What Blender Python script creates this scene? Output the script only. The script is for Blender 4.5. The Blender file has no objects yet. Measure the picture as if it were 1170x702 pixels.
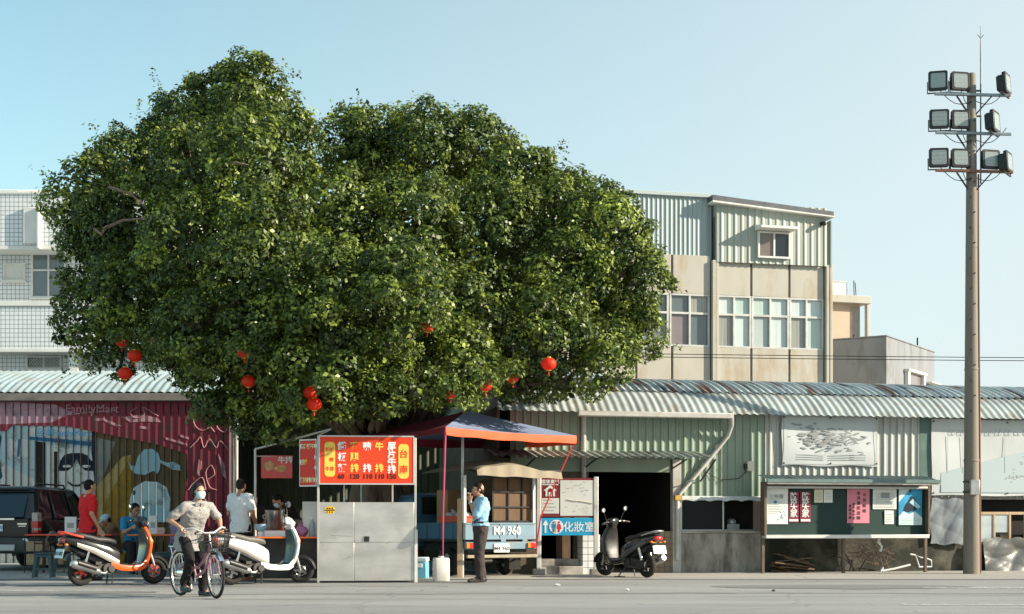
import bpy, math, random
import numpy as np
from mathutils import Vector, Matrix, Euler, noise
random.seed(7); rng = np.random.default_rng(11)
R = math.radians
F, CX, HY, CAMH = 1625.0, 585.0, 598.0, 1.0      # photo scale used for measuring distances
SC = bpy.context.scene
COL = SC.collection
V = Vector

def at(px, py, d): return V(((px-CX)*d/F, d, CAMH-(py-HY)*d/F))
def gd(py): return F*CAMH/(py-HY)
def G(px, py):
    d = gd(py); return V(((px-CX)*d/F, d, 0))

def tag(o, label=None, cat=None, group=None, kind=None):
    if label: o['label'] = label
    if cat: o['category'] = cat
    if group: o['group'] = group
    if kind: o['kind'] = kind
    return o
def empty(name, loc=(0,0,0), rz=0.0):
    o = bpy.data.objects.new(name, None); COL.objects.link(o)
    o.empty_display_size = .1
    o.location = loc; o.rotation_euler = (0,0,rz); return o
def copy_tree(o, parent=None):
    c = o.copy(); COL.objects.link(c)
    if parent is not None: c.parent = parent
    for ch in list(o.children): copy_tree(ch, c)
    return c

# ---------------------------------------------------------------- mesh builder
class MB:
    def __init__(s): s.v=[]; s.f=[]; s.mi=[]; s.m=0
    def add(s, vs, fs):
        n=len(s.v); s.v.extend([tuple(p) for p in vs])
        for f in fs: s.f.append(tuple(i+n for i in f)); s.mi.append(s.m)
        return s
    def box(s, c, size, rot=None):
        hx,hy,hz=[a/2 for a in size]; c=V(c)
        vs=[V((x,y,z)) for x in(-hx,hx) for y in(-hy,hy) for z in(-hz,hz)]
        if rot is not None:
            m = rot if isinstance(rot,Matrix) else Euler(rot).to_matrix()
            vs=[m@p for p in vs]
        return s.add([p+c for p in vs],[(0,1,3,2),(4,6,7,5),(0,4,5,1),(2,3,7,6),(0,2,6,4),(1,5,7,3)])
    def bb(s, x0,x1,y0,y1,z0,z1):
        return s.box(((x0+x1)/2,(y0+y1)/2,(z0+z1)/2),(x1-x0,y1-y0,z1-z0))
    def bar(s, p0, p1, w, h=None, up=(0,0,1)):
        h=h or w; p0=V(p0);p1=V(p1);d=p1-p0;L=d.length;d=d/L;u=V(up)
        if abs(d.dot(u))>.98: u=V((0,1,0))
        x=d.cross(u).normalized();z=x.cross(d).normalized()
        vs=[]
        for p in(p0,p1):
            for a,b in((-1,-1),(1,-1),(1,1),(-1,1)): vs.append(p+x*(a*w/2)+z*(b*h/2))
        return s.add(vs,[(0,1,2,3),(7,6,5,4),(0,4,5,1),(1,5,6,2),(2,6,7,3),(3,7,4,0)])
    def loft(s, rings, cap=True, closed=False):
        n=len(rings[0]); vs=[p for r in rings for p in r]; fs=[]
        m=len(rings)
        for i in range(m if closed else m-1):
            a=i*n; b=((i+1)%m)*n
            for j in range(n):
                k=(j+1)%n; fs.append((a+j,a+k,b+k,b+j))
        if cap and not closed:
            fs.append(tuple(range(n-1,-1,-1))); fs.append(tuple((m-1)*n+j for j in range(n)))
        return s.add(vs,fs)
    def tube(s, pts, r, n=8, cap=True, closed=False, sy=1.0):
        pts=[V(p) for p in pts]; m=len(pts)
        rs=r if isinstance(r,(list,tuple)) else [r]*m
        rings=[]; prev=None
        for i,p in enumerate(pts):
            if closed: t=(pts[(i+1)%m]-pts[i-1])
            else: t=pts[min(i+1,m-1)]-pts[max(i-1,0)]
            t=t.normalized() if t.length>1e-9 else V((0,0,1))
            if prev is None:
                a=V((0,0,1)) if abs(t.z)<.9 else V((1,0,0))
                x=t.cross(a).normalized()
            else:
                x=(prev-t*prev.dot(t))
                x=x.normalized() if x.length>1e-6 else t.orthogonal().normalized()
            prev=x; y=t.cross(x)
            rings.append([p+(x*math.cos(2*math.pi*k/n)+y*math.sin(2*math.pi*k/n)*sy)*rs[i] for k in range(n)])
        return s.loft(rings,cap,closed)
    def cyl(s,p0,p1,r0,r1=None,n=16): return s.tube([p0,p1],[r0,r0 if r1 is None else r1],n)
    def lathe(s, prof, M=None, n=20):
        M=M or Matrix()
        rings=[[M@V((r*math.cos(2*math.pi*k/n),r*math.sin(2*math.pi*k/n),z)) for k in range(n)] for r,z in prof]
        return s.loft(rings,True)
    def prism(s, poly, M=None, t=.01):
        """poly in local (x,z); thickness t along local y (centred)"""
        M=M or Matrix(); n=len(poly)
        a=[M@V((p[0],-t/2,p[1])) for p in poly]; b=[M@V((p[0],t/2,p[1])) for p in poly]
        return s.add(a+b,[tuple(range(n)),tuple(range(2*n-1,n-1,-1))]+[(i+n,(i+1)%n+n,(i+1)%n,i) for i in range(n)])
    def ell(s, c, r, rot=None, nu=14, nv=9):
        c=V(c); rx,ry,rz=(r,r,r) if isinstance(r,(int,float)) else r
        m = None if rot is None else (rot if isinstance(rot,Matrix) else Euler(rot).to_matrix())
        vs=[];fs=[]
        def P(a,b,cc):
            p=V((rx*a,ry*b,rz*cc)); 
            return c+(m@p if m is not None else p)
        vs.append(P(0,0,-1))
        for i in range(1,nv):
            t=-math.pi/2+math.pi*i/nv
            for k in range(nu): vs.append(P(math.cos(t)*math.cos(2*math.pi*k/nu),math.cos(t)*math.sin(2*math.pi*k/nu),math.sin(t)))
        vs.append(P(0,0,1)); last=len(vs)-1
        for k in range(nu): fs.append((0,1+(k+1)%nu,1+k))
        for i in range(nv-2):
            a=1+i*nu;b=a+nu
            for k in range(nu): fs.append((a+k,a+(k+1)%nu,b+(k+1)%nu,b+k))
        a=1+(nv-2)*nu
        for k in range(nu): fs.append((a+k,a+(k+1)%nu,last))
        return s.add(vs,fs)
    def torus(s,c,Rr,r,axis=(0,1,0),n=28,m=8,sr=1.0):
        ax=V(axis).normalized(); x=ax.orthogonal().normalized(); y=ax.cross(x); c=V(c); rings=[]
        for i in range(n):
            a=2*math.pi*i/n; d=x*math.cos(a)+y*math.sin(a)
            rings.append([c+d*(Rr+r*math.cos(2*math.pi*k/m))+ax*(r*sr*math.sin(2*math.pi*k/m)) for k in range(m)])
        return s.loft(rings,False,True)
    def sup(s, secs, axis='x', n=16, e=.6):
        """loft of superellipse sections. axis x: (x, zc, half_y, half_z[,yc]);  axis z: (z, xc, half_y, half_x)"""
        rings=[]
        for q in secs:
            ring=[]
            for k in range(n):
                a=2*math.pi*k/n; ca,sa=math.cos(a),math.sin(a)
                A=math.copysign(abs(ca)**e,ca); B=math.copysign(abs(sa)**e,sa)
                if axis=='x': ring.append(V((q[0],(q[4] if len(q)>4 else 0)+A*q[2],q[1]+B*q[3])))
                else: ring.append(V((q[1]+B*q[3],(q[4] if len(q)>4 else 0)-A*q[2],q[0])))
            rings.append(ring)
        return s.loft(rings)
    def cap(s,p0,p1,r0,r1,n=12):
        p0=V(p0);p1=V(p1);d=(p1-p0)
        if d.length<1e-6: return s.ell(p0,r0)
        d.normalize()
        pts=[];rs=[]
        for a in(-80,-55,-28,0): pts.append(p0+d*(r0*math.sin(R(a)))); rs.append(r0*math.cos(R(a)))
        for a in(0,28,55,80): pts.append(p1+d*(r1*math.sin(R(a)))); rs.append(r1*math.cos(R(a)))
        return s.tube(pts,rs,n)
    def chain(s,pts,rs,n=12):
        for i in range(len(pts)-1): s.cap(pts[i],pts[i+1],rs[i],rs[i+1],n)
        return s
    def mesh(s,name):
        me=bpy.data.meshes.new(name); me.from_pydata(s.v,[],s.f); return me
    def build(s,name,mat,parent=None,loc=None,rz=0,smooth=None,bevel=0,seg=2,fixn=True):
        me=s.mesh(name)
        mats=mat if isinstance(mat,(list,tuple)) else [mat]
        for m in mats: me.materials.append(m)
        if len(mats)>1: me.polygons.foreach_set('material_index',s.mi)
        if fixn:
            import bmesh
            bm=bmesh.new(); bm.from_mesh(me); bmesh.ops.recalc_face_normals(bm,faces=bm.faces); bm.to_mesh(me); bm.free()
        if smooth:
            me.shade_smooth(); me.set_sharp_from_angle(angle=R(smooth))
        o=bpy.data.objects.new(name,me); COL.objects.link(o)
        if parent is not None: o.parent=parent
        if loc is not None: o.location=loc
        if rz: o.rotation_euler=(0,0,rz)
        if bevel:
            b=o.modifiers.new('bevel','BEVEL'); b.width=bevel; b.segments=seg; b.limit_method='ANGLE'; b.angle_limit=R(35)
            if not smooth: me.shade_smooth(); me.set_sharp_from_angle(angle=R(35))
            b.harden_normals=False
        return o

def evaluated(o):
    dg=bpy.context.evaluated_depsgraph_get()
    return bpy.data.meshes.new_from_object(o.evaluated_get(dg))
def blob(mb,name,mat,parent=None,voxel=.009,smooth=4,folds=0,fscale=.12):
    """fuse overlapping closed shapes into one continuous surface"""
    me=mb.mesh(name); t=bpy.data.objects.new('t',me); COL.objects.link(t)
    r=t.modifiers.new('r','REMESH'); r.mode='VOXEL'; r.voxel_size=voxel; r.use_smooth_shade=True
    if smooth:
        sm=t.modifiers.new('s','SMOOTH'); sm.factor=.5; sm.iterations=smooth
    if folds:
        tx=bpy.data.textures.new('folds','CLOUDS'); tx.noise_scale=fscale; tx.noise_depth=1
        dp=t.modifiers.new('d','DISPLACE'); dp.texture=tx; dp.strength=folds; dp.mid_level=.5
    m2=evaluated(t); m2.name=name
    bpy.data.objects.remove(t); bpy.data.meshes.remove(me)
    m2.materials.clear(); m2.materials.append(mat)
    m2.polygons.foreach_set('use_smooth',[True]*len(m2.polygons))
    o=bpy.data.objects.new(name,m2); COL.objects.link(o)
    if parent is not None: o.parent=parent
    return o
def text_mesh(lines, M, mat, name='lettering', parent=None, bold=.0, ext=.001):
    """lines: (string, x, z, size[, sx]) centred on (x,z) of the local XZ plane, facing -Y"""
    allv=[];allf=[]
    for ln in lines:
        body,x,z,size=ln[:4]; sx=ln[4] if len(ln)>4 else 1.0; rot=ln[5] if len(ln)>5 else 0
        c=bpy.data.curves.new('t','FONT'); c.body=body; c.size=size; c.align_x='CENTER'; c.align_y='CENTER'
        c.offset=bold*size; c.extrude=ext; c.resolution_u=2
        t=bpy.data.objects.new('t',c); COL.objects.link(t)
        me=evaluated(t); n=len(allv)
        ys=[q.co.y for q in me.vertices] or [0]; yc=(min(ys)+max(ys))/2
        cr,sr=math.cos(rot),math.sin(rot)
        for q in me.vertices:
            a,b=q.co.x*sx,q.co.y-yc
            allv.append(tuple(M@V((x+a*cr-b*sr,-q.co.z,z+a*sr+b*cr))))
        for p in me.polygons: allf.append(tuple(i+n for i in p.vertices))
        bpy.data.objects.remove(t); bpy.data.curves.remove(c); bpy.data.meshes.remove(me)
    mb=MB(); mb.v=allv; mb.f=allf; mb.mi=[0]*len(allf)
    return mb.build(name,mat,parent,fixn=False)

# ---------------------------------------------------------------- materials
def C(h): 
    h=h.lstrip('#'); r=[int(h[i:i+2],16)/255 for i in(0,2,4)]
    return tuple((c/12.92 if c<=.04045 else ((c+.055)/1.055)**2.4) for c in r)
MATS={}
def mat(name,col=None,rough=.55,metal=0.,var=.0,scale=4.,bump=0.,bscale=40.,dirt=None,dscale=2.,damt=.5,trans=0.,coat=0.,spec=.5,stretch=(1,1,1),ior=1.45,emit=None,sub=0.):
    if name in MATS: return MATS[name]
    if isinstance(col,str): col=C(col)
    m=bpy.data.materials.new(name); m.use_nodes=True; nt=m.node_tree; b=nt.nodes['Principled BSDF']; L=nt.links.new
    b.inputs['Base Color'].default_value=(*col,1); b.inputs['Roughness'].default_value=rough; b.inputs['Metallic'].default_value=metal
    b.inputs['Specular IOR Level'].default_value=spec; b.inputs['IOR'].default_value=ior
    b.inputs['Transmission Weight'].default_value=trans; b.inputs['Coat Weight'].default_value=coat
    if sub: b.inputs['Subsurface Weight'].default_value=sub; b.inputs['Subsurface Radius'].default_value=(.01,.005,.003)
    if emit: b.inputs['Emission Color'].default_value=(*emit[0],1); b.inputs['Emission Strength'].default_value=emit[1]
    if var or bump or dirt:
        tc=nt.nodes.new('ShaderNodeTexCoord'); mp=nt.nodes.new('ShaderNodeMapping'); L(tc.outputs['Object'],mp.inputs['Vector']); mp.inputs['Scale'].default_value=stretch
        src=None
        if var:
            n=nt.nodes.new('ShaderNodeTexNoise'); n.inputs['Scale'].default_value=scale; n.inputs['Detail'].default_value=6; L(mp.outputs[0],n.inputs['Vector'])
            mr=nt.nodes.new('ShaderNodeMapRange'); mr.inputs['From Min'].default_value=.3; mr.inputs['From Max'].default_value=.7; mr.inputs['To Min'].default_value=1-var; mr.inputs['To Max'].default_value=1+var
            L(n.outputs['Fac'],mr.inputs['Value'])
            hs=nt.nodes.new('ShaderNodeHueSaturation'); hs.inputs['Color'].default_value=(*col,1); L(mr.outputs[0],hs.inputs['Value']); src=hs.outputs[0]
            rr=nt.nodes.new('ShaderNodeMapRange'); rr.inputs['To Min'].default_value=max(.05,rough-.12); rr.inputs['To Max'].default_value=min(1,rough+.12); L(n.outputs['Fac'],rr.inputs['Value']); L(rr.outputs[0],b.inputs['Roughness'])
        if dirt:
            dcol=C(dirt) if isinstance(dirt,str) else dirt
            n=nt.nodes.new('ShaderNodeTexNoise'); n.inputs['Scale'].default_value=dscale; n.inputs['Detail'].default_value=8; n.inputs['Roughness'].default_value=.65; L(mp.outputs[0],n.inputs['Vector'])
            mr=nt.nodes.new('ShaderNodeMapRange'); mr.inputs['From Min'].default_value=.62-.3*damt; mr.inputs['From Max'].default_value=.80-.25*damt; L(n.outputs['Fac'],mr.inputs['Value'])
            mx=nt.nodes.new('ShaderNodeMix'); mx.data_type='RGBA'; L(mr.outputs[0],mx.inputs['Factor'])
            if src: L(src,mx.inputs['A'])
            else: mx.inputs['A'].default_value=(*col,1)
            mx.inputs['B'].default_value=(*dcol,1); src=mx.outputs['Result']
        if src: L(src,b.inputs['Base Color'])
        if bump:
            n=nt.nodes.new('ShaderNodeTexNoise'); n.inputs['Scale'].default_value=bscale; n.inputs['Detail'].default_value=4; L(mp.outputs[0],n.inputs['Vector'])
            bp=nt.nodes.new('ShaderNodeBump'); bp.inputs['Strength'].default_value=min(1,bump); bp.inputs['Distance'].default_value=.01; L(n.outputs['Fac'],bp.inputs['Height']); L(bp.outputs[0],b.inputs['Normal'])
    MATS[name]=m; return m
def nodes(m): return m.node_tree,m.node_tree.nodes,m.node_tree.links.new,m.node_tree.nodes['Principled BSDF']

black=mat('black plastic',(.012,.013,.014),.45,var=.3,scale=9)
rubber=mat('rubber',(.018,.017,.016),.85,var=.35,scale=14,bump=.3)
chrome=mat('chrome',(.72,.72,.70),.2,1,var=.1)
steel=mat('steel',(.42,.43,.43),.38,.9,var=.2,scale=6,dirt=(.12,.09,.06),damt=.25)
galv=mat('galvanised',(.46,.48,.48),.45,.6,var=.18,scale=10,dirt=(.20,.13,.08),damt=.3,dscale=5)
darksteel=mat('dark steel',(.05,.05,.05),.5,.6,var=.3,scale=12)
whiteplate=mat('white plate',(.78,.80,.80),.45,var=.05)
inkblack=mat('black ink',(.02,.02,.02),.6)
glassdark=mat('dark glass',(.012,.018,.022),.06,0,spec=.7,coat=.3)
redlens=mat('red lens',(.55,.02,.015),.18,coat=.6)
amber=mat('amber lens',(.75,.22,.02),.2,coat=.5)
clearlens=mat('clear lens',(.75,.78,.78),.12,0,coat=.6)
mirrorm=mat('mirror',(.9,.9,.9),.03,1)
wood=mat('weathered wood',(.12,.075,.045),.75,var=.35,scale=6,stretch=(6,6,.6),bump=.4,bscale=30)
palewood=mat('pale wood',(.44,.32,.20),.75,var=.3,scale=6,stretch=(6,6,.6),bump=.3,bscale=30)
concrete=mat('concrete',(.36,.34,.31),.85,var=.2,scale=2.5,bump=.35,bscale=30,dirt=(.14,.125,.11),damt=.45,dscale=1.6)
# ================================================================ world, sun, camera
SUN_AZ, SUN_EL = R(11), R(22)        # azimuth measured from +X (photo right) towards the camera
sun_dir=V((math.cos(SUN_EL)*math.cos(SUN_AZ),-math.cos(SUN_EL)*math.sin(SUN_AZ),math.sin(SUN_EL)))
w=bpy.data.worlds.new('World'); SC.world=w; w.use_nodes=True
nt=w.node_tree; bg=nt.nodes['Background']
sky=nt.nodes.new('ShaderNodeTexSky'); sky.sky_type='NISHITA'; sky.sun_disc=False
sky.sun_elevation=SUN_EL; sky.sun_rotation=math.atan2(sun_dir.x,sun_dir.y); sky.altitude=0; sky.air_density=1.0; sky.dust_density=.9; sky.ozone_density=1.6
mx=nt.nodes.new('ShaderNodeMix'); mx.data_type='RGBA'; mx.blend_type='MULTIPLY'; mx.inputs['Factor'].default_value=1
mx.inputs['B'].default_value=(.80,.925,.735,1)
nt.links.new(sky.outputs[0],mx.inputs['A'])
# thin bright haze, denser towards the horizon and the sun's side of the sky
wt=nt.nodes.new('ShaderNodeTexCoord'); dp=nt.nodes.new('ShaderNodeVectorMath'); dp.operation='DOT_PRODUCT'; nt.links.new(wt.outputs['Generated'],dp.inputs[0]); dp.inputs[1].default_value=(1.15*math.cos(SUN_AZ),-1.15*math.sin(SUN_AZ),-.9)
ad=nt.nodes.new('ShaderNodeMath'); ad.operation='ADD'; ad.use_clamp=True; nt.links.new(dp.outputs['Value'],ad.inputs[0]); ad.inputs[1].default_value=.93
sc_=nt.nodes.new('ShaderNodeMath'); sc_.operation='MULTIPLY'; nt.links.new(ad.outputs[0],sc_.inputs[0]); sc_.inputs[1].default_value=.96
hz=nt.nodes.new('ShaderNodeMix'); hz.data_type='RGBA'; nt.links.new(sc_.outputs[0],hz.inputs['Factor']); nt.links.new(mx.outputs['Result'],hz.inputs['A']); hz.inputs['B'].default_value=(2.62,2.96,3.04,1)
nt.links.new(hz.outputs['Result'],bg.inputs['Color']); bg.inputs['Strength'].default_value=.15
sl=bpy.data.lights.new('sun','SUN'); sl.energy=4.8; sl.angle=R(.5); sl.color=(1,.87,.69)
so=bpy.data.objects.new('sun',sl); COL.objects.link(so); so.location=(40,-10,30); so.rotation_euler=sun_dir.to_track_quat('Z','Y').to_euler()
cam=bpy.data.cameras.new('camera'); co=bpy.data.objects.new('camera',cam); COL.objects.link(co)
co.location=(0,0,CAMH); co.rotation_euler=(R(90),0,0)
cam.sensor_width=36; cam.lens=36*F/1170; cam.shift_y=(HY-351)/1170; cam.clip_start=.1; cam.clip_end=3000
SC.camera=co
SC.view_settings.view_transform='Standard'; SC.view_settings.look='None'; SC.view_settings.exposure=1.0; SC.view_settings.gamma=1

# ================================================================ ground
def sheet(name,x0,x1,y0,y1,z,m,nx=1,ny=1):
    mb=MB(); 
    vs=[(x0+(x1-x0)*i/nx,y0+(y1-y0)*j/ny,z) for j in range(ny+1) for i in range(nx+1)]
    fs=[(j*(nx+1)+i,j*(nx+1)+i+1,(j+1)*(nx+1)+i+1,(j+1)*(nx+1)+i) for j in range(ny) for i in range(nx)]
    mb.add(vs,fs); return tag(mb.build(name,m,fixn=False),kind='structure')
def ground_mat(name,c1,c2,c3,streak=True):
    m=mat(name,c1,.85); t,N,L,b=nodes(m)
    tc=N.new('ShaderNodeTexCoord')
    def noise(sc,det=8,stretch=(1,1,1),rough=.6):
        mp=N.new('ShaderNodeMapping'); mp.inputs['Scale'].default_value=stretch; L(tc.outputs['Object'],mp.inputs[0])
        n=N.new('ShaderNodeTexNoise'); n.inputs['Scale'].default_value=sc; n.inputs['Detail'].default_value=det; n.inputs['Roughness'].default_value=rough; L(mp.outputs[0],n.inputs['Vector']); return n.outputs['Fac']
    def ramp(f,a,bb):
        r=N.new('ShaderNodeMapRange'); r.inputs['From Min'].default_value=a; r.inputs['From Max'].default_value=bb; L(f,r.inputs['Value']); return r.outputs[0]
    def mix(f,A,B):
        x=N.new('ShaderNodeMix'); x.data_type='RGBA'; L(f,x.inputs['Factor'])
        for k,q in(('A',A),('B',B)):
            if isinstance(q,tuple): x.inputs[k].default_value=(*q,1)
            else: L(q,x.inputs[k])
        return x.outputs['Result']
    c=mix(ramp(noise(.35,stretch=(.25,1,1)),.40,.62),c1,c2)
    c=mix(ramp(noise(1.2,stretch=(.2,1.4,1)),.52,.72),c,c3)
    c=mix(ramp(noise(6),.60,.75),c,tuple(a*.62 for a in c1))
    g=N.new('ShaderNodeMix'); g.data_type='RGBA'; g.blend_type='MULTIPLY'; g.inputs['Factor'].default_value=.55
    L(c,g.inputs['A']); r=ramp(noise(140,2),.2,.8); gr=N.new('ShaderNodeCombineColor'); [L(r,gr.inputs[i]) for i in range(3)]
    a=N.new('ShaderNodeMath'); a.operation='MULTIPLY_ADD'; a.inputs[1].default_value=.7; a.inputs[2].default_value=.62; L(r,a.inputs[0]); [L(a.outputs[0],gr.inputs[i]) for i in range(3)]
    L(gr.outputs[0],g.inputs['B'])
    # cracks
    vo=N.new('ShaderNodeTexVoronoi'); vo.feature='DISTANCE_TO_EDGE'; vo.inputs['Scale'].default_value=.33
    ad=N.new('ShaderNodeMix'); ad.data_type='VECTOR'; ad.inputs['Factor'].default_value=.35; L(tc.outputs['Object'],ad.inputs['A']); nn=N.new('ShaderNodeTexNoise'); nn.inputs['Scale'].default_value=1.5; L(tc.outputs['Object'],nn.inputs['Vector']); L(nn.outputs['Color'],ad.inputs['B']); L(ad.outputs['Result'],vo.inputs['Vector'])
    c=mix(ramp(vo.outputs['Distance'],.006,-.004),g.outputs['Result'],tuple(a*.6 for a in c1))
    L(c,b.inputs['Base Color'])
    bp=N.new('ShaderNodeBump'); bp.inputs['Strength'].default_value=.5; bp.inputs['Distance'].default_value=.006; L(noise(90,3),bp.inputs['Height']); L(bp.outputs[0],b.inputs['Normal'])
    return m
asph=ground_mat('worn asphalt',(.255,.258,.252),(.325,.328,.318),(.195,.198,.194))
apron=ground_mat('worn concrete paving',(.36,.345,.315),(.42,.40,.36),(.27,.26,.24))
sheet('ground',-900,900,-60,1400,-.004,asph)
sheet('pavement',-40,40,25.35,70,.004,apron)
paintm=mat('worn road paint',(.62,.62,.60),.8,var=.12,scale=8)
t,N,L,b=nodes(paintm)   # the paint has flaked: holes show the asphalt
tc=N.new('ShaderNodeTexCoord'); n=N.new('ShaderNodeTexNoise'); n.inputs['Scale'].default_value=5; n.inputs['Detail'].default_value=8; n.inputs['Roughness'].default_value=.7; L(tc.outputs['Object'],n.inputs['Vector'])
mr=N.new('ShaderNodeMapRange'); mr.inputs['From Min'].default_value=.44; mr.inputs['From Max'].default_value=.58; L(n.outputs['Fac'],mr.inputs['Value']); L(mr.outputs[0],b.inputs['Alpha'])
for (xa,xb,py,wd) in ((1030,1400,691,.11),(1055,1400,672,.13),(470,760,661.5,.10),(-60,210,675,.05)):
    d=gd(py); xa=(xa-CX)*d/F; xb=(xb-CX)*d/F
    mb=MB(); mb.add([(xa,d-wd,.0035),(xb,d-wd-.1,.0035),(xb,d+wd-.1,.0035),(xa,d+wd,.0035)],[(0,1,2,3)]); o=mb.build('road_marking',paintm,fixn=False); tag(o,kind='structure')
streakm=mat('dark streak',(.07,.07,.072),.7,var=.3,scale=5)  # thin wavy dark streaks across the road
for (xa,ya,xb,yb,wd) in ((-14,19.6,3.2,20.3,.035),(3.2,20.3,14,19.9,.03),(-9,22.7,-1,22.55,.03)):
    mb=MB(); n=24; vs=[]
    for i in range(n+1):
        q=i/n; x=xa+(xb-xa)*q; y=ya+(yb-ya)*q+.05*math.sin(i*1.7)+.03*math.sin(i*3.1); ww=wd*(.6+.5*abs(math.sin(i*2.3))); vs+=[(x,y-ww,.0022),(x,y+ww,.0022)]
    mb.add(vs,[(2*i,2*i+2,2*i+3,2*i+1) for i in range(n)]); tag(mb.build('dark_streak',streakm,fixn=False),kind='structure')
patchm=ground_mat('darker asphalt patch',(.175,.178,.176),(.21,.212,.208),(.14,.142,.14))
for (x,y,w_,h_) in ((5.2,22.4,1.9,.8),(-6.5,20.6,1.3,.45)):
    r=random.Random(int(x*10)); mb=MB(); vs=[(x+w_*math.cos(a*math.pi/12)*(1+r.uniform(-.12,.12)),y+h_*math.sin(a*math.pi/12)*(1+r.uniform(-.12,.12)),.0012) for a in range(24)]
    mb.add(vs,[tuple(range(24))]); tag(mb.build('asphalt_patch',patchm,fixn=False),kind='structure')
for i,(px,py,lab) in enumerate(((637,669.5,'crumpled white paper scrap on the road near the restroom sign'),(717,675,'small white paper scrap on the road in front of the black scooter'),(884,676,'small brown dry leaf scrap on the road before the green notice board'))):
    p=G(px,py); mb=MB(); mb.ell((0,0,.012),(.045 if i==0 else .028,.03,.014),None,9,5); r=random.Random(i); mb.v=[(x*(1+r.uniform(-.3,.3)),y*(1+r.uniform(-.3,.3)),max(.0,z*(1+r.uniform(-.3,.5)))) for x,y,z in mb.v]
    tag(mb.build('paper_scrap' if i<2 else 'leaf_scrap',mat('scrap paper',(.75,.75,.73),.8) if i<2 else mat('dry leaf',(.12,.07,.035),.8),None,p),lab,'litter')
# ================================================================ corrugated sheets
def profile(u0,u1,kind,p):
    out=[];u=u0;jr=random.Random(int(u0*97+u1*31));p0=p
    while u<u1:
        if kind=='rib': q=[(0,0),(.54,0),(.61,-.028),(.74,-.028),(1,0)]
        elif kind=='sin': q=[(k/8,-.022*math.sin(2*math.pi*k/8)) for k in range(8)]
        elif kind=='flat': q=[(0,0),(.90,0),(.93,.02),(.97,.02)]
        p=p0*(1+jr.uniform(-.05,.05)); g=1+jr.uniform(-.18,.18)
        for a,h in q:
            if u+a*p<=u1: out.append((u+a*p,h*g))
        u+=p
    return out
def corr(mb,u0,u1,path,kind='rib',p=.158,amp=1.0,horizontal=False):
    """path: list of (v,z); ribs run along the path, repeat along u; ridge offset along the path normal"""
    pr=profile(u0,u1,kind,p); n=len(pr); vs=[];m=len(path)
    for i,(v,z) in enumerate(path):
        a=path[max(i-1,0)];b=path[min(i+1,m-1)]; tv,tz=b[0]-a[0],b[1]-a[1]; l=math.hypot(tv,tz); nv,nz=tz/l,-tv/l
        if tz>=0 and abs(tz)>abs(tv)*3: nv,nz=1,0      # wall: outward is -v, stored heights negative = outward
        else: nv,nz=(tz/l,-tv/l)
        for u,h in pr: vs.append((u,v+nv*h*amp,z+nz*h*amp))
    fs=[(i*n+j,i*n+j+1,(i+1)*n+j+1,(i+1)*n+j) for i in range(m-1) for j in range(n-1)]
    return mb.add(vs,fs)
def framefn(A,rz):
    c,s=math.cos(rz),math.sin(rz)
    def W(px,py,v=0.0):
        t=(px-CX)/F
        u=(t*(A.y+v*c)-A.x+v*s)/(c-t*s)
        Y=A.y+u*s+v*c
        return u,CAMH+(HY-py)*Y/F
    return W
greensid=mat('green painted siding',(.21,.275,.215),.42,var=.07,scale=1.2,stretch=(3,3,.5),dirt=(.23,.23,.18),damt=.22,dscale=1.4)
palesid=mat('pale siding',(.40,.43,.41),.5,var=.10,scale=1.5,stretch=(3,3,.5),dirt=(.30,.24,.16),damt=.32,dscale=1.6)
dkgreen=mat('dark green corner flashing',(.08,.15,.13),.5,var=.15)
zinc=mat('zinc roof sheet',(.37,.415,.405),.45,.15,var=.16,scale=2,dirt=(.28,.24,.19),damt=.3,dscale=2.2)
interior=mat('shade dark interior',(.018,.017,.016),.9,var=.35,scale=2)  # unlit depth behind the openings put into a near-black colour
# weathered upper roof: rust runs along some of the corrugations
rustroof=mat('rusted roof sheet',(.42,.47,.46),.55,.1)
t,N,L,b=nodes(rustroof)
tc=N.new('ShaderNodeTexCoord')
def nz(sc,st,det=6,ro=.6):
    mp=N.new('ShaderNodeMapping'); mp.inputs['Scale'].default_value=st; L(tc.outputs['Object'],mp.inputs[0]); n=N.new('ShaderNodeTexNoise'); n.inputs['Scale'].default_value=sc; n.inputs['Detail'].default_value=det; n.inputs['Roughness'].default_value=ro; L(mp.outputs[0],n.inputs['Vector']); return n.outputs['Fac']
def mr_(f,a,bb):
    r=N.new('ShaderNodeMapRange'); r.inputs['From Min'].default_value=a; r.inputs['From Max'].default_value=bb; L(f,r.inputs['Value']); return r.outputs[0]
def mx_(f,A,B):
    x=N.new('ShaderNodeMix'); x.data_type='RGBA'; L(f,x.inputs['Factor'])
    for k,q in(('A',A),('B',B)):
        if isinstance(q,tuple): x.inputs[k].default_value=(*q,1)
        else: L(q,x.inputs[k])
    return x.outputs['Result']
c=mx_(mr_(nz(3,(1,.2,.2)),.45,.6),(.40,.46,.46),(.52,.55,.52))
c=mx_(mr_(nz(2.6,(1.5,.12,.12),3),.55,.61),c,(.20,.095,.055))
c=mx_(mr_(nz(3.7,(1.7,.10,.10),2),.59,.64),c,(.09,.085,.085))
c=mx_(mr_(nz(9,(1,.5,.5)),.60,.72),c,(.17,.09,.06))
L(c,b.inputs['Base Color'])

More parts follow.
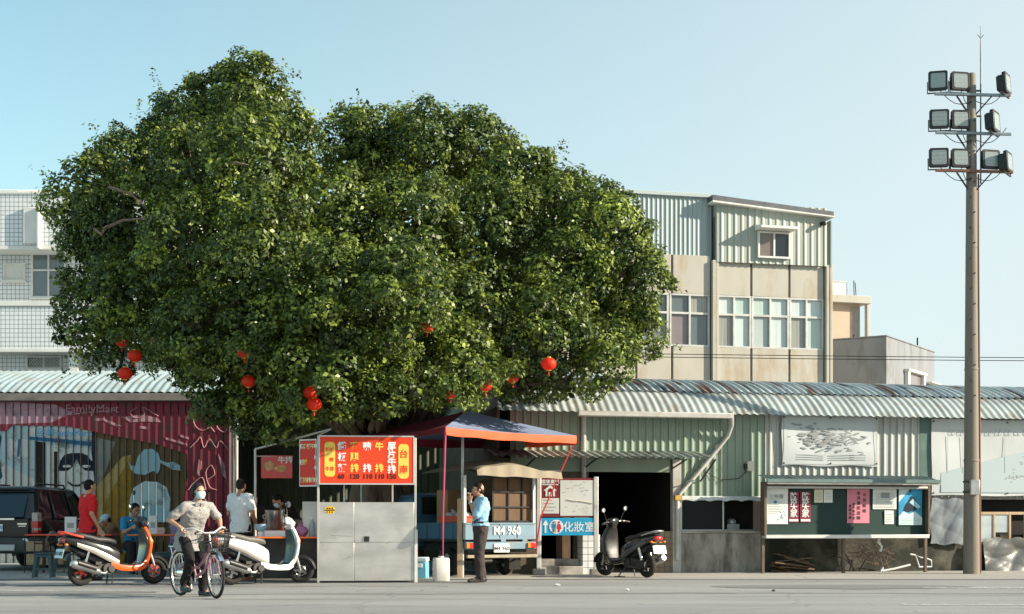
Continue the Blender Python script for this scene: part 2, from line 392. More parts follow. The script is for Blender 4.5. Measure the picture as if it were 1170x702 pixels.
# ================================================================ right metal shed
SA=V((0,27.92,0)); SR=R(12); W=framefn(SA,SR)
shed=empty('metal_shed',SA,SR); tag(shed,'long low green and pale corrugated metal shed with a curved rusty roof','shed')
def U(px,v=0): return W(px,598,v)[0]
def Z(px,py,v=0): return W(px,py,v)[1]
mb=MB()
corr(mb,U(583),U(776),[(0,2.28),(0,3.34)],'rib'); corr(mb,U(776),U(874),[(0,1.50),(0,3.34)],'rib')
mb.build('siding',greensid,shed)
mb=MB(); corr(mb,U(874),U(1050),[(0,.80),(0,3.36)],'rib'); corr(mb,U(1062),18.0,[(0,1.55),(0,3.36)],'rib'); mb.build('pale_siding',palesid,shed)
mb=MB(); u0,u1=U(1050),U(1061); mb.bb(u0,u1,-.035,.03,.7,3.30); mb.build('corner_flashing',dkgreen,shed,bevel=.006)
# roof: lower pale sheet, upper rusty sheet lapped over it
arc=[(-.34,3.19),(-.12,3.37),(.12,3.53),(.36,3.66),(.62,3.77)]
mb=MB(); corr(mb,-.35,18.1,arc,'sin',.158,.6); roof=mb.build('roof',zinc,shed,smooth=60)
arc2=[(.34,3.668),(.6,3.775),(.95,3.89),(1.4,3.995),(1.95,4.07),(2.6,4.115),(3.4,4.12),(4.4,4.03),(5.4,3.8),(6.3,3.45),(7.2,3.0)]
mb=MB(); corr(mb,-.35,13.0,[(a,z+.012) for a,z in arc2],'sin',.158,1.0); mb.build('upper_roof_sheet',rustroof,roof,smooth=60)
mb=MB()
mb.bb(18.0,18.06,.02,7,0,3.3); mb.bb(-.3,18.06,7,7.1,0,3.05)
for z0,ya,yb in((3.3,.02,.9),(3.5,.9,6.2)): pass
mb.prism([(.02,3.3),(7,3.0),(5.4,3.70),(3.4,4.0),(1.4,3.88),(.4,3.55)],Matrix(((0,1,0,-.27),(1,0,0,0),(0,0,1,0),(0,0,0,1))),.06)
mb.prism([(.02,3.3),(7,3.0),(5.4,3.70),(3.4,4.0),(1.4,3.88),(.4,3.55)],Matrix(((0,1,0,18.03),(1,0,0,0),(0,0,1,0),(0,0,0,1))),.06)
mb.build('end_wall',greensid,shed)
mb=MB(); mb.bb(-.3,-.24,.02,7,0,3.3); mb.build('end_wall',mat('dark weathered and shaded boards',(.10,.085,.06),.8,var=.3,scale=4),shed)  # left end given a darker colour in place of shade
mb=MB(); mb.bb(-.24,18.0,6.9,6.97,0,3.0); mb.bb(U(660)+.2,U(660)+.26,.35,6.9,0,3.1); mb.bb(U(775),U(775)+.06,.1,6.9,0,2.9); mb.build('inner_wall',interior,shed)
# gutter with bent downpipe
whpvc=mat('old white pipe',(.43,.43,.41),.5,var=.12,scale=5,dirt=(.3,.26,.2),damt=.3)
mb=MB(); mb.bb(U(660,-.40),U(836,-.40),-.46,-.34,3.09,3.20); g=mb.build('gutter',whpvc,shed,bevel=.02)
def wp(px,py,v): u,z=W(px,py,v); return V((u,v,z))
mb=MB(); pts=[wp(836,470,-.4),wp(836,486,-.25),wp(832,498,-.09),wp(804,533,-.09),wp(777,564,-.09),wp(774,572,-.09),wp(774,640,-.09)]
mb.tube(pts,.043,10); mb.build('downpipe',whpvc,g,smooth=50)
mb=MB(); u,z=W(775,569,-.1); mb.box((u,-.09,z),(.16,.10,.10)); mb.build('pipe_bracket',mat('yellowed bracket',(.5,.3,.08),.6,var=.2),g,bevel=.01)
mb=MB(); u=U(667,-.07); mb.cyl((u,-.07,1.9),(u,-.07,3.16),.05,n=12); mb.build('vent_pipe',whpvc,shed,smooth=50)
# small awning sheet over the opening
mb=MB(); corr(mb,U(560,-.4),U(803,-.4),[(-.95,2.275),(-.5,2.36),(-.02,2.44)],'sin',.17,.9)
awm=mat('awning sheet',(.36,.40,.36),.55,.1,var=.2,scale=3,dirt=(.12,.1,.08),damt=.4)
aw=mb.build('awning',awm,shed,smooth=60)
mb=MB()
for px in(600,668,768,800): 
    u=U(px); mb.bar((u,-.9,2.25),(u,-.02,1.85 if px>790 else 2.1),.025)
mb.build('awning_bracket',darksteel,aw)
# lintel of the opening, jambs, low walls
mb=MB(); mb.bb(U(583),U(766),-.01,.05,2.02,2.285); mb.build('lintel',greensid,shed,bevel=.008)
browntile=mat('brown tile',(.19,.15,.10),.6)
t,N,L,b=nodes(browntile); tc=N.new('ShaderNodeTexCoord'); mp=N.new('ShaderNodeMapping'); mp.inputs['Rotation'].default_value=(R(-90),0,0); L(tc.outputs['Object'],mp.inputs[0])
br=N.new('ShaderNodeTexBrick'); br.offset=0; br.inputs['Scale'].default_value=1; br.inputs['Brick Width'].default_value=.12; br.inputs['Row Height'].default_value=.12; br.inputs['Mortar Size'].default_value=.006
br.inputs['Color1'].default_value=(.22,.17,.11,1); br.inputs['Color2'].default_value=(.17,.13,.085,1); br.inputs['Mortar'].default_value=(.08,.07,.055,1); L(mp.outputs[0],br.inputs['Vector']); L(br.outputs['Color'],b.inputs['Base Color'])
mb=MB(); mb.bb(U(741),U(768),-.04,.12,0,.84); mb.build('tiled_jamb',browntile,shed,bevel=.005)
mb=MB(); mb.bb(U(768),U(777.5),-.045,.12,0,2.28); mb.build('door_post',whpvc,shed,bevel=.006)
dirtwall=mat('stained rendered wall',(.30,.28,.25),.9,var=.25,scale=1.8,bump=.4,bscale=18,dirt=(.115,.105,.09),damt=.6,dscale=2.6,stretch=(1.6,1.6,.5))
mosswall=mat('mossy rendered wall',(.10,.095,.075),.9,var=.3,scale=2,bump=.5,bscale=18,dirt=(.022,.024,.017),damt=.95,dscale=1.5)
mb=MB(); mb.bb(U(777.5),U(873),-.02,.14,0,.80); mb.build('low_wall',dirtwall,shed,bevel=.01)
mb=MB(); mb.bb(U(873),18.0,-.025,.14,0,.76); mb.build('mossy_low_wall',mosswall,shed,bevel=.01)
mb=MB(); mb.bb(U(777.5),U(873),-.04,.16,.80,.845); mb.build('window_sill',concrete,shed,bevel=.006)
alum=mat('dull aluminium',(.45,.46,.45),.4,.7,var=.1)
mb=MB()
for px in(779,827,871): u=U(px); mb.bb(u-.018,u+.018,.03,.07,.845,1.5)
mb.bb(U(779),U(871),.03,.07,1.46,1.5); mb.bb(U(779),U(871),.03,.07,.846,.872); wf=mb.build('window_frame',alum,shed,bevel=.004)
mb=MB(); mb.bb(U(781),U(826),.046,.054,.87,1.46); mb.build('pane',mat('dim dark glass',(.010,.013,.014),.35,spec=.15),wf)  # near-black, dulled pane puts the opening's darkness into the glass
# clutter seen in the dark window: shelf and box
mb=MB(); mb.bb(U(836),U(850),.25,.5,.846,.98); mb.ell((U(843),.37,1.02),(.10,.10,.08)); mb.build('shelf_clutter',galv,shed,smooth=40)
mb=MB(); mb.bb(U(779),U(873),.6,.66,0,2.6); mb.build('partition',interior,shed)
# plastic strip over the window
plast=mat('translucent plastic sheet',(.72,.76,.78),.22,trans=.35,bump=.6,bscale=9,var=.1,ior=1.2)
mb=MB(); n=30
vs=[];fs=[]
for i in range(n+1):
    u=U(777)+(U(872)-U(777))*i/n; dz=.02*math.sin(i*1.1)+.05*i/n*0; vv=-.07+.02*math.sin(i*.9)
    for k,(v2,z2) in enumerate(((-.03,1.55),(vv-.02,1.52+dz*.3),(vv-.05,1.46+dz))): vs.append((u,v2,z2))
for i in range(n):
    for k in range(2): a=i*3+k; fs.append((a,a+1,a+4,a+3))
mb.add(vs,fs); mb.build('plastic_strip',plast,shed,smooth=80)
# lower left: dark doorway with step and tiled pier behind the sign
mb=MB(); mb.bb(-.24,U(616),.02,.10,0,2.28); mb.bb(U(656),U(673),.02,.10,0,2.28); mb.bb(U(616),U(656),.02,.10,1.62,2.28); mb.build('lower_wall',mat('dark weathered and shaded boards',(.10,.085,.06),.8,var=.3,scale=4),shed)
mb=MB(); mb.bb(U(612),U(660),-.45,.0,0,.16); mb.bb(U(614),U(659),-.20,.02,.16,.30); mb.build('doorstep',concrete,shed,bevel=.01)
wtile=mat('white tile',(.66,.68,.68),.3)
t,N,L,b=nodes(wtile); tc=N.new('ShaderNodeTexCoord'); mp=N.new('ShaderNodeMapping'); mp.inputs['Rotation'].default_value=(R(-90),0,0); L(tc.outputs['Object'],mp.inputs[0])
br=N.new('ShaderNodeTexBrick'); br.offset=0; br.inputs['Scale'].default_value=1; br.inputs['Brick Width'].default_value=.13; br.inputs['Row Height'].default_value=.13; br.inputs['Mortar Size'].default_value=.006
br.inputs['Color1'].default_value=(.68,.70,.70,1); br.inputs['Color2'].default_value=(.60,.63,.63,1); br.inputs['Mortar'].default_value=(.12,.13,.13,1); L(mp.outputs[0],br.inputs['Vector']); L(br.outputs['Color'],b.inputs['Base Color'])
mb=MB(); mb.bb(U(659.5),U(679),-.42,.02,0,.78); mb.build('tiled_pier',wtile,shed,bevel=.006)
mb=MB(); mb.bb(U(640),U(656),.3,.36,.0,1.6); mb.build('inner_door',wood,shed)
# siding utility box
ub=MB(); u,z=W(855,533,-.06); ub.box((u+.03,-.07,z),(.13,.10,.20)); o=ub.build('meter_box',mat('cream plastic',(.62,.58,.48),.5,var=.1),shed,bevel=.012)
mb=MB(); mb.box((u-.06,-.06,z),(.06,.08,.10)); mb.tube([(u-.03,-.05,z-.1),(u-.2,-.05,z-.25),(u-.6,-.05,z-.28),(u-.9,-.05,z-.12),(u-1.0,-.05,z+.05)],.008,6); mb.build('cable',black,o)
# right end window band with plastic
mb=MB(); mb.bb(U(1062),18.0,-.035,.03,1.50,1.55); mb.build('head_rail',darksteel,shed)
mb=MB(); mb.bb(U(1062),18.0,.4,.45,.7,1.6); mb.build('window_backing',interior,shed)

# banners on the siding
bann=mat('faded banner vinyl',(.47,.51,.52),.5,var=.07,scale=1.2,bump=.15,bscale=3)
def banner(p0,p1,v,label,draw,name='printed_banner'):
    (xa,ya),(xb,yb)=p0,p1
    u0,z1=W(xa,ya,v);u1,z0=W(xb,yb,v)
    root=empty(name,(SA.x+math.cos(SR)*u0-math.sin(SR)*v,SA.y+math.sin(SR)*u0+math.cos(SR)*v,z0),SR); tag(root,label,'banner')
    w,h=u1-u0,z1-z0; mb=MB(); nx,ny=24,10; vs=[];fs=[]
    for s in(0,1):
        for j in range(ny+1):
            for i in range(nx+1):
                x=i/nx;y=j/ny; vs.append((x*w+.01*math.sin(7*y),-.012*s-.012*math.sin(9*x+3*y)*(1-abs(2*y-1)**4),y*h+.012*math.sin(11*x)*(1 if y<.5 else .6)))
    q=(nx+1)*(ny+1)
    for s in(0,1):
        for j in range(ny):
            for i in range(nx): a=s*q+j*(nx+1)+i; fs.append((a,a+1,a+nx+2,a+nx+1))
    mb.add(vs,fs); mb.build('sheet',bann,root,smooth=60,fixn=False)
    draw(root,w,h); 
    mb=MB()
    for x in(.04,w/2,w-.04):
        for z in(.05,h-.05): mb.cyl((x,-.035,z),(x,-.02,z),.018,n=8)
    mb.build('eyelet',darksteel,root)
    return root
faint=mat('faded grey print',(.26,.28,.28),.6); faint2=mat('pale grey print',(.36,.385,.385),.6); faint3=mat('pale blue print',(.36,.44,.47),.6)
def draw_map(root,w,h):
    r=random.Random(5); mb=MB()
    for k in range(170):
        x=w*(.5+r.gauss(0,.2)); z=h*(.55+r.gauss(0,.12)-.15*(x/w-.5)); 
        if not(.06*w<x<.94*w and .12*h<z<.9*h): continue
        a=r.uniform(.015,.09);b=r.uniform(.006,.022); th=r.uniform(-.4,.4)
        mb.prism([(x+a*math.cos(q)*math.cos(th)-b*math.sin(q)*math.sin(th),z+a*math.cos(q)*math.sin(th)+b*math.sin(q)*math.cos(th)) for q in [i*math.pi/4 for i in range(8)]],Matrix.Translation((0,-.027,0)),.004+.00001*k)
    mb.build('printed_map',faint,root)
    mb=MB()
    for x,a in((.62,.25),(.78,.18),(.3,.3)):
        for k in range(3): mb.bb(w*(x-a/2),w*(x+a/2),-.03,-.0262,h*(.12+.045*k),h*(.12+.045*k)+.012)
    for (a,b_) in((.02,.0),(.98,.0)): mb.bb(w*a-.004,w*a+.004,-.03,-.0262,h*.03,h*.97)
    mb.bb(w*.02,w*.98,-.0302,-.0264,h*.965,h*.972); mb.bb(w*.02,w*.98,-.0302,-.0264,h*.03,h*.037)
    mb.build('printed_text',faint2,root)
def draw_pano(root,w,h):
    mb=MB(); T=Matrix.Translation((0,-.026,0))
    mb.prism([(.22*w,.38*h),(.45*w,.5*h),(.7*w,.62*h),(.98*w,.52*h),(.98*w,.04*h),(.06*w,.04*h),(.06*w,.3*h)],T,.004); mb.build('printed_hill',faint3,root)
    r=random.Random(9); mb=MB(); T=Matrix.Translation((0,-.030,0))
    for cx,cz,n,sp in((.56,.25,22,.05),(.60,.44,6,.02),(.78,.36,26,.06),(.80,.42,14,.05)):
        for k in range(n):
            x=w*(cx+r.gauss(0,sp)); z=h*(cz+r.gauss(0,.03)); a=r.uniform(.01,.05); b=r.uniform(.005,.016)
            if x>w*.97: continue
            mb.prism([(x+a*math.cos(q),z+b*math.sin(q)) for q in [i*math.pi/3 for i in range(6)]],T,.003+.00002*k)
    mb.build('printed_sketch',faint,root)
    mb=MB()
    for k in range(14): 
        x=w*(.12+.85*k/14); hh=r.uniform(.04,.10)*h; mb.bb(x,x+.14,-.0315,-.0275,h*.80,h*.80+.008); mb.bb(x,x+.01,-.0315,-.0275,h*.80,h*.80+hh); mb.bb(x+.09,x+.10,-.0316,-.0275,h*.80,h*.80+hh)
    for x in(.1,.2,.48,.62): mb.bb(w*x,w*x+.008,-.032,-.0275,h*.3,h*.78)
    mb.build('printed_outline',faint2,root)
banner((893,474),(1003,533),-.05,'smaller white banner with a faded grey map print, hung above the notice board',draw_map)
banner((1064,479),(1235,567),-.05,'large white banner with pale blue hill print, hung behind the floodlight pole',draw_pano)

# plastic tarp sheets and wooden window frame at the right end
def crumple(name,label,cat,c,w,h,m,parts=None,amp=.05,seed=1,n=26,depth=.02,group=None):
    r=random.Random(seed); ph=[(r.uniform(-9,9),r.uniform(-8,8),r.uniform(0,6),1/(1+.25*k)) for k in range(9)]
    def f(x,z): return sum(a*(1-2*abs(math.sin((p*x/w+q*z/h)*.55*(1+.10*k)+s+.3*math.sin(3*x+2*z)))) for k,(p,q,s,a) in enumerate(ph))/3.2*amp
    mb=MB(); vs=[];fs=[];ny=max(6,int(n*h/w))
    for s in(0,1):
        for j in range(ny+1):
            for i in range(n+1):
                x=w*(i/n-.5);z=h*j/ny; vs.append((x+.015*math.sin(9*z),f(x,z)-s*.006-(.12*(1-j/ny)**2 if depth>.05 else 0),z+(.02*math.sin(14*x) if j==0 or j==ny else 0)))
    q=(n+1)*(ny+1)
    for s in(0,1):
        for j in range(ny):
            for i in range(n): a=s*q+j*(n+1)+i; fs.append((a,a+1,a+n+2,a+n+1))
    mb.add(vs,fs); o=mb.build(name,m,None,c,SR,smooth=80,fixn=False); tag(o,label,cat); return o
def LW(px,py,v):
    u,z=W(px,py,v); return V((SA.x+math.cos(SR)*u-math.sin(SR)*v,SA.y+math.sin(SR)*u+math.cos(SR)*v,z))
greyplas=mat('grey plastic film',(.20,.23,.25),.18,var=.25,scale=2,bump=.5,bscale=7,coat=.3)
silver=mat('silver tarpaulin',(.15,.155,.15),.38,.4,var=.15,scale=3,bump=.5,bscale=8)
crumple('plastic_sheet','crumpled grey plastic sheet covering the wall between the notice board and the pole','plastic sheet',LW(1084,622,-.10),.85,.95,greyplas,amp=.05,seed=3,n=60)
crumple('silver_tarp','wrinkled silver tarp draped over the wall base beside the floodlight pole','tarp',LW(1155,655,-.22),1.30,.74,silver,amp=.06,seed=8,depth=.2,n=70)
fr=empty('window_rack',LW(1118,622,-.13),SR); tag(fr,'pale wooden window frame with grey panes leaning above the silver tarp','window frame')
mb=MB(); 
for x in(0,.36,.72,1.08,1.4): mb.bb(x-.025,x+.025,-.02,.03,.05,.62)
mb.bb(-.03,1.45,-.024,.034,.62,.68); mb.bb(-.03,1.45,-.024,.034,0,.05); mb.build('frame',palewood,fr,bevel=.005)
for a_,b_,c_ in((.03,.33,.05),(.39,.69,.25),(1.11,1.37,.05)): mb=MB(); mb.bb(a_,b_,0,.01,c_,.62); mb.build('pane',mat('hazy pane',(.40,.46,.48),.25,var=.15),fr)
# ================================================================ left shed with the painted wall
LD=35.5
shed2=empty('painted_shed',V((-7,LD,0))); tag(shed2,'long wooden walled shed painted with a mural under a pale metal roof','shed')
def P2(px,py,off=0.0):      # local point on the front wall of the left shed
    p=at(px,py,LD); return V((p.x+7,-off,p.z))
woodwall=mat('brown board wall',(.20,.14,.065),.7,var=.3,scale=2.5,stretch=(4,4,.4),dirt=(.05,.04,.025),damt=.4)
dkwall=mat('dark green boards',(.075,.085,.055),.7,var=.3,scale=2.5,stretch=(4,4,.4))
x0,x1=P2(-330,600).x,P2(264,600).x
mb=MB(); mb.bb(x0,x1,0,.12,0,4.3); mb.build('wall',woodwall,shed2)
mb=MB(); corr(mb,x1,9.2,[(2.4,0),(2.4,4.9)],'rib',.2,1.0); mb.bb(x1,9.2,2.46,2.52,0,4.9); mb.bb(x1-.12,x1,.12,2.5,0,4.3); mb.build('corrugated_wall',dkwall,shed2)  # wall set back under the roof, a depth added to keep it shaded
mb=MB(); mb.bb(x0,x0+.1,.12,7,0,4.3); mb.bb(9.1,9.2,.12,7,0,4.3); mb.bb(x0,9.2,7,7.1,0,4.3); mb.build('side_wall',woodwall,shed2)
mb=MB(); corr(mb,x0-.3,9.4,[(-.16,4.26),(.6,4.58),(1.8,4.92),(3.2,5.14),(5,5.0),(7.4,4.3)],'sin',.20,.7)
mb.build('roof',mat('pale blue roof sheet',(.34,.44,.46),.5,.1,var=.12,scale=1.5,stretch=(2,.4,1),dirt=(.30,.30,.28),damt=.35),shed2,smooth=60)
mb=MB(); mb.bb(x0-.3,9.4,-.24,-.12,4.03,4.22); mb.build('gutter',mat('grey brown gutter',(.20,.18,.165),.5,var=.15),shed2,bevel=.02)
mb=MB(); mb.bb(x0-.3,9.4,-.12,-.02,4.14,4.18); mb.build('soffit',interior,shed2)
# mural: flat paint films on the boards
MURAL={k:mat('mural paint '+k,c,.75,var=v,scale=2.2,dirt=(.10,.085,.07),damt=.28,dscale=2.5) for k,c,v in (('maroon','943a48',.14),('sheen rose','bd93a2',.10),('white','e2e8e6',.06),('sky','c4dfe6',.06),('pale blue','a9d2de',.10),('blue','2f78a8',.1),('navy','16283a',.15),('dark','2a2622',.2),('ochre','b58d2c',.3),('straw','c9b070',.3),('umber','4c3818',.3),('grey','9aa09a',.15),('teal','1f5a60',.2),('pink','b98890',.12))}
lay=[0]
def paint(name,poly,col,step=True):
    lay[0]+=1
    mb=MB(); off=.002*lay[0]
    pts=[P2(a,b) for a,b in poly]
    mb.prism([(p.x,p.z) for p in pts],Matrix.Translation((0,-off/2-.0005,0)),off)
    return mb.build(name,MURAL[col],shed2)
def ring(cx,cy,rx,ry,n=22,a0=0,a1=360,wob=0,seed=0):
    r=random.Random(seed); return [(cx+rx*(1+r.uniform(-wob,wob))*math.cos(R(a0+(a1-a0)*i/n)),cy-ry*(1+r.uniform(-wob,wob))*math.sin(R(a0+(a1-a0)*i/n))) for i in range(n+(0 if a1-a0==360 else 1))]
# shop-front scene at left
paint('painted_shop_wall',[(-90,480),(108,480),(108,645),(-90,645)],'sky')
paint('grey_patch',[(108,500),(132,505),(124,530),(112,560),(108,645)],'grey')  # plain grey patch beside the shop wall
paint('yellow_patch',[(108,560),(140,522),(150,520),(150,600),(108,645)],'straw')  # straw and ochre patches overlap here
paint('yellow_patch',[(120,575),(150,520),(150,600),(140,645),(118,645)],'ochre')
paint('painted_field',[(-90,535),(0,528),(40,548),(40,645),(-90,645)],'white')
paint('painted_tree',[(-90,487),(-4,487),(2,500),(-1,520),(3,545),(-10,560),(-90,560)],'teal')
paint('painted_window',[(10,502),(32,502),(32,522),(10,522)],'white')
paint('painted_window_bar',[(21,502),(23.5,502),(22.5,522),(19.5,522)],'blue')
paint('painted_sign_board',[(34,488),(108,490),(108,503),(34,499)],'white')
paint('painted_stripe',[(34,499),(105,505),(105,510),(34,502.5)],'blue')
paint('painted_doorway',[(40,504),(52,506),(52,560),(40,560)],'dark')
paint('painted_wall_panel',[(54,509),(104,513),(104,645),(54,645)],'white')
paint('painted_post',[(62,516),(66,516),(66,560),(62,560)],'dark')
paint('painted_wall_corner',[(105,492),(108.5,492),(108.5,560),(105,560)],'navy')
# big pale face with a dark fringe (plain shapes)
paint('painted_face',ring(87,548,21,30),'white')
paint('painted_ear',[(69,527),(70.5,515),(78,521)],'white')
paint('painted_ear',[(98,521),(104.5,514),(106,527)],'white')
paint('painted_fringe',[(67,538),(69,527),(74,520),(82,518),(87.5,518),(88,525),(84,533),(78,538),(72,538.5)],'navy')
paint('painted_fringe',[(87,518),(94,518),(101,521),(105,528),(107,538.5),(98,538),(92,533),(88,525)],'navy')
paint('painted_eye',ring(77,533,5,1.6,10),'white'); paint('painted_eye',ring(99,533,5,1.6,10),'white')
paint('painted_smile',[(78,550),(84,554),(90,554),(96,550),(97,551),(91,556),(83,556),(77,551)],'navy')
# two pale round birds on the brown boards
paint('painted_bird',[(147,527),(150,532),(155,533),(158,522),(165,514),(174,513),(181,518),(184,527),(183,537),(180,542),(176,538),(166,543),(156,542),(150,537)],'pale blue')
paint('painted_bird',[(184,526),(191,529),(198,528),(206,532),(207,538),(198,537),(191,533),(184,529)],'pale blue')
paint('painted_round_animal',[(148,595),(149,570),(154,557),(166,550),(180,551),(191,557),(195,570),(194,585),(195,597),(180,595),(165,592)],'sky')
paint('painted_round_animal',[(149,596),(152,580),(165,574),(180,578),(193,585),(194,597)],'pale blue')
paint('painted_eye',ring(154,563,1.6,2.8,10),'navy')
# maroon arch
paint('painted_arch',[(-120,453),(264,453),(264,646),(214,646),(211,615),(206,592),(210,570),(215,545),(214,519),(180,508),(135,499),(105,493),(76,487),(14,486),(8,492),(2,493),(-3,487),(-120,487)],'maroon')
paint('painted_sky_sheen',[(-120,462),(20,460),(64,463),(84,472),(60,483),(10,485),(-120,485)],'sheen rose')  # sky sheen on the arch, painted as a pale area
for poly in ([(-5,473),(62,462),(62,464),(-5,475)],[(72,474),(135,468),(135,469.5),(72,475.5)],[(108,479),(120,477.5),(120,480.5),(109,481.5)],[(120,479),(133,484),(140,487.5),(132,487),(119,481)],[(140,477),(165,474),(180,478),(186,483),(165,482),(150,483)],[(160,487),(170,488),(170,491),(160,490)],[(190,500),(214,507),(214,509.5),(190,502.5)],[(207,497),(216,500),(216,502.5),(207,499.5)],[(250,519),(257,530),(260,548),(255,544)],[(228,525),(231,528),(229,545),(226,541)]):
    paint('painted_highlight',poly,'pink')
off=.002*(lay[0]+1)
curl=MB()
for pts in ([(158,466),(150,472),(156,478),(166,474),(164,466),(172,470),(182,476)],[(226,466),(222,482),(230,492),(240,488),(242,476),(236,480),(246,494)],[(246,478),(250,490),(258,494),(262,486)],[(218,512),(226,504),(230,500),(234,512),(240,502),(248,512),(252,504),(262,514)],[(238,548),(246,542),(242,532),(236,540),(240,556),(248,560)],[(216,560),(222,552),(232,546),(236,560)],[(226,566),(236,572),(232,582)]):
    q=[P2(a,b) for a,b in pts]; 
    sm=[]
    for i in range(len(q)-1):
        p0,p1,p2,p3=q[max(i-1,0)],q[i],q[i+1],q[min(i+2,len(q)-1)]
        for k in range(5):
            s=k/5; sm.append(.5*((2*p1)+(p2-p0)*s+(2*p0-5*p1+4*p2-p3)*s*s+(3*p1-p0-3*p2+p3)*s**3))
    sm.append(q[-1])
    curl.tube([V((p.x,-off,p.z)) for p in sm],.012,5)
curl.build('painted_script',MURAL['pink'],shed2)
p=P2(86,470); q=P2(113,468); s=P2(52,494); s2=P2(82,496)
text_mesh([('FamilyMart',(p.x+q.x)/2+.15,(p.z+q.z)/2,.30)],Matrix.Translation((0,-off-.002,0)),MURAL['pink'],'painted_letters',shed2)
text_mesh([('全家',s.x,s.z,.22),('FamilyMart',s2.x,s2.z,.21)],Matrix.Translation((0,-off-.002,0)),MURAL['blue'],'painted_letters',shed2)
mb=MB(); px=-326
while px<264:
    p=P2(px,600); mb.bb(p.x-.004,p.x+.004,-off-.002,-.0,0,4.0); px+=8.55
mb.build('board_seam',mat('dark seam line',(.018,.017,.015),.9),shed2)  # thin dark strips mark the joints between boards
mb=MB(); p=P2(265,600); mb.bb(p.x-.05,p.x+.05,-.12,.0,0,4.0); mb.build('edge_trim',mat('pinkish trim',(.45,.30,.29),.6,var=.2),shed2,bevel=.008)
mb=MB(); p=P2(271,600); mb.cyl((p.x,-.1,0),(p.x,-.1,4.0),.045,n=10); mb.build('downpipe',whpvc,shed2,smooth=50)

# ================================================================ white tiled building behind, left
TD=44.0
wb=empty('tiled_apartment',V((-15,TD,0))); tag(wb,'white tiled apartment block with dark grout grid and balconies behind the tree','building')
def P3(px,py): p=at(px,py,TD); return V((p.x+15,0,p.z))
wt=mat('white wall tile',(.6,.6,.6),.35)
t,N,L,b=nodes(wt); tc=N.new('ShaderNodeTexCoord'); mp=N.new('ShaderNodeMapping'); mp.inputs['Rotation'].default_value=(R(-90),0,0); L(tc.outputs['Object'],mp.inputs[0])
br=N.new('ShaderNodeTexBrick'); br.offset=0; br.inputs['Scale'].default_value=1; br.inputs['Brick Width'].default_value=.135; br.inputs['Row Height'].default_value=.135; br.inputs['Mortar Size'].default_value=.011; br.inputs['Mortar Smooth'].default_value=.3
br.inputs['Color1'].default_value=(.72,.74,.75,1); br.inputs['Color2'].default_value=(.66,.69,.70,1); br.inputs['Mortar'].default_value=(.22,.25,.27,1); L(mp.outputs[0],br.inputs['Vector']); L(br.outputs['Color'],b.inputs['Base Color'])
offw=mat('off white render',(.66,.66,.63),.7,var=.08,scale=2)
xl,xr=P3(-260,0).x,P3(215,0).x
mb=MB(); mb.bb(xl,xr,.9,8,0,P3(0,226).z); mb.build('wall',wt,wb)
for y0,y1,pp in((222,281,0),(350,398,0)):
    mb=MB(); mb.bb(xl,xr,0,.15,P3(0,y1).z,P3(0,y0).z); mb.build('balcony_front',wt,wb)
    mb=MB(); mb.bb(xl,xr,-.02,.9,P3(0,y1).z-.12,P3(0,y1).z-.001); mb.bb(xl,xr,-.04,.19,P3(0,y0).z,P3(0,y0).z+.08); mb.build('balcony_slab',offw,wb,bevel=.01)
mb=MB(); mb.bb(xl,xr,-.05,.95,P3(0,350).z,P3(0,344).z); mb.build('ledge',offw,wb,bevel=.01)
mb=MB(); mb.bb(P3(28,0).x,P3(44,0).x,-.12,0,P3(0,279).z,P3(0,238).z); mb.bb(P3(44.2,0).x,P3(47,0).x,-.2,0,P3(0,285).z,P3(0,238).z); mb.build('downpipe_shadow_box',offw,wb,bevel=.01)  # downpipe, plus a raised box put in for a shadow strip
mb=MB(); mb.bb(P3(76,0).x,P3(87,0).x,.2,.9,P3(0,432).z,P3(0,392).z-.13); mb.build('pillar',offw,wb,bevel=.02)
def window(root,P,xa,xb,ya,yb,v,fm,gm,cols=2,rows=1,tr=None,w=.05,ins=None,cur=None):
    x0,x1=P(xa,0).x if P is P3 else P(xa),P(xb,0).x if P is P3 else P(xb)
    z0,z1=yb,ya
    mb=MB(); mb.bb(x0,x1,v-.04,v+.06,z1-w,z1); mb.bb(x0,x1,v-.04,v+.06,z0,z0+w)
    for i in range(cols+1):
        x=x0+(x1-x0)*i/cols; x=min(max(x,x0+w/2),x1-w/2); mb.bb(x-w/2,x+w/2,v-.037,v+.057,z0+w,z1-w)
    if tr: mb.bb(x0+w,x1-w,v-.034,v+.054,tr-w/2,tr+w/2)
    o=mb.build('window',fm,root,bevel=.006)
    mb=MB(); mb.bb(x0+w,x1-w,v+.02,v+.026,z0+w,z1-w); mb.build('pane',gm,o)
    mb=MB(); mb.bb(x0-.03,x1+.03,v-.09,v+.06,z0-.06,z0-.001); mb.build('sill',offw,o,bevel=.006)
    return o
winframe=mat('grey window frame',(.50,.51,.49),.45,.3,var=.1)
glassday=mat('sky reflecting glass',(.10,.13,.14),.04,spec=.9,coat=.4)
bluecur=mat('pale blue curtain behind glass',(.36,.50,.52),.12,coat=.6,var=.1,stretch=(8,8,.3),scale=2)
curt=mat('whitish curtain behind glass',(.50,.58,.58),.15,coat=.6,var=.10,stretch=(10,10,.2),scale=2)
greycur=mat('grey curtain behind glass',(.27,.28,.26),.12,coat=.6,var=.25,stretch=(10,10,.2),scale=2)
mauve=mat('mauve grey blind behind glass',(.20,.175,.18),.15,coat=.5,var=.05)
P3f=P3
def P3(px,py):
    p=at(px,py,TD+.86); return V((p.x+15,0,p.z))
o=window(wb,P3,36,75,P3(0,289).z,P3(0,344).z+.1,.86,offw,glassday,2,tr=P3(0,309).z)
mb=MB(); mb.bb(P3(56,0).x,P3(72,0).x,.90,.905,P3(0,341).z,P3(0,291).z); mb.build('curtain',bluecur,o)
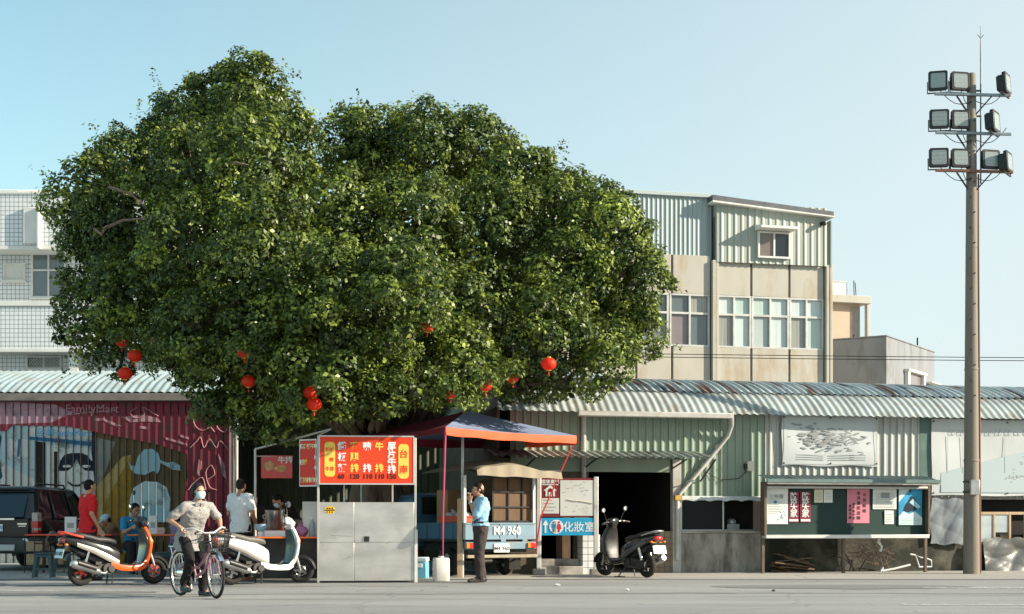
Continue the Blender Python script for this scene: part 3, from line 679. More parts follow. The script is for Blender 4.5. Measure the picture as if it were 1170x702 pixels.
window(wb,P3,4,29,P3(0,301).z,P3(0,321).z,.84,offw,offw,1)
o=window(wb,P3,30,70,P3(0,407).z,P3(0,422).z,.86,offw,glassdark,2)
mb=MB()
for i in range(12):
    x=P3(31,0).x+i*.09; mb.bar((x,.80,P3(0,421).z),(x+.3,.80,P3(0,408).z),.012); mb.bar((x+.3,.806,P3(0,421).z),(x,.806,P3(0,408).z),.012)
mb.build('lattice_grille',offw,o)
P3=P3f
mb=MB(); mb.bb(xl,P3(29,0).x,2,6,P3(0,222).z,P3(0,207).z+.2); mb.prism([(xl,P3(0,209).z),(P3(8,0).x,P3(0,209).z),(P3(30,0).x,P3(0,219).z),(xl,P3(0,219).z)],Matrix.Translation((0,1.4,0)),1.0); mb.build('roof_house',offw,wb,bevel=.02)

# ================================================================ factory building
FA=V(((815-CX)*45/F,45,0)); FR=R(13); FWf=framefn(FA,FR)
fac=empty('factory_building',FA,FR); tag(fac,'tall cream concrete factory block with corrugated metal top storey and ribbon windows','building')
def FU(px,v=0): return FWf(px,598,v)[0]
def FZ(py,px=815,v=0): return FWf(px,py,v)[1]
cream=mat('cream concrete panel',(.43,.415,.365),.85,var=.08,scale=1.2,bump=.2,bscale=20,dirt=(.36,.27,.16),damt=.30,dscale=.9,stretch=(1.5,1.5,.5))
facsid=mat('grey green metal siding',(.32,.36,.32),.5,var=.06,scale=1,stretch=(3,3,.4),dirt=(.40,.38,.32),damt=.2)
facsid2=mat('shade blue metal siding',(.30,.37,.38),.5,var=.06,scale=1,stretch=(3,3,.4))  # bluish shade of the left half is put into this siding colour
zt,zl,zw1,zw0,zb=FZ(228),FZ(298),FZ(337),FZ(397),FZ(436)
uL,uR=FU(560),FU(950)
mb=MB(); mb.bb(uL,uR-.02,.25,11,0,zl); mb.build('wall',cream,fac)
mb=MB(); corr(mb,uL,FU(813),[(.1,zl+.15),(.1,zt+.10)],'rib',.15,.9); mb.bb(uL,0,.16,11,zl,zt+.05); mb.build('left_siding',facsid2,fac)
mb=MB(); corr(mb,FU(819,-.12),FU(947,-.12),[(-.12,zl-.05),(-.12,FZ(243,950))],'rib',.235,.8); corr(mb,FU(819,-.12),FU(947,-.12),[(-.121,FZ(243,950)),(-.121,zt-.12)],'rib',.235,.8)
mb.bb(.05,uR-.06,-.06,11,zl,zt-.55); mb.bb(.05,.09,-.11,11,zl-.05,zt-.05); mb.bb(uR-.09,uR-.04,-.13,11,zl-.05,zt-.5); mb.build('upper_siding',facsid,fac)
# the roof edge drops to the right
mb=MB(); a0,a1=FU(814,-.3),FU(953,-.3)
for (dz,hh,vv,mm) in ((0,.16,-.5,0),):
    mb.prism([(a0,zt-.10),(a1,FZ(246,953,-.45)),(a1,FZ(240.5,953,-.45)),(a0,zt+.08)],Matrix.Translation((0,5.35,0)),11.3)
rf=mb.build('roof_edge',mat('dark grey flashing',(.10,.11,.12),.5,.2,var=.15),fac,bevel=.01)
mb=MB(); mb.prism([(a0,zt-.16),(a1,FZ(247.5,953,-.45)),(a1,FZ(246.2,953,-.45)),(a0,zt-.105)],Matrix.Translation((0,5.35,0)),11.4); mb.build('eave_trim',offw,rf)
mb=MB(); mb.bb(uL,FU(814),-.02,11,zt+.05,zt+.17); mb.build('left_parapet',mat('blue grey flashing',(.38,.45,.45),.5),fac,bevel=.01)
# panels
def panels(edges,y0,y1,v=0,t=.2):
    for i in range(len(edges)-1):
        mb=MB(); mb.bb(FU(edges[i])+.035,FU(edges[i+1])-.035,v,v+.24,y1,y0); mb.build('wall_panel',cream,fac,bevel=.012)
for z0,z1 in((zl-.02,zw1),(zw0,0.2)):
    panels([820,858.5,902,942],z0,z1); panels([560,600,640,684,727,768,812.6],z0+(.16 if z0>8 else 0),z1)
mb=MB(); mb.bb(uL,uR-.03,.12,.26,.2,zl); mb.build('panel_joint',mat('dark brown joint',(.06,.035,.025),.8),fac)
for px,v0 in((814.5,-.12),(818.5,-.10),(944,-.12),(948.5,-.10)):
    mb=MB(); u=FU(px); mb.bb(u-.05,u+.05,v0,.25,0,zl+(.0 if px<900 else -.0)); mb.build('pilaster',cream,fac,bevel=.012)
tr=FZ(359)
def fw(xa,xb,panes,tops):
    u0,u1=FU(xa),FU(xb); w=.06
    mb=MB(); mb.bb(u0,u1,.0,.14,zw1-w,zw1); mb.bb(u0,u1,.0,.14,zw0,zw0+w); n=len(panes)
    for i in range(n+1):
        x=min(max(u0+(u1-u0)*i/n,u0+w/2),u1-w/2); mb.bb(x-w/2,x+w/2,.003,.137,zw0+w,zw1-w)
    mb.bb(u0+w,u1-w,.006,.134,tr-.035,tr+.035); o=mb.build('window',winframe,fac,bevel=.005)
    for i,(p,q) in enumerate(zip(panes,tops)):
        a=u0+(u1-u0)*i/n+.02;c=u0+(u1-u0)*(i+1)/n-.02
        mb=MB(); mb.bb(a,c,.085,.092,zw0+.03,tr); mb.build('pane',p,o)
        mb=MB(); mb.bb(a,c,.085,.092,tr,zw1-.03); mb.build('pane',q,o)
curt2=mat('mint curtain behind glass',(.42,.53,.50),.15,coat=.6,var=.14,stretch=(12,12,.2),scale=2); curt3=mat('half drawn curtain behind glass',(.36,.42,.42),.12,coat=.6,var=.28,stretch=(7,7,.2),scale=2)
fw(819,858.3,[greycur,curt],[curt,curt2]); fw(858.7,901.5,[curt3,curt],[curt2,curt]); fw(901.9,941,[greycur,curt2],[curt,curt])
fw(765,811,[mauve,glassday],[glassday,greycur]); fw(722,764,[curt,glassday],[greycur,glassday]); fw(676,721,[mauve,mauve],[glassday,glassday])
# upper window with hood
u0,u1=FU(865,-.15),FU(902,-.15); z1,z0=FZ(263.5,884,-.4),FZ(294,884,-.4)
mb=MB(); w=.06; mb.bb(u0,u1,-.24,-.14,z1-w,z1); mb.bb(u0,u1,-.24,-.14,z0,z0+w)
for x in(u0+w/2,(u0+u1)/2,u1-w/2): mb.bb(x-w/2,x+w/2,-.237,-.143,z0+w,z1-w)
o=mb.build('hooded_window',offw,fac,bevel=.006)
mb=MB(); mb.bb(u0+.05,(u0+u1)/2,-.19,-.18,z0+.03,z1-.03); mb.build('pane',mat('brownish glass',(.17,.14,.12),.08,coat=.5),o)
mb=MB(); mb.bb((u0+u1)/2,u1-.05,-.19,-.18,z0+.03,z1-.03); mb.build('pane',glassdark,o)
mb=MB(); mb.prism([(-.66,z1+.02),(-.14,z1+.02),(-.14,z1+.22),(-.66,z1+.10)],Matrix(((0,1,0,(u0+u1)/2),(1,0,0,0),(0,0,1,0),(0,0,0,1))),u1-u0+.16); mb.build('window_hood',offw,o,bevel=.01)
mb=MB(); u,z=FWf(944,254,-.45); mb.box((u,-.22,z),(.12,.14,.12)); mb.ell((u,-.32,z-.02),.07); mb.build('wall_lamp',black,fac,smooth=40)

# ================================================================ beige house and grey concrete block
BD=56.0
bh=empty('beige_house',V(((968-CX)*BD/F,BD,0)),R(16)); tag(bh,'beige rendered house with a deep flat roof edge beside the factory','building')
beige=mat('beige render',(.52,.41,.31),.85,var=.08,scale=1.5)
s=BD/F; z1=CAMH+(HY-339)*s
mb=MB(); mb.bb(-1.2,.55,0,6,0,z1-.3); mb.build('wall',beige,bh)
mb=MB(); mb.bb(-1.3,.86,-.35,6.2,z1-.3,z1); mb.build('roof',cream,bh,bevel=.02)
mb=MB(); mb.bb(.70,.84,-.3,-.1,0,z1-.3); mb.build('pillar',cream,bh,bevel=.02)
mb=MB(); mb.bb(.15,.55,-.02,.0,z1-2.6,z1-.4); mb.build('side_panel',mat('grey beige panel',(.34,.30,.25),.8,var=.1),bh)
tank=empty('roof_tank',V(((962-CX)*BD/F,BD+1.2,z1)),R(16)); tag(tank,'white box water tank on the flat roof of the beige house','water tank')
mb=MB(); mb.bb(-.34,.34,-.35,.35,.08,.72); mb.build('tank_body',offw,tank,bevel=.04)
mb=MB(); 
for x in(-.28,.28):
    for y in(-.28,.28): mb.bb(x-.03,x+.03,y-.03,y+.03,0,.08)
mb.build('foot',darksteel,tank); mb=MB(); mb.bar((.36,-.36,.1),(.36,-.36,.74),.03); mb.bar((.34,-.36,.74),(-.34,-.36,.74),.03); mb.build('rail',galv,tank)
ant=empty('roof_rods',V(((984-CX)*BD/F,BD+1,z1)),R(16)); tag(ant,'two thin leaning metal rods standing on the beige house roof edge','aerial')
mb=MB(); mb.tube([(-.04,0,0),(-.06,0,.80)],.018,6); mb.tube([(.06,0,0),(.0,.0,.72)],.018,6); mb.build('rod',darksteel,ant)
CD=48.0
cb=empty('concrete_house',V(((1013-CX)*CD/F,CD,0)),R(-33)); tag(cb,'bare grey concrete block house with one white framed window, beside the factory','building')
s=CD/F; zt2=CAMH+(HY-384.5)*s
rawc=mat('raw concrete',(.205,.22,.24),.9,var=.12,scale=1.2,bump=.3,bscale=14,dirt=(.13,.125,.12),damt=.38,dscale=1.1,stretch=(1.6,1.6,.5))
mb=MB(); mb.bb(-2.25,0,0,5.5,0,zt2); mb.build('wall',rawc,cb,bevel=.03)
mb=MB(); mb.bb(-2.28,.02,-.02,5.53,zt2+.001,zt2+.05); mb.build('roof_slab',rawc,cb,bevel=.02)
zz=lambda py: CAMH+(HY-py)*s*1.03
mb=MB()
mb.bb(0.0,.16,1.9,2.1,2.5,zz(424)); mb.bb(.0,.16,3.7,3.9,2.5,zz(424)); mb.bb(.0,.20,1.85,3.95,zz(424),zz(421)); o=mb.build('window_surround',offw,cb,bevel=.015)
mb=MB(); mb.bb(.01,.03,2.1,3.7,2.5,zz(424)); mb.build('pane',mauve,o)
mb=MB(); mb.bb(0,.3,4.2,5.3,zz(431),zz(429.5)); mb.build('side_ledge',offw,cb,bevel=.01)
for (lx,ly) in((-.6,1),(-.2,2.3)):
    pass
mb=MB(); mb.tube([(-1.6,1.3,zt2),(-1.6,1.3,zt2+.32)],.03,6); mb.tube([(-.06,3.6,zt2),(-.06,3.6,zt2+.35)],.03,6); mb.build('roof_stub_rods',darksteel,cb)
# overhead cables
cg='thin dark overhead cables crossing the sky at right'
for py0,py1 in((404,405.5),(407.5,409)):
    mb=MB(); d=38.5; a=at(700,py0,d); c_=at(2100,py1,d); pts=[a.lerp(c_,i/14)-V((0,0,.12*math.sin(math.pi*i/14))) for i in range(15)]
    mb.tube(pts,.011,6); tag(mb.build('overhead_cable',black),'upper of the two thin black overhead cables in front of the factory' if py0<405 else 'lower of the two thin black overhead cables in front of the factory','cable',cg)
# ================================================================ the big tree
LOBES=[(105,225,27.5,50),(160,178,28.2,52),(205,150,28.6,48),(258,122,29,46),(285,108,28.2,40),(318,140,29.5,34),(230,205,26.2,70),(300,190,25.6,74),
(150,262,26.4,68),(108,292,27,48),(108,368,27,42),(150,338,26,62),(222,290,25,74),(300,290,24.4,74),(380,250,26.4,66),(405,172,28.4,46),(440,168,28.5,50),
(490,170,28.5,52),(540,172,28.5,50),(590,205,28.2,46),(640,238,27.8,46),(692,262,27.4,48),(722,318,26.8,42),(714,375,26.4,46),(648,315,26.2,64),(560,262,26.4,70),
(470,262,25.6,70),(458,342,24.3,72),(380,350,23.9,74),(302,372,24.1,68),(232,375,25,60),(540,352,25.4,64),(622,380,25.8,58),(684,408,25.8,44),(596,420,26.4,42),
(522,418,25.2,52),(442,412,24.2,64),(372,425,24.3,62),(312,442,24.9,52),(255,440,25.8,48),(205,410,26.6,32),(128,402,26.8,26),(640,436,26.0,24),(480,440,25,34),
(130,250,30.5,66),(240,180,31.5,80),(340,205,32,62),(440,195,32,80),(540,210,32,80),(640,270,31,75),(690,330,30.2,60),(600,330,31,85),(480,310,31.5,95),(360,290,31.5,95),(240,290,31,90),(160,300,30,55),(330,390,30.5,70),(440,400,30.5,70),(250,395,28.6,46),(330,420,28.2,58),(180,380,28.4,40),(430,430,27.5,50),(560,400,30,60),(290,465,25.6,38),(335,468,24.6,36),(385,462,24.0,34),(425,455,23.9,36),(470,446,23.7,36),(445,466,23.6,22),(515,440,24.4,34),(310,478,25.2,24),(428,462,23.9,24),(402,470,23.9,24),(455,458,23.8,22)]
tree=empty('shade_tree',V(((430-CX)*29.2/F,29.2,0))); tag(tree,'huge broad dark green fig tree spreading over the food stall and shed roofs','tree')
T0=tree.location.copy()
cen=[];rad=[]
rl=random.Random(21)
for px,py,d,r in LOBES:
    k_=.86 if r>45 and d<29 else .95
    cen.append(at(px,py,d+(rl.uniform(-.75,.75) if r>45 and d<29 else 0))); rad.append(r*k_*d/F)
cen=np.array([tuple(c) for c in cen]); rad=np.array(rad)
def leaves(points, scl, outward, rr):
    """one folded diamond leaf of four vertices per point"""
    n=len(points)
    nrm=outward*.8+rr.normal(size=(n,3))*.34+np.array([0,0,.2]); nrm/=np.linalg.norm(nrm,axis=1)[:,None]
    ax=rr.normal(size=(n,3))+outward*.5+np.array([0,0,-.25]); ax-=nrm*np.sum(ax*nrm,axis=1)[:,None]; ax/=np.linalg.norm(ax,axis=1)[:,None]
    sd=np.cross(nrm,ax); L=(scl*rr.uniform(.7,1.25,n))[:,None]; w=L*rr.uniform(.24,.34,n)[:,None]
    v=np.stack([points,points+ax*L*.5+sd*w+nrm*L*.10,points+ax*L-nrm*L*.06,points+ax*L*.5-sd*w+nrm*L*.10],axis=1)
    return v.reshape(-1,3)
pts=[];outs=[];scs=[];hues=[]
rr=np.random.default_rng(3)
SQ=np.array([1,1.15,1])
puf=[]                      # domed tufts spread over the lobes, kept apart so dark gaps stay between them
rad=rad*.86
for i in range(len(cen)):
    back=cen[i][1]>29.6
    ncl=int(520*rad[i]**2)+14
    d=rr.normal(size=(ncl,3)); d/=np.linalg.norm(d,axis=1)[:,None]
    q=rr.uniform(.82,1.12,ncl)[:,None]
    cl=cen[i]+d*q*rad[i]*SQ
    for c,dd in zip(cl,d):
        if back and dd[1]>.3: continue
        ins=np.linalg.norm((c-cen)/(rad[:,None]*SQ),axis=1); ins[i]=9
        if ins.min()<.80: continue
        r0=rr.uniform(.19,.40)
        if puf:
            A=np.array([x[0] for x in puf[-700:]]); RR=np.array([x[3] for x in puf[-700:]])
            if np.any(np.sqrt(np.sum((A-c)**2,axis=1))<(RR+r0)*.78): continue
        puf.append((c,dd,back,r0))
for i in range(len(cen)):          # small tufts standing off the lobes give the crown its ragged outline
    if cen[i][1]>30 or rad[i]<.5: continue
    for _ in range(9):
        dd=rr.normal(size=3)+np.array([0,0,.5]); dd/=np.linalg.norm(dd)
        for f_,r_ in ((1.08,.24),(1.30,.15)): puf.append((cen[i]+dd*(rad[i]*f_+rr.normal(0,.04)),dd,False,r_*rr.uniform(.85,1.2)))
for c,dd,back,r0 in puf:
    up=dd+np.array([0,0,.45]); up/=np.linalg.norm(up)
    k=int((2500 if not back else 420)*r0**2); tone=rr.normal(0,.45)
    g=rr.normal(size=(k*2,3)); g/=np.linalg.norm(g,axis=1)[:,None]; g=g[(g@up)>-.35][:k]; k=len(g)
    fr=np.array([noise.noise(V(c+q*r0)*6.0) for q in g])
    rd=r0*(.92+.5*fr)*(rr.uniform(.45,1,k)**.28)
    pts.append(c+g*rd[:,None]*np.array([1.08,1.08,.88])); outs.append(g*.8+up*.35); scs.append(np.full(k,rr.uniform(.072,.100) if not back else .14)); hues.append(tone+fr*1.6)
spr=puf
print('sprays',len(spr))
LAN=[(154,407,25.2,8.2,'upper of two whole red lanterns hanging before the white tiled building and shed roof'),(143,427,25.1,8.4,'lower of two whole red lanterns hanging before the pale shed roof above the mural'),
(139,391,25.5,7,'half hidden red lantern just above the two whole ones over the mural'),(177,390,25.3,7,'half hidden red lantern in leaves beside the upper whole one over the mural'),
(279,403,23.3,8,'half hidden red lantern in leaves above the lantern over the man in white'),(284,436,23.9,8,'red lantern hanging above the man in white, below a half hidden one'),
(355,449,23.25,8.4,'upper lantern of the touching red pair hanging over the angled side menu'),(359,462,23.2,8.6,'lower lantern of the touching red pair hanging over the angled side menu'),
(488,374,23.15,7,'small red lantern mostly buried in leaves high at the middle of the tree'),(627,416,24.1,8.6,'large whole red lantern hanging alone on the factory side of the tree'),
(555,441,23.6,7.5,'red lantern above the ridge of the red and blue canopy'),(586,432,24.3,7,'red lantern half hidden between the lone large one and the canopy ridge lantern'),(515,450,23.5,6.5,'half hidden red lantern in leaves above the red side of the canopy')]
HID={2,3,4,10,11,12,8}
for q,(px,py,d,r0,_l) in enumerate(LAN):
    if q in HID:
        p=np.array(tuple(at(px,py,d)))
        for ox,oz in((-.10,.09),(.09,.12),(.0,.17)):
            k=90; g=rr.normal(size=(k,3))*.075; pts.append(p+np.array([ox,-.17,oz])+g); o=g+np.array([.02,-.03,.02]); outs.append(o/np.linalg.norm(o,axis=1)[:,None]); scs.append(np.full(k,.08)); hues.append(np.full(k,.3))
# straggling shoots that break the outline
for i in range(44):
    if cen[i][1]>29.5 or rad[i]<.5: continue
    for _ in range(7):
        d=rr.normal(size=3)+np.array([0,0,.35]); d/=np.linalg.norm(d); L=rr.uniform(.25,.7); st=cen[i]+d*rad[i]*1.05
        k=30; t=rr.uniform(0,1,k)[:,None]; p=st+d*t*L+rr.normal(size=(k,3))*.07*(1.3-t)
        pts.append(p); outs.append(np.tile(d,(k,1))+rr.normal(size=(k,3))*.4); scs.append(np.full(k,.075)); hues.append(np.full(k,rr.normal(.4,.8)))
# inner foliage so the crown closes
for i in range(len(cen)):
    k=int(520*rad[i]**2)
    g=rr.normal(size=(k,3)); g/=np.linalg.norm(g,axis=1)[:,None]; g*=(rr.uniform(0,1,k)**.4)[:,None]*rad[i]*.85
    pts.append(cen[i]+g); outs.append(g/(np.linalg.norm(g,axis=1)[:,None]+1e-6)); scs.append(np.full(k,.17)); hues.append(rr.normal(-.6,.5,k))  # darker tone puts the crown's inner shade into these leaves
P_=np.concatenate(pts);O_=np.concatenate(outs);S_=np.concatenate(scs);H_=np.concatenate(hues)
keep=(P_[:,2]>np.where(P_[:,0]<-3.45,2.38,2.62))&~((P_[:,0]>-3.0)&(P_[:,2]<3.25)&(P_[:,0]<1.4)&(P_[:,1]<29.5)&(P_[:,1]>24.45))&~((P_[:,0]>-2.75)&(P_[:,2]<np.where(P_[:,0]<-1.85,2.79,2.93))&(P_[:,1]<=24.45))
for q,(px,py,d,r0,_l) in enumerate(LAN):     # nothing grows right against a lantern
    p=at(px,py,d); rd=r0*d/F
    lim=.04 if q not in HID else -.06
    keep&=~((np.abs(P_[:,0]-p.x)<rd+lim)&(np.abs(P_[:,2]-p.z)<rd+lim)&(P_[:,1]<p.y+rd)&(P_[:,1]>p.y-(1.6 if q not in HID else rd)))
P_,O_,S_,H_=P_[keep],O_[keep],S_[keep],H_[keep]
O_/=np.linalg.norm(O_,axis=1)[:,None]+1e-9
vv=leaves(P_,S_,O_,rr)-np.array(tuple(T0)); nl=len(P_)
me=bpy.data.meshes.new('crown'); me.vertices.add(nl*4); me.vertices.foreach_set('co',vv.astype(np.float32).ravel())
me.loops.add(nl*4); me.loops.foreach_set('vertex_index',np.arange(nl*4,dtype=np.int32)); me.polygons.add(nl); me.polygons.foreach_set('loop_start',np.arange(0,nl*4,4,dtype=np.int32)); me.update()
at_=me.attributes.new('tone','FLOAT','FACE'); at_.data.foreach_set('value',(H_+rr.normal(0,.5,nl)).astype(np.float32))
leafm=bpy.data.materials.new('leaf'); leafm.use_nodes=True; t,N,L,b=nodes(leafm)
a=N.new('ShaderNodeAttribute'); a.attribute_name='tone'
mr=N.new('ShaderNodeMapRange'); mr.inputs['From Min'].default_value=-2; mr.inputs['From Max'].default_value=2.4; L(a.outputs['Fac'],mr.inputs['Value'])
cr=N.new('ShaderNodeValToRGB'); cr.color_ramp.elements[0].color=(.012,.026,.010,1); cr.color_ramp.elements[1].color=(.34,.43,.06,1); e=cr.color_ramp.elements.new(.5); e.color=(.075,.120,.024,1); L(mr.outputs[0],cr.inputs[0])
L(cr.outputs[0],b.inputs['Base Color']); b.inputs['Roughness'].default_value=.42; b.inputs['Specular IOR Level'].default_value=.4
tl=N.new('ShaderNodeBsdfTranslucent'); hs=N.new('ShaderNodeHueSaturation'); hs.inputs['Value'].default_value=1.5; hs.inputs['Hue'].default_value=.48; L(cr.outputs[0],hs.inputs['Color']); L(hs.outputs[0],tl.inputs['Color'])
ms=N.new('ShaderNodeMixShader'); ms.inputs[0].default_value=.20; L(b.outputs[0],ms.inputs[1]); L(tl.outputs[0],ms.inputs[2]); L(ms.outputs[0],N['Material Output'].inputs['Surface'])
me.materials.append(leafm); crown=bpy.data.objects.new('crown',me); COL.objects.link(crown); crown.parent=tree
print('leaves',nl)
bark=mat('grey brown bark',(.17,.125,.09),.9,var=.3,scale=5,stretch=(3,3,.6),bump=.8,bscale=14)
r=random.Random(4); mb=MB()
def wig(p,q,n=8,a=.12):
    out=[]
    for i in range(n+1):
        s=i/n; x=p.lerp(q,s); k=math.sin(math.pi*s)*a; out.append(x+V((r.uniform(-k,k),r.uniform(-k,k),r.uniform(-k,k)*.5)))
    return out
fork=V((0,0,2.2))
for dx,dy,rr0 in((0,0,.34),(.30,-.12,.22),(-.32,.08,.24),(.1,.26,.24),(-.12,-.24,.18),(.62,.05,.12)):
    p=wig(V((dx*1.5,dy*1.5,-.02)),fork+V((dx*.7,dy*.7,r.uniform(-.2,.4))),7,.05); mb.tube(p,[rr0*(1.25-.35*i/7) for i in range(8)],10)
for k in range(6):
    a=k*1.05; mb.tube([V((math.cos(a)*.8,math.sin(a)*.6,-.02)),V((math.cos(a)*.45,math.sin(a)*.38,.12)),V((math.cos(a)*.2,math.sin(a)*.2,.5))],[.06,.13,.16],8)
mb.build('trunk',bark,tree,smooth=60)
mb=MB()
for i,(c,ra) in enumerate(zip(cen,rad)):
    q=V(c)-T0
    if i%2 and i<43: continue
    st=fork+V((r.uniform(-.25,.25),r.uniform(-.2,.2),r.uniform(-.2,.5)))
    mid=st.lerp(q,.45)+V((0,0,.5)); p=wig(st,mid,5,.15)+wig(mid,q,6,.2)[1:]
    mb.tube(p,[.15*(1-.86*j/(len(p)-1)) for j in range(len(p))],7)
    for _ in range(5):
        d=V((r.gauss(0,1),r.gauss(0,1)-.3,r.gauss(0,1)+.3)).normalized()*ra*r.uniform(.75,1.02)
        mb.tube(wig(q-d*.1,q+d,4,.08),[.03,.024,.018,.012,.007],5)
# bare pale twigs at the left
for pts_ in(((118,262,25.2),(140,252,25),(168,250,24.9),(180,246,24.8)),((108,262,25.3),(116,268,25.1),(122,258,25.1)),((255,190,24.2),(268,186,24.1),(284,189,24.1)),((125,214,25.4),(150,222,25.2),(165,236,25.1))):
    mb.tube([at(*q)-T0 for q in pts_],[.03,.024,.016,.008][:len(pts_)],5)
mb.build('branch',bark,tree,smooth=60)

# ================================================================ red lanterns
lred=mat('red lantern cloth',(.80,.045,.012),.5,var=.08,sub=0)
t,N,L,b=nodes(lred); tl=N.new('ShaderNodeBsdfTranslucent'); tl.inputs['Color'].default_value=(.9,.08,.015,1); ms=N.new('ShaderNodeMixShader'); ms.inputs[0].default_value=.4; L(b.outputs[0],ms.inputs[1]); L(tl.outputs[0],ms.inputs[2]); L(ms.outputs[0],N['Material Output'].inputs['Surface'])
gold=mat('gold trim',(.70,.38,.06),.35,.6,var=.1)
def lantern(loc,r0,label,tilt):
    root=empty('paper_lantern',loc,tilt); tag(root,label,'lantern','red lanterns hanging in the tree')
    mb=MB(); n=24; prof=[]
    for i in range(13):
        t=-math.pi/2*.86+math.pi*.86*i/12; prof.append((math.cos(t)*1.0,math.sin(t)*.86))
    rings=[[V((q*r0*(1+.03*math.cos(k*math.pi))*math.cos(2*math.pi*k/n),q*r0*(1+.03*math.cos(k*math.pi))*math.sin(2*math.pi*k/n),z*r0)) for k in range(n)] for q,z in prof]
    mb.loft(rings); mb.build('lantern_body',lred,root,smooth=50)
    for s in(1,-1):
        mb=MB(); mb.cyl((0,0,s*r0*.80),(0,0,s*r0*.92),r0*.34,r0*.30,16); mb.build('lantern_cap',gold,root,smooth=40)
    mb=MB(); mb.tube([(0,0,r0*.9),(0,0,r0*.9+.45)],.006,5); mb.build('cord',black,root)
    mb=MB(); mb.cyl((0,0,-r0*1.55),(0,0,-r0*.92),r0*.10,r0*.05,8); mb.build('tassel',lred,root,smooth=40)
for px,py,d,r0,lab in LAN: lantern(at(px,py,d),r0*d/F,lab,random.uniform(0,3))
# ================================================================ floodlight mast
PD=28.0; ppm=F/PD
pole=empty('floodlight_mast',V(((1110-CX)*PD/F,PD,0))); tag(pole,'tall round concrete mast carrying three tiers of floodlights','light mast')
polem=mat('mast concrete',(.20,.175,.145),.75,var=.12,scale=2,stretch=(2,2,.4),bump=.3,bscale=22,dirt=(.16,.13,.10),damt=.35)
zt=CAMH+(HY-84)/ppm
mb=MB(); mb.lathe([(.160,0),(.150,1.5),(.126,4.5),(.104,7.5),(.085,zt-.03),(.06,zt)],n=24)
for z in(2.2,4.0,6.4): mb.lathe([(.165-.009*z,z),(.172-.009*z,z+.01),(.172-.009*z,z+.05),(.162-.009*z,z+.06)],n=24)
mb.build('pole',polem,pole,smooth=50)
mb=MB(); mb.tube([(.155,-.06,0),(.150,-.06,2),(.125,-.05,6),(.12,-.05,zt-2)],.018,6); mb.build('conduit',mat('brown conduit',(.16,.07,.045),.6,var=.2),pole)
mb=MB(); 
for i in range(20):
    z=3.2+i*.30; rr1=.165-.009*z; mb.bar((-.02+(.04 if i%2 else -.04),-rr1,z),(-.02+(.04 if i%2 else -.04),-rr1-.05,z),.02)
mb.build('step_bolt',darksteel,pole)
mb=MB(); zz=lambda py: CAMH+(HY-py)/ppm
xx=lambda px: (px-1110)/ppm
mb.tube([(xx(1120.5),0,zz(210)),(xx(1120.5),0,zz(60)),(xx(1120.2),0,zz(30))],[.014,.012,.004],6)
for s in(-1,1): mb.tube([(xx(1120.5),0,zz(44)),(xx(1120.5)+s*.06,0,zz(40))],.006,5)
for py in(104,133): mb.bar((xx(1112),0,zz(py)),(xx(1121),0,zz(py)),.03)
mb.build('lightning_rod',darksteel,pole)
armblue=mat('blue grey steel arm',(.22,.28,.31),.5,.5,var=.25,dirt=(.25,.10,.05),damt=.25,dscale=6)
armrust=mat('rusty steel arm',(.20,.10,.07),.7,.3,var=.3,scale=7)
flframe=mat('black floodlight housing',(.015,.016,.017),.4,var=.2)
fllens=mat('floodlight glass',(.27,.32,.32),.10,coat=.6,var=.1,stretch=(14,14,2))
flwhite=mat('floodlight back',(.62,.58,.52),.5,var=.1)
def flood(px,py,arm_py,yaw,w,h,tilt=-4):
    root=empty('floodlight',(xx(px),-.10,zz(py))); root.parent=pole; root.rotation_euler=(R(tilt),0,R(yaw))
    hw,hh=w/2,h/2
    mb=MB(); pr=[(-hw*.84,-hh),(hw*.84,-hh),(hw,-hh*.84),(hw,hh*.84),(hw*.84,hh),(-hw*.84,hh),(-hw,hh*.84),(-hw,-hh*.84)]
    mb.prism(pr,Matrix.Translation((0,0,0)),.07); mb.prism([(a*.8,c*.8) for a,c in pr],Matrix.Translation((0,.08,0)),.10)
    for k in range(7): mb.bb(-hw*.7+k*hw*.233-.006,-hw*.7+k*hw*.233+.006,.10,.16,-hh*.7,hh*.7)
    mb.build('housing',flframe,root,bevel=.008)
    mb=MB(); mb.prism([(a*.75,c*.75) for a,c in pr],Matrix.Translation((0,-.036,0)),.006)
    for k in range(4): mb.bb(-hw*.7,hw*.7,-.041,-.0385,-hh*.6+k*hh*.4,-hh*.6+k*hh*.4+.006)
    mb.build('lens',fllens,root)
    mb=MB(); dz=zz(arm_py)-zz(py)
    for s in(-1,1): mb.bar((s*(hw+.012),.03,0),(s*(hw+.012),.03,-hh-.03),.018)
    mb.bar((-hw-.02,.03,-hh-.035),(hw+.02,.03,-hh-.035),.03,.018); mb.bar((0,.03,-hh-.035),(0,.03,dz+.02),.03); mb.build('bracket',darksteel,root)
w0=.36
for py,m,x0,x1 in((110,armblue,1066,1152),(154,armblue,1067,1153),(197,armrust,1067,1154)):
    mb=MB(); mb.bar((xx(x0),-.12,zz(py-.5)),(xx(x1),-.12,zz(py+1.5)),.07,.05); o=mb.build('crossarm',m,pole,bevel=.006)
    mb=MB(); mb.bar((xx(1091),-.12,zz(py+2)),(xx(1105),-.05,zz(py+20)),.025); mb.bar((xx(1131),-.12,zz(py+2)),(xx(1112),-.05,zz(py+24)),.025); mb.build('brace',darksteel,o)
for px,py,a,yaw,w,h in((1070,94.5,110,-14,.37,.39),(1095,95,110,10,.38,.37),(1148,97.5,110,56,.40,.40),(1071.5,138,154,-8,.38,.38),(1095.5,138.5,154,6,.37,.37),(1135,141,154,54,.42,.42),(1071,182,197,-6,.38,.38),(1095.5,182.5,197,6,.37,.37),(1130,184,197,12,.38,.38),(1150,187,197,56,.42,.40)):
    flood(px,py,a,yaw,w,h)
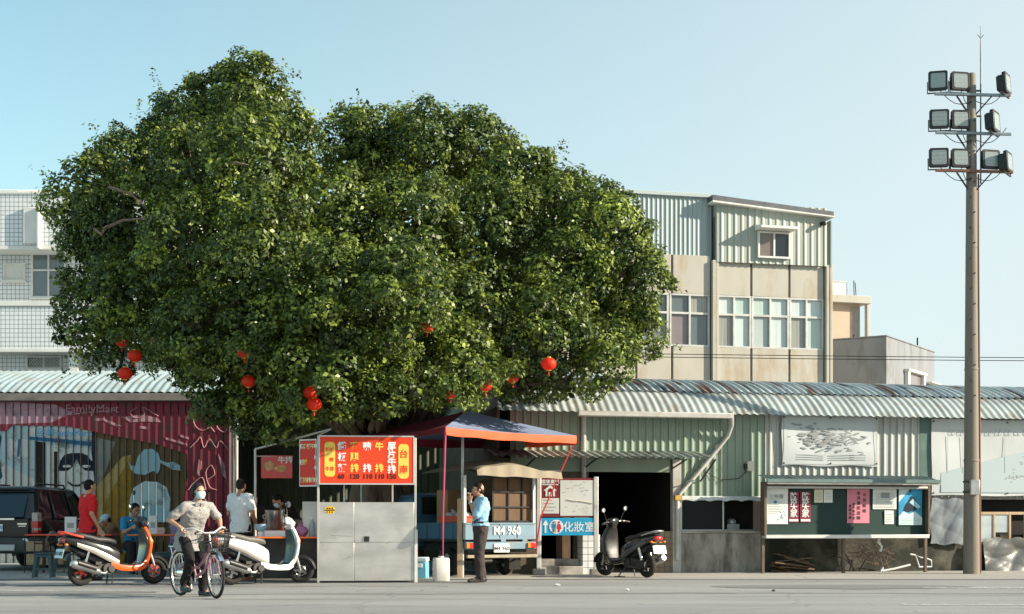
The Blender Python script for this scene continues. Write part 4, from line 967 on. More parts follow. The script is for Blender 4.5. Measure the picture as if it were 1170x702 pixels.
mb=MB(); mb.bb(-.09,.09,-.24,-.15,1.55,1.85); jb=mb.build('junction_box',galv,pole,bevel=.012)
for z in(1.6,1.8): mb=MB(); mb.lathe([(.162,z),(.168,z+.002),(.168,z+.03),(.162,z+.032)],n=24); mb.build('steel_band',darksteel,pole,smooth=40)
r=random.Random(5)
for py in(110,154,197):
    for xa,xb in((1071,1108),(1096,1108),(1148,1113)):
        mb=MB(); a=V((xx(xa),-.10,zz(py-6))); b_=V((xx(xb),-.12,zz(py+8))); mb.tube([a.lerp(b_,i/6)-V((0,0,.16*math.sin(math.pi*i/6))) for i in range(7)],.008,5); mb.build('cable',black,pole)

# ================================================================ notice board
def loc(px,py,v): 
    u,z=W(px,py,v); return u,z
NV=-.75
def NU(px): return W(px,598,NV)[0]
def NZ(py,px=965): return W(px,py,NV)[1]
nu=NU(873)
no=V((SA.x+math.cos(SR)*nu-math.sin(SR)*NV,SA.y+math.sin(SR)*nu+math.cos(SR)*NV,0))
nb=empty('notice_board',no,SR); tag(nb,'long dark green notice board with a metal hood on three posts','notice board')
nw=NU(1056)-nu; z0,z1=NZ(611),NZ(556)
gfelt=mat('dark green board',(.003,.030,.025),.6,var=.12,scale=3)  # the hood's shade over the board is put into this dark green
bframe=mat('brown steel frame',(.13,.10,.075),.6,.2,var=.25)
mb=MB(); mb.bb(0,nw,-.02,.03,z0,z1); mb.build('board',gfelt,nb)
mb=MB(); mb.bb(-.06,0,-.16,.05,z0-.02,z1+.08); mb.bb(nw,nw+.05,-.16,.05,z0-.02,z1+.08); mb.bb(0,nw,-.155,.045,z1,z1+.07); mb.build('frame',bframe,nb,bevel=.008)
mb=MB(); mb.bb(-.03,nw+.03,-.17,.04,z0-.075,z0-.001); mb.build('bottom_rail',mat('pale rail',(.62,.63,.61),.45,.2,var=.08),nb,bevel=.012)
mb=MB(); mb.bb(0,nw,-.158,-.10,z1-.05,z1-.001); mb.build('top_rail',alum,nb,bevel=.008)
mb=MB(); u0,u1=-.10,NU(1063)-nu; zt=NZ(546)
corr(mb,u0,u1,[(-.42,zt-.06),(-.1,zt+.01),(.25,zt+.05)],'sin',.11,.5); mb.bb(u0,u1,-.44,-.42,zt-.11,zt-.045); mb.build('hood',mat('teal grey hood',(.13,.19,.19),.5,.3,var=.15),nb,smooth=60)
mb=MB(); mb.bb(u0,u1,-.415,-.40,zt-.15,zt-.105); mb.build('hood_lamp_rail',whpvc,nb,bevel=.005)
for x in(-.03,NU(963.5)-nu,nw+.02):
    mb=MB(); mb.bb(x-.03,x+.03,-.03,.03,0,z0-.076); mb.build('post',bframe,nb,bevel=.006)
def sheetpaper(name,label,px0,px1,py0,py1,m,draw=None,group=None,tilt=0,cat='poster'):
    u0,z1=W(px0,py0,NV-.026);u1,z0=W(px1,py1,NV-.026); w,h=u1-u0,z1-z0
    ce=V((SA.x+math.cos(SR)*u0-math.sin(SR)*(NV-.03),SA.y+math.sin(SR)*u0+math.cos(SR)*(NV-.03),z0))
    mb=MB(); n=8; vs=[];fs=[]
    for s in(0,1):
        for j in range(n+1):
            for i in range(n+1): vs.append((w*i/n+tilt*h*j/n,-.004-.003*s-.006*(abs(2*i/n-1)**3)*(j/n)**2,h*j/n))
    q=(n+1)**2
    for s in(0,1):
        for j in range(n):
            for i in range(n): a=s*q+j*(n+1)+i; fs.append((a,a+1,a+n+2,a+n+1))
    o=mb.add(vs,fs).build(name,m,None,ce,SR,smooth=60,fixn=False); tag(o,label,cat,group)
    if draw: draw(o,w,h)
    return o
paper=mat('white paper',(.70,.73,.70),.7,var=.04); pinkp=mat('pink paper',(.60,.21,.27),.7,var=.06); maroonp=mat('maroon poster',(.20,.02,.05),.6,var=.1); cyanp=mat('pale cyan paper',(.55,.70,.72),.7,var=.05); bluep=mat('blue poster',(.03,.30,.52),.5,var=.35,scale=4); yellowp=mat('cream paper',(.66,.62,.48),.7,var=.05)
TM=Matrix.Translation((0,-.014,0))
def dr_white(o,w,h):
    mb=MB(); 
    for k in range(9): mb.bb(w*.15,w*(.6+.25*((k*7)%5)/5),-.015,-.0125,h*(.30+.045*k),h*(.30+.045*k)+.006)
    mb.build('printed_text',faint2,o); mb=MB(); mb.prism([(w*.45+.035*math.cos(a*.7),h*.60+.03*math.sin(a*.7)) for a in range(9)],TM,.003); mb.build('printed_picture',MURAL['blue'],o)
    mb=MB(); r=random.Random(2)
    for k in range(14): x=w*r.uniform(.55,.9);z=h*r.uniform(.1,.33); mb.bb(x,x+.03,-.016,-.0125,z,z+.012+.001*k)
    mb.build('printed_sketch',MURAL['pale blue'],o); text_mesh([('公佈欄',w*.5,h*.75,.10)],TM,faint,'lettering',o)
def dr_maroon(s):
    def f(o,w,h):
        text_mesh([(c,w*.5,h*(.86-.19*i),w*.72) for i,c in enumerate(s)],TM,paper,'lettering',o,bold=.02)
        mb=MB(); mb.bb(w*.05,w*.95,-.0155,-.0125,h*.03,h*.10); mb.build('printed_footer',paper,o)
    return f
def dr_pink(o,w,h):
    ln=[]
    for i,c in enumerate('公告說明'): ln.append((c,w*.78,h*(.84-.16*i),w*.15))
    for i,c in enumerate('本月里民活動'): ln.append((c,w*.52,h*(.88-.145*i),w*.16))
    for i,c in enumerate('請準時參加'): ln.append((c,w*.3,h*(.55-.10*i),w*.12))
    for i,c in enumerate('里辦公處'): ln.append((c,w*.13,h*(.50-.11*i),w*.12))
    text_mesh(ln,TM,inkblack,'lettering',o,bold=.015)
def dr_notice(o,w,h):
    mb=MB()
    for k in range(10): mb.bb(w*.08,w*.92,-.015,-.0125,h*(.08+.075*k),h*(.08+.075*k)+.006)
    mb.build('printed_text',faint2,o); mb=MB(); mb.bb(w*.35,w*.7,-.0165,-.013,h*.55,h*.8); mb.build('printed_picture',faint,o)
def dr_small(o,w,h):
    mb=MB()
    for k in range(5): mb.bb(w*.12,w*.85,-.015,-.0125,h*(.2+.13*k),h*(.2+.13*k)+.006)
    mb.build('printed_text',faint2,o)
def dr_blue(o,w,h):
    mb=MB(); mb.prism([(0,0),(w,0),(w,h*.20),(w*.7,h*.38),(w*.45,h*.30),(w*.2,h*.38),(0,h*.25)],TM,.003); mb.prism([(0,h),(0,h*.62),(w*.3,h*.86),(w*.5,h)],TM,.003); mb.build('printed_ice',cyanp,o)
    mb=MB(); mb.prism([(w*.2,h*.4),(w*.4,h*.35),(w*.75,h*.42),(w*.85,h*.55),(w*.68,h*.72),(w*.55,h*.8),(w*.45,h*.68),(w*.3,h*.55)],TM,.004); mb.build('printed_figure',MURAL['navy'],o)
    mb=MB(); mb.prism([(w*.45,h*.62),(w*.8,h*.45),(w*.95,h*.5),(w*.6,h*.72)],TM,.006); mb.build('printed_streak',MURAL['pale blue'],o)
    text_mesh([('夏季活動',w*.3,h*.94,w*.13)],TM,inkblack,'lettering',o,bold=.03)
    mb=MB(); [mb.bb(w*.1,w*.9,-.0165,-.013,h*(.04+.04*k),h*(.04+.04*k)+.006) for k in range(4)]; mb.build('printed_text',faint,o)
sheetpaper('poster','large white poster with a small blue emblem on the green notice board',873.5,900,557,599,paper,dr_white)
mg='matching maroon strip posters on the green board'
sheetpaper('poster','maroon strip poster touching the large white poster on the green notice board',900.8,912.3,562,597,maroonp,dr_maroon('防疫大家'),mg)
sheetpaper('poster','maroon strip poster beside its twin, facing the empty part of the green board',914,926,562,597,maroonp,dr_maroon('防疫大家'),mg)
sheetpaper('paper_notice','small cream paper notice beside a white one on the green board',930,940.2,559.5,574.5,yellowp,dr_small,cat='notice')
sheetpaper('paper_notice','small white paper notice touching the cream one on the green board',941,951,559.5,574.5,paper,dr_small,cat='notice')
sheetpaper('poster','pink poster with columns of black handwriting in the middle of the green board',967.5,993,559,598,pinkp,dr_pink)
sheetpaper('paper_notice','wide white printed notice between the pink poster and the blue one',997,1024,558.5,582,paper,dr_notice,cat='notice')
sheetpaper('paper_notice','narrow blank white slip under the wide white notice',1010.5,1021,583.5,599,paper,dr_small,cat='notice',tilt=-.01)
sheetpaper('poster','blue and white picture poster at the end of the green notice board',1026.5,1053,558.5,600,bluep,dr_blue)

# things lying under the notice board
pk=empty('plank_pile',LW(905,655,-.40),SR); tag(pk,'low heap of old dark planks on the ground under the green notice board','planks')
mb=MB(); r=random.Random(3)
for k in range(9): mb.box((r.uniform(-.12,.12),r.uniform(-.12,.1),.03+.035*k),(r.uniform(.6,.95),.12,.025),(r.uniform(-.1,.1),r.uniform(-.28,.28),r.uniform(-.3,.3)))
mb.build('plank',wood,pk,bevel=.004)
wf=empty('scrap_bike_frame',LW(1028,654,-.35),SR); tag(wf,'white bare bicycle frame scrap lying on the ground under the notice board','scrap frame')
whp=mat('white frame paint',(.68,.70,.70),.35,var=.1,coat=.3)
def lw2(px,py): 
    u,z=W(px,py,-.35); u0,_=W(1028,654,-.35); return V((u-u0,0,max(z,.02)))
mb=MB()
mb.tube([lw2(1008,652),lw2(1022,649.5),lw2(1040,645)],.022,8); mb.tube([lw2(1050,646),lw2(1046,634),lw2(1053,637),lw2(1057,637)],.014,8)
mb.tube([lw2(1046,634),lw2(1040,633)],.018,8); mb.tube([lw2(1057,637),lw2(1064,640),lw2(1064.5,647),lw2(1050,647.5)],.016,8); mb.tube([lw2(1006,655),lw2(1009,648)],.022,8); mb.build('tubing',whp,wf,smooth=50)
st=empty('broken_chair',LW(1003,650,-.30),SR); tag(st,'tangle of dry branches and a white plastic strip against the wall under the notice board','dead branches')
mb=MB(); r=random.Random(12)
for k in range(26):
    a=V((r.uniform(-.45,.25),r.uniform(-.1,.1),r.uniform(0,.35))); mb.tube([a,a+V((r.uniform(-.3,.3),r.uniform(-.06,.06),r.uniform(-.05,.3))),a+V((r.uniform(-.5,.5),r.uniform(-.08,.08),r.uniform(-.05,.35)))],[.010,.008,.004],5)
mb.v=[(x,y,max(z,.01)) for x,y,z in mb.v]; mb.build('branch',bark,st)
mb=MB(); mb.tube([(.02,-.06,.70),(-.03,-.08,.55),(.05,-.08,.45),(.02,-.06,.36)],[.012,.035,.022,.03],6); mb.build('plastic_strip',whiteplate,st); st.name='branch_tangle'

# ================================================================ direction sign
SD=27.45
sg=empty('direction_sign',V(((649-CX)*SD/F,SD,0)),R(2)); tag(sg,'freestanding restroom sign with area map, maroon header and blue arrow panel on posts','sign')
k=SD/F
def sx(px): return (px-649)*k
def sz(py): return CAMH+(HY-py)*k
postm=mat('white painted post',(.62,.62,.60),.45,.1,var=.1,dirt=(.25,.2,.15),damt=.25)
for px in(615.5,681):
    mb=MB(); mb.bb(sx(px)-.045,sx(px)+.045,-.045,.045,0,sz(545)); mb.build('post',postm,sg,bevel=.01)
    mb=MB(); mb.bb(sx(px)-.12,sx(px)+.12,-.12,.12,0,.12); mb.build('post_footing',concrete,sg,bevel=.02)
mar=mat('maroon sign paint',(.20,.022,.025),.45,var=.08); sgw=mat('white sign face',(.66,.68,.65),.45,var=.05,dirt=(.5,.46,.38),damt=.2); blu=mat('blue sign face',(.018,.36,.62),.4,var=.05)
mb=MB(); mb.bb(sx(618),sx(679),-.03,.03,sz(591),sz(546.5)); mb.build('map_panel',mar,sg,bevel=.005)
mb=MB(); mb.bb(sx(640),sx(678),-.036,-.031,sz(589.5),sz(549)); mp_=mb.build('map_face',sgw,sg)
mb=MB(); mb.bb(sx(618.8),sx(638.5),-.036,-.031,sz(587),sz(569.5)); mb.build('text_face',sgw,sg,bevel=.002)
mb=MB(); pts=[(sx(648),-.039,sz(571)),(sx(655),-.039,sz(572.5)),(sx(664),-.039,sz(573)),(sx(678),-.039,sz(575.5))]
mb.tube([V(p) for p in pts],.012,5,sy=.3); mb.build('map_road',mat('tan print',(.55,.42,.25),.6),sg)
mb=MB(); r=random.Random(6)
for q in range(24): x=sx(r.uniform(642,676)); z=sz(r.uniform(551,587)); mb.bb(x,x+r.uniform(.01,.06),-.0385,-.0355,z,z+.008)
for q in range(4): mb.bb(sx(621),sx(621+r.uniform(9,16)),-.0385,-.0355,sz(572+4*q),sz(572+4*q)+.012)
mb.build('printed_text',faint,sg)
hx=sx(628.5); hz=sz(561.5)
mb=MB(); TS=Matrix.Translation((0,-.034,0))
mb.prism([(hx-.13,hz+.01),(hx,hz+.12),(hx+.13,hz+.01),(hx+.09,hz+.01),(hx+.09,hz-.10),(hx+.055,hz-.10),(hx+.055,hz+.02),(hx,hz+.065),(hx-.055,hz+.02),(hx-.055,hz-.10),(hx-.09,hz-.10),(hx-.09,hz+.01)],TS,.006)
mb.bb(hx-.03,hx+.03,-.037,-.031,hz-.10,hz-.02); mb.bb(hx-.155,hx+.155,-.037,-.031,sz(554.6),sz(553.6)); mb.build('house_symbol',whiteplate,sg)
text_mesh([('環境資訊',hx,sz(550.6),.085,1.05)],TS,whiteplate,'lettering',sg,bold=.02)
mb=MB(); mb.bb(sx(617.5),sx(679.5),-.035,.03,sz(612),sz(592)); mb.build('arrow_panel',blu,sg,bevel=.005)
az,ax_=sz(602),sx(623); TB=Matrix.Translation((0,-.038,0)); mb=MB()
mb.prism([(ax_-.015,az-.12),(ax_+.015,az-.12),(ax_+.015,az+.03),(ax_+.055,az+.03),(ax_,az+.13),(ax_-.055,az+.03),(ax_-.015,az+.03)],TB,.006); mb.build('arrow',whiteplate,sg)
cx_=sx(635.5); mb=MB(); mb.prism([(cx_+.135*math.cos(i*math.pi/14),az+.135*math.sin(i*math.pi/14)) for i in range(28)],TB,.006); mb.build('symbol_disc',whiteplate,sg)
TB2=Matrix.Translation((0,-.043,0))
for s,m_ in((-1,MURAL['blue']),(1,redlens)):
    mb=MB(); x=cx_+s*.05
    mb.prism([(x+.022*math.cos(i*math.pi/6),az+.085+.022*math.sin(i*math.pi/6)) for i in range(12)],TB2,.006)
    if s<0: mb.prism([(x-.04,az+.055),(x+.04,az+.055),(x+.035,az-.02),(x+.02,az-.02),(x+.018,az-.105),(x-.018,az-.105),(x-.02,az-.02),(x-.035,az-.02)],TB2,.006)
    else: mb.prism([(x-.028,az+.055),(x+.028,az+.055),(x+.05,az-.045),(x+.02,az-.045),(x+.018,az-.105),(x-.018,az-.105),(x-.02,az-.045),(x-.05,az-.045)],TB2,.006)
    mb.build('figure_symbol',m_,sg)
mb=MB(); mb.bb(cx_-.004,cx_+.004,-.0465,-.0405,az-.11,az+.11); mb.build('symbol_divider',whiteplate,sg)
text_mesh([('化妝室',sx(661.5),az,.205,1.0)],TB,whiteplate,'lettering',sg,bold=.012)
# ================================================================ canopy tent
cv={}
C0,C1,C2,C3=at(413,498,27.6),at(509,488,24.55),at(658,498,26.4),at(556,503,29.3)
AP=at(533,470,27.0)
ct=empty('pop_up_canopy',V((AP.x,AP.y,0))); tag(ct,'red and blue pop-up canopy with an orange valance shading the small truck','canopy')
redc=mat('maroon canopy cloth',(.26,.03,.055),.75,var=.10,scale=2,bump=.3,bscale=10); bluec=mat('slate blue canopy cloth',(.22,.28,.44),.75,var=.07,scale=1.5,bump=.3,bscale=10); orac=mat('orange red valance',(.72,.10,.03),.7,var=.06)
def cloth(name,A,B,P,m,sag=.10,n=10):
    mb=MB(); vs=[];fs=[];idx={}
    for off in(0,-.006):
        for i in range(n+1):
            for j in range(n+1-i):
                a=i/n;b_=j/n;c=1-a-b_
                p=A*c+B*a+P*b_; s=27*a*b_*c*sag*.6+4*a*c*.03
                idx[(off,i,j)]=len(vs); vs.append(V((p.x,p.y,p.z-s+off))-ct.location)
        for i in range(n):
            for j in range(n-i):
                fs.append((idx[(off,i,j)],idx[(off,i+1,j)],idx[(off,i,j+1)]))
                if i+j<n-1: fs.append((idx[(off,i+1,j)],idx[(off,i+1,j+1)],idx[(off,i,j+1)]))
    mb.add(vs,fs); return mb.build(name,m,ct,smooth=50,fixn=False)
def valance(A,B,m,h=.16,n=26):
    mb=MB(); vs=[];fs=[]
    nv=(B-A).normalized(); out=V((nv.y,-nv.x,0))
    for i in range(n+1):
        a=i/n; p=A.lerp(B,a); p.z-=4*a*(1-a)*.03
        for z,o in((.0,.012),(-h*.5,.02+.008*math.sin(i*1.3)),(-h*(1+.05*math.sin(i*.8)),.015+.014*math.sin(i*1.3+1))): vs.append(p+V((0,0,z))+out*o-ct.location)
    for i in range(n):
        for k in range(2): a=i*3+k; fs.append((a,a+1,a+4,a+3))
    mb.add(vs,fs); mb.build('valance',m,ct,smooth=60,fixn=False)
cloth('left_roof_panel',C0,C1,AP,redc); cloth('front_roof_panel',C1,C2,AP,bluec); cloth('back_roof_panel',C2,C3,AP,redc); cloth('rear_roof_panel',C3,C0,AP,bluec)
valance(C0,C1,redc,.10); valance(C1,C2,orac,.14); valance(C2,C3,orac); valance(C3,C0,redc)
poleg=mat('canopy pole',(.45,.46,.46),.4,.7,var=.15)
lo=ct.location
mb=MB(); 
for A,B in((C0,AP),(C1,AP),(C2,AP),(C3,AP)): mb.bar(A-lo-V((0,0,.04)),B-lo-V((0,0,.05)),.025)
mb.cyl(AP-lo-V((0,0,.1)),AP-lo+V((0,0,.07)),.022); mb.build('frame',darksteel,ct)
mag=mat('purple red strap pole',(.34,.05,.11),.5,var=.12)
mb=MB(); g1=at(504,598,24.6); mb.tube([C1-lo,V((g1.x+.03,24.6,1.1))-lo,V((g1.x+.03,24.6,.42))-lo],[.022,.02,.012],8); mb.build('pole',mag,ct)
g2=V(((528.5-CX)*26.1/F,26.1,0)); mb=MB(); mb.tube([g2-lo+V((0,0,.0)),g2-lo+V((0,0,2.7))],.028,10); pl=mb.build('pole',poleg,ct,smooth=50)
mb=MB(); mb.bb(-.045,.045,-.03,.03,0,1.45); o=mb.build('pole_batten',palewood,ct); o.location=g2-lo+V((-.05,-.04,0))
for C_ in(C0,C3):
    mb=MB(); mb.tube([V((C_.x,C_.y,0))-lo,C_-lo],.02,8); mb.build('pole',poleg,ct,smooth=50)
sr=mat('red guy strap',(.55,.05,.05),.6)
p1=at(618,590,27.35); mb=MB(); mb.bar(C2-lo-V((0,0,.05)),p1-lo,.03,.008); mb.bar(p1-lo,V((p1.x-.12,p1.y,.35))-lo,.03,.008); mb.build('guy_strap',sr,ct)
# weight bucket
def jug(name,px,py,w,h,label,m,cat):
    p=G(px,py); root=empty(name,p,R(8)); tag(root,label,cat)
    mb=MB(); mb.sup([(0,0,w*.46,w*.46),(.02,0,w*.5,w*.5),(h*.5,0,w*.505,w*.505),(h*.95,0,w*.49,w*.49),(h,0,w*.44,w*.44)],'z',24,.45); mb.build('container',m,root,smooth=50)
    mb=MB(); mb.cyl((0,0,h),(0,0,h+.03),.05,n=14); mb.build('lid',m,root,smooth=40); return root
jug('weight_tank',504,664,.285,.40,'white square plastic water tank weighing down the canopy pole',mat('milky plastic',(.70,.70,.66),.45,var=.06,dirt=(.45,.40,.33),damt=.25),'water tank')
p=G(481,661); cl=empty('cooler_box',p,R(-6)); tag(cl,'light blue cooler box with a paler lid between steel stall and white tank','cooler')
mb=MB(); mb.bb(-.125,.125,-.15,.15,0,.30); mb.build('cooler_body',mat('light blue plastic',(.16,.46,.62),.4,var=.06),cl,bevel=.02)
mb=MB(); mb.bb(-.13,.13,-.155,.155,.30,.385); mb.build('lid',mat('cooler lid',(.55,.70,.76),.4),cl,bevel=.02)
mb=MB(); mb.bb(-.05,.05,-.165,-.15,.20,.27); mb.build('handle',whiteplate,cl,bevel=.005)

# ================================================================ food stall
STD=23.95; k=STD/F
stall=empty('food_stall',V(((419-CX)*k,STD,0)),R(6)); tag(stall,'street food stall with a steel front and a red menu sign above it','food stall')
def tx(px): return (px-419)*k
def tz(py): return CAMH+(HY-py)*k
brushed=mat('worn stainless sheet',(.56,.54,.51),.36,.6,var=.2,scale=1.5,stretch=(1,1,2),bump=.35,bscale=2.2,dirt=(.44,.40,.36),damt=.25,dscale=1.2)
mb=MB(); x0,x1=tx(365),tx(473)
xs,zs=tx(405),tz(620)
for a,b_,c,d in((x0,xs-.004,.03,zs-.004),(xs+.004,x1,.03,zs-.004),(x0,xs-.004,zs+.004,tz(574)),(xs+.004,x1,zs+.004,tz(574))): mb.bb(a,b_,0,.02,c,d)
mb.bb(x0,x1,.01,.03,.03,tz(574)); mb.build('front_panel',brushed,stall,bevel=.004)
mb=MB(); mb.bb(x0-.01,x1+.01,.03,.62,tz(574)-.02,tz(574)); mb.build('worktop',brushed,stall,bevel=.006)
mb=MB(); mb.bb(x1-.01,x1,.03,.6,.03,1.33); mb.bb(x0,x0+.01,.03,.6,.03,1.33); mb.build('side_panel',brushed,stall)
frm=mat('stall frame paint',(.50,.50,.47),.45,.4,var=.15)
for px,z1 in((364,tz(498)),(474.5,tz(500))):
    mb=MB(); mb.bb(tx(px)-.018,tx(px)+.018,.0,.04,0,z1); mb.build('post',frm,stall,bevel=.004)
mb=MB(); mb.bb(tx(473.5),tx(477),-.02,.03,0,tz(575)-.45); mb.build('post_sleeve',mat('white sleeve',(.65,.64,.60),.5,var=.08),stall)
for px in(393,449):
    mb=MB(); mb.bb(tx(px)-.014,tx(px)+.014,.35,.38,tz(574),tz(552)); mb.build('post',frm,stall)
# latch, badge, scratches
mb=MB(); mb.bb(tx(416),tx(422),-.012,0,tz(619),tz(613)); mb.bb(tx(417.3),tx(418.5),-.02,-.012,tz(618),tz(614)); mb.bb(tx(419.6),tx(420.8),-.02,-.012,tz(618),tz(614)); mb.build('latch',darksteel,stall)
badge=mat('yellow sticker',(.80,.50,.03),.5)
mb=MB(); bx,bz=tx(377.3),tz(583); mb.prism([(bx-.085,bz-.03),(bx-.05,bz-.06),(bx+.05,bz-.06),(bx+.085,bz-.03),(bx+.085,bz+.04),(bx+.03,bz+.06),(bx-.03,bz+.06),(bx-.085,bz+.04)],Matrix.Translation((0,-.003,0)),.004); sk=mb.build('sticker',badge,stall)
mb=MB(); mb.bb(bx-.085,bx+.085,-.0075,-.0052,bz-.012,bz+.006)
for q in(-.055,-.015,.03): mb.bb(bx+q,bx+q+.025,-.0078,-.0052,bz+.015,bz+.04); mb.bb(bx+q,bx+q+.018,-.0078,-.0052,bz-.045,bz-.022)
mb.build('sticker_print',inkblack,sk)
mb=MB()
for a,b_,c,d in((392,640,401,636),(440,622,446,619),(378,612,404,613)): mb.bar((tx(a),-.0015,tz(b_)),(tx(c),-.0015,tz(d)),.004,.003)
mb.build('scratch',darksteel,stall)
# menu sign
sred=mat('menu red',(.82,.055,.012),.5,var=.03); syel=mat('menu yellow',(.85,.62,.10),.5); swh=mat('menu white',(.80,.80,.80),.5); sdark=mat('menu price ink',(.05,.012,.01),.5); sfr=mat('sign frame',(.58,.58,.57),.4,.4)
mb=MB(); mb.bb(tx(366),tx(472),-.03,.03,tz(552.5),tz(499.5)); menu=mb.build('menu_sign',sred,stall,bevel=.004)
mb=MB(); mb.bb(tx(365),tx(473),-.036,.036,tz(499.6),tz(498)); mb.bb(tx(365),tx(473),-.036,.036,tz(554),tz(552.4)); mb.bb(tx(364.8),tx(366.1),-.036,.036,tz(552.4),tz(499.6)); mb.bb(tx(471.9),tx(473.4),-.036,.036,tz(552.4),tz(499.6)); mb.build('sign_frame',sfr,menu)
def rrect(x0,x1,z0,z1,r=.06):
    o=[]
    for cx,cz,a in((x1-r,z1-r,0),(x0+r,z1-r,90),(x0+r,z0+r,180),(x1-r,z0+r,270)):
        for i in range(5): o.append((cx+r*math.cos(R(a+i*22.5)),cz+r*math.sin(R(a+i*22.5))))
    return o
TMn=Matrix.Translation((0,-.032,0))
for q_ in((371.3,383.2,545,505.5),(455,467,547,507.5)): mb=MB(); mb.prism(rrect(tx(q_[0]),tx(q_[1]),tz(q_[2]),tz(q_[3])),TMn,.004); mb.build('oval_badge',syel,menu)
TMt=Matrix.Translation((0,-.0335,0)); S=.142
def col(px,rows): return [(c,tx(px),tz(py),S) for c,py in rows]
for c_,rows_,m_ in ((391,(('鐵',510),('板',522.3),('麵',535)),swh),(419.4,(('豬',510),('排',535)),swh),(447.4,(('厚',510),('片',518.8),('牛',527.6),('排',536.3)),swh),(405.1,(('雞',510),('腿',522.3),('排',535)),syel),(433.2,(('牛',510),('排',535)),syel)): text_mesh(col(c_,rows_),TMt,m_,'lettering',menu,bold=.04)
for t_,px in(('60',390),('120',405),('110',420),('110',433.5),('150',447)): text_mesh([(t_,tx(px),tz(544.6),.115,1.0)],TMt,sdark,'price',menu,bold=.025)
TMo=Matrix.Translation((0,-.0365,0))
text_mesh([('台',tx(461),tz(518.5),.15),('南',tx(461),tz(536.5),.15)],TMo,sred,'lettering',menu,bold=.02)
text_mesh([('鐵板',tx(377.2),tz(514),.072),('燒',tx(379),tz(525.5),.072),('牛排',tx(377.2),tz(536),.072)],TMo,sred,'lettering',menu,bold=.02)
# angled side sign
sd=MB(); sw=.37; sh0,sh1=tz(556),tz(502)
M_=Matrix.Translation((tx(364)-.02-.29,.03+.23,0))@Matrix.Rotation(R(-38),4,'Z')
def mbt(mb,M): mb.v=[tuple(M@V(p)) for p in mb.v]; return mb
mb=MB(); mb.bb(.012,sw-.012,-.018,.018,sh0+.02,sh1-.02); side=mbt(mb,M_).build('side_menu_sign',mat('menu deep red',(.62,.03,.015),.5),stall)
mb=MB(); mb.bb(0,sw,-.022,.022,sh0,sh0+.02); mb.bb(0,sw,-.022,.022,sh1-.02,sh1); mb.bb(0,.012,-.022,.022,sh0+.02,sh1-.02); mb.bb(sw-.012,sw,-.022,.022,sh0+.02,sh1-.02); mbt(mb,M_).build('sign_frame',sfr,side)
cs=.088; MT=M_@Matrix.Translation((0,-.021,0)); zc=lambda py: tz(py)
wt_=[];yt_=[]
rows=(510,528,548.5)
for i,(name_,lst) in enumerate((('鐵板麵',wt_),('雞腿排',yt_),('豬 排',wt_),('牛 排',yt_))):
    for j,c in enumerate(name_):
        if c!=' ' : lst.append((c,.05+.078*i,zc(rows[j]),cs))
for c,py in zip('厚片牛排',(510,523,535,548.5)): wt_.append((c,.05+.078*3.65+.02,zc(py),cs*.85))
text_mesh(wt_,MT,swh,'lettering',side,bold=.03); text_mesh(yt_,MT,syel,'lettering',side,bold=.03)
# rear hanging sign, left pole and roof bar, counter
mb=MB(); k2=25.3/F; y2=25.3-STD
def t2(px): return (px-CX)*k2-stall.location.x
z2=lambda py: CAMH+(HY-py)*k2
mb.bb(t2(309),t2(344),y2,y2+.03,z2(547),z2(521)); bs=mb.build('back_sign',mat('back sign red',(.55,.025,.012),.25,coat=.5),stall,bevel=.004)
mb=MB(); mb.ell((t2(318),y2-.006,z2(533)),(.09,.006,.09)); mb.ell((t2(331),y2-.006,z2(536)),(.11,.006,.06)); mb.build('food_picture',mat('food photo',(.50,.28,.12),.4,var=.5,scale=14),bs)
text_mesh([('牛排',t2(336),z2(526),.13),],Matrix.Translation((0,y2-.006,0)),swh,'lettering',bs,bold=.02)
pl_=V((t2(302.5),y2,0)); zt=z2(514)
mb=MB(); mb.tube([pl_,pl_+V((0,0,zt))],.022,8); mb.build('post',frm,stall,smooth=50)
e=V((tx(378),.1,tz(490.5))); mb=MB(); mb.tube([pl_+V((0,0,zt)),e],.020,8); mb.build('roof_bar',frm,stall,smooth=50)
mb=MB(); mb.tube([e,V((tx(364),.04,tz(498)))],.014,6); mb.build('roof_brace',frm,stall); mb=MB(); mb.tube([pl_+V((0,0,z2(522))),V((t2(345),y2+.02,z2(522)))],.012,6); mb.build('roof_brace',frm,stall)
CT=CAMH+(HY-613)*24.6/F
mb=MB(); mb.bb(t2(303),tx(363),.18,y2+.1,CT-.03,CT); mb.build('counter',mat('orange laminate edge',(.80,.17,.03),.45),stall,bevel=.004)
dkp=mat('dark counter steel',(.06,.062,.062),.5,.5,var=.3,scale=5)
mb=MB(); mb.bb(t2(304),tx(362),.55,.58,.05,CT-.03); mb.build('counter_panel',dkp,stall)  # dark sheet put in to fill the dark space below the counter
mb=MB(); mb.bb(tx(345),tx(363),.45,.47,CT,tz(573)); mb.build('splash_panel',brushed,stall)
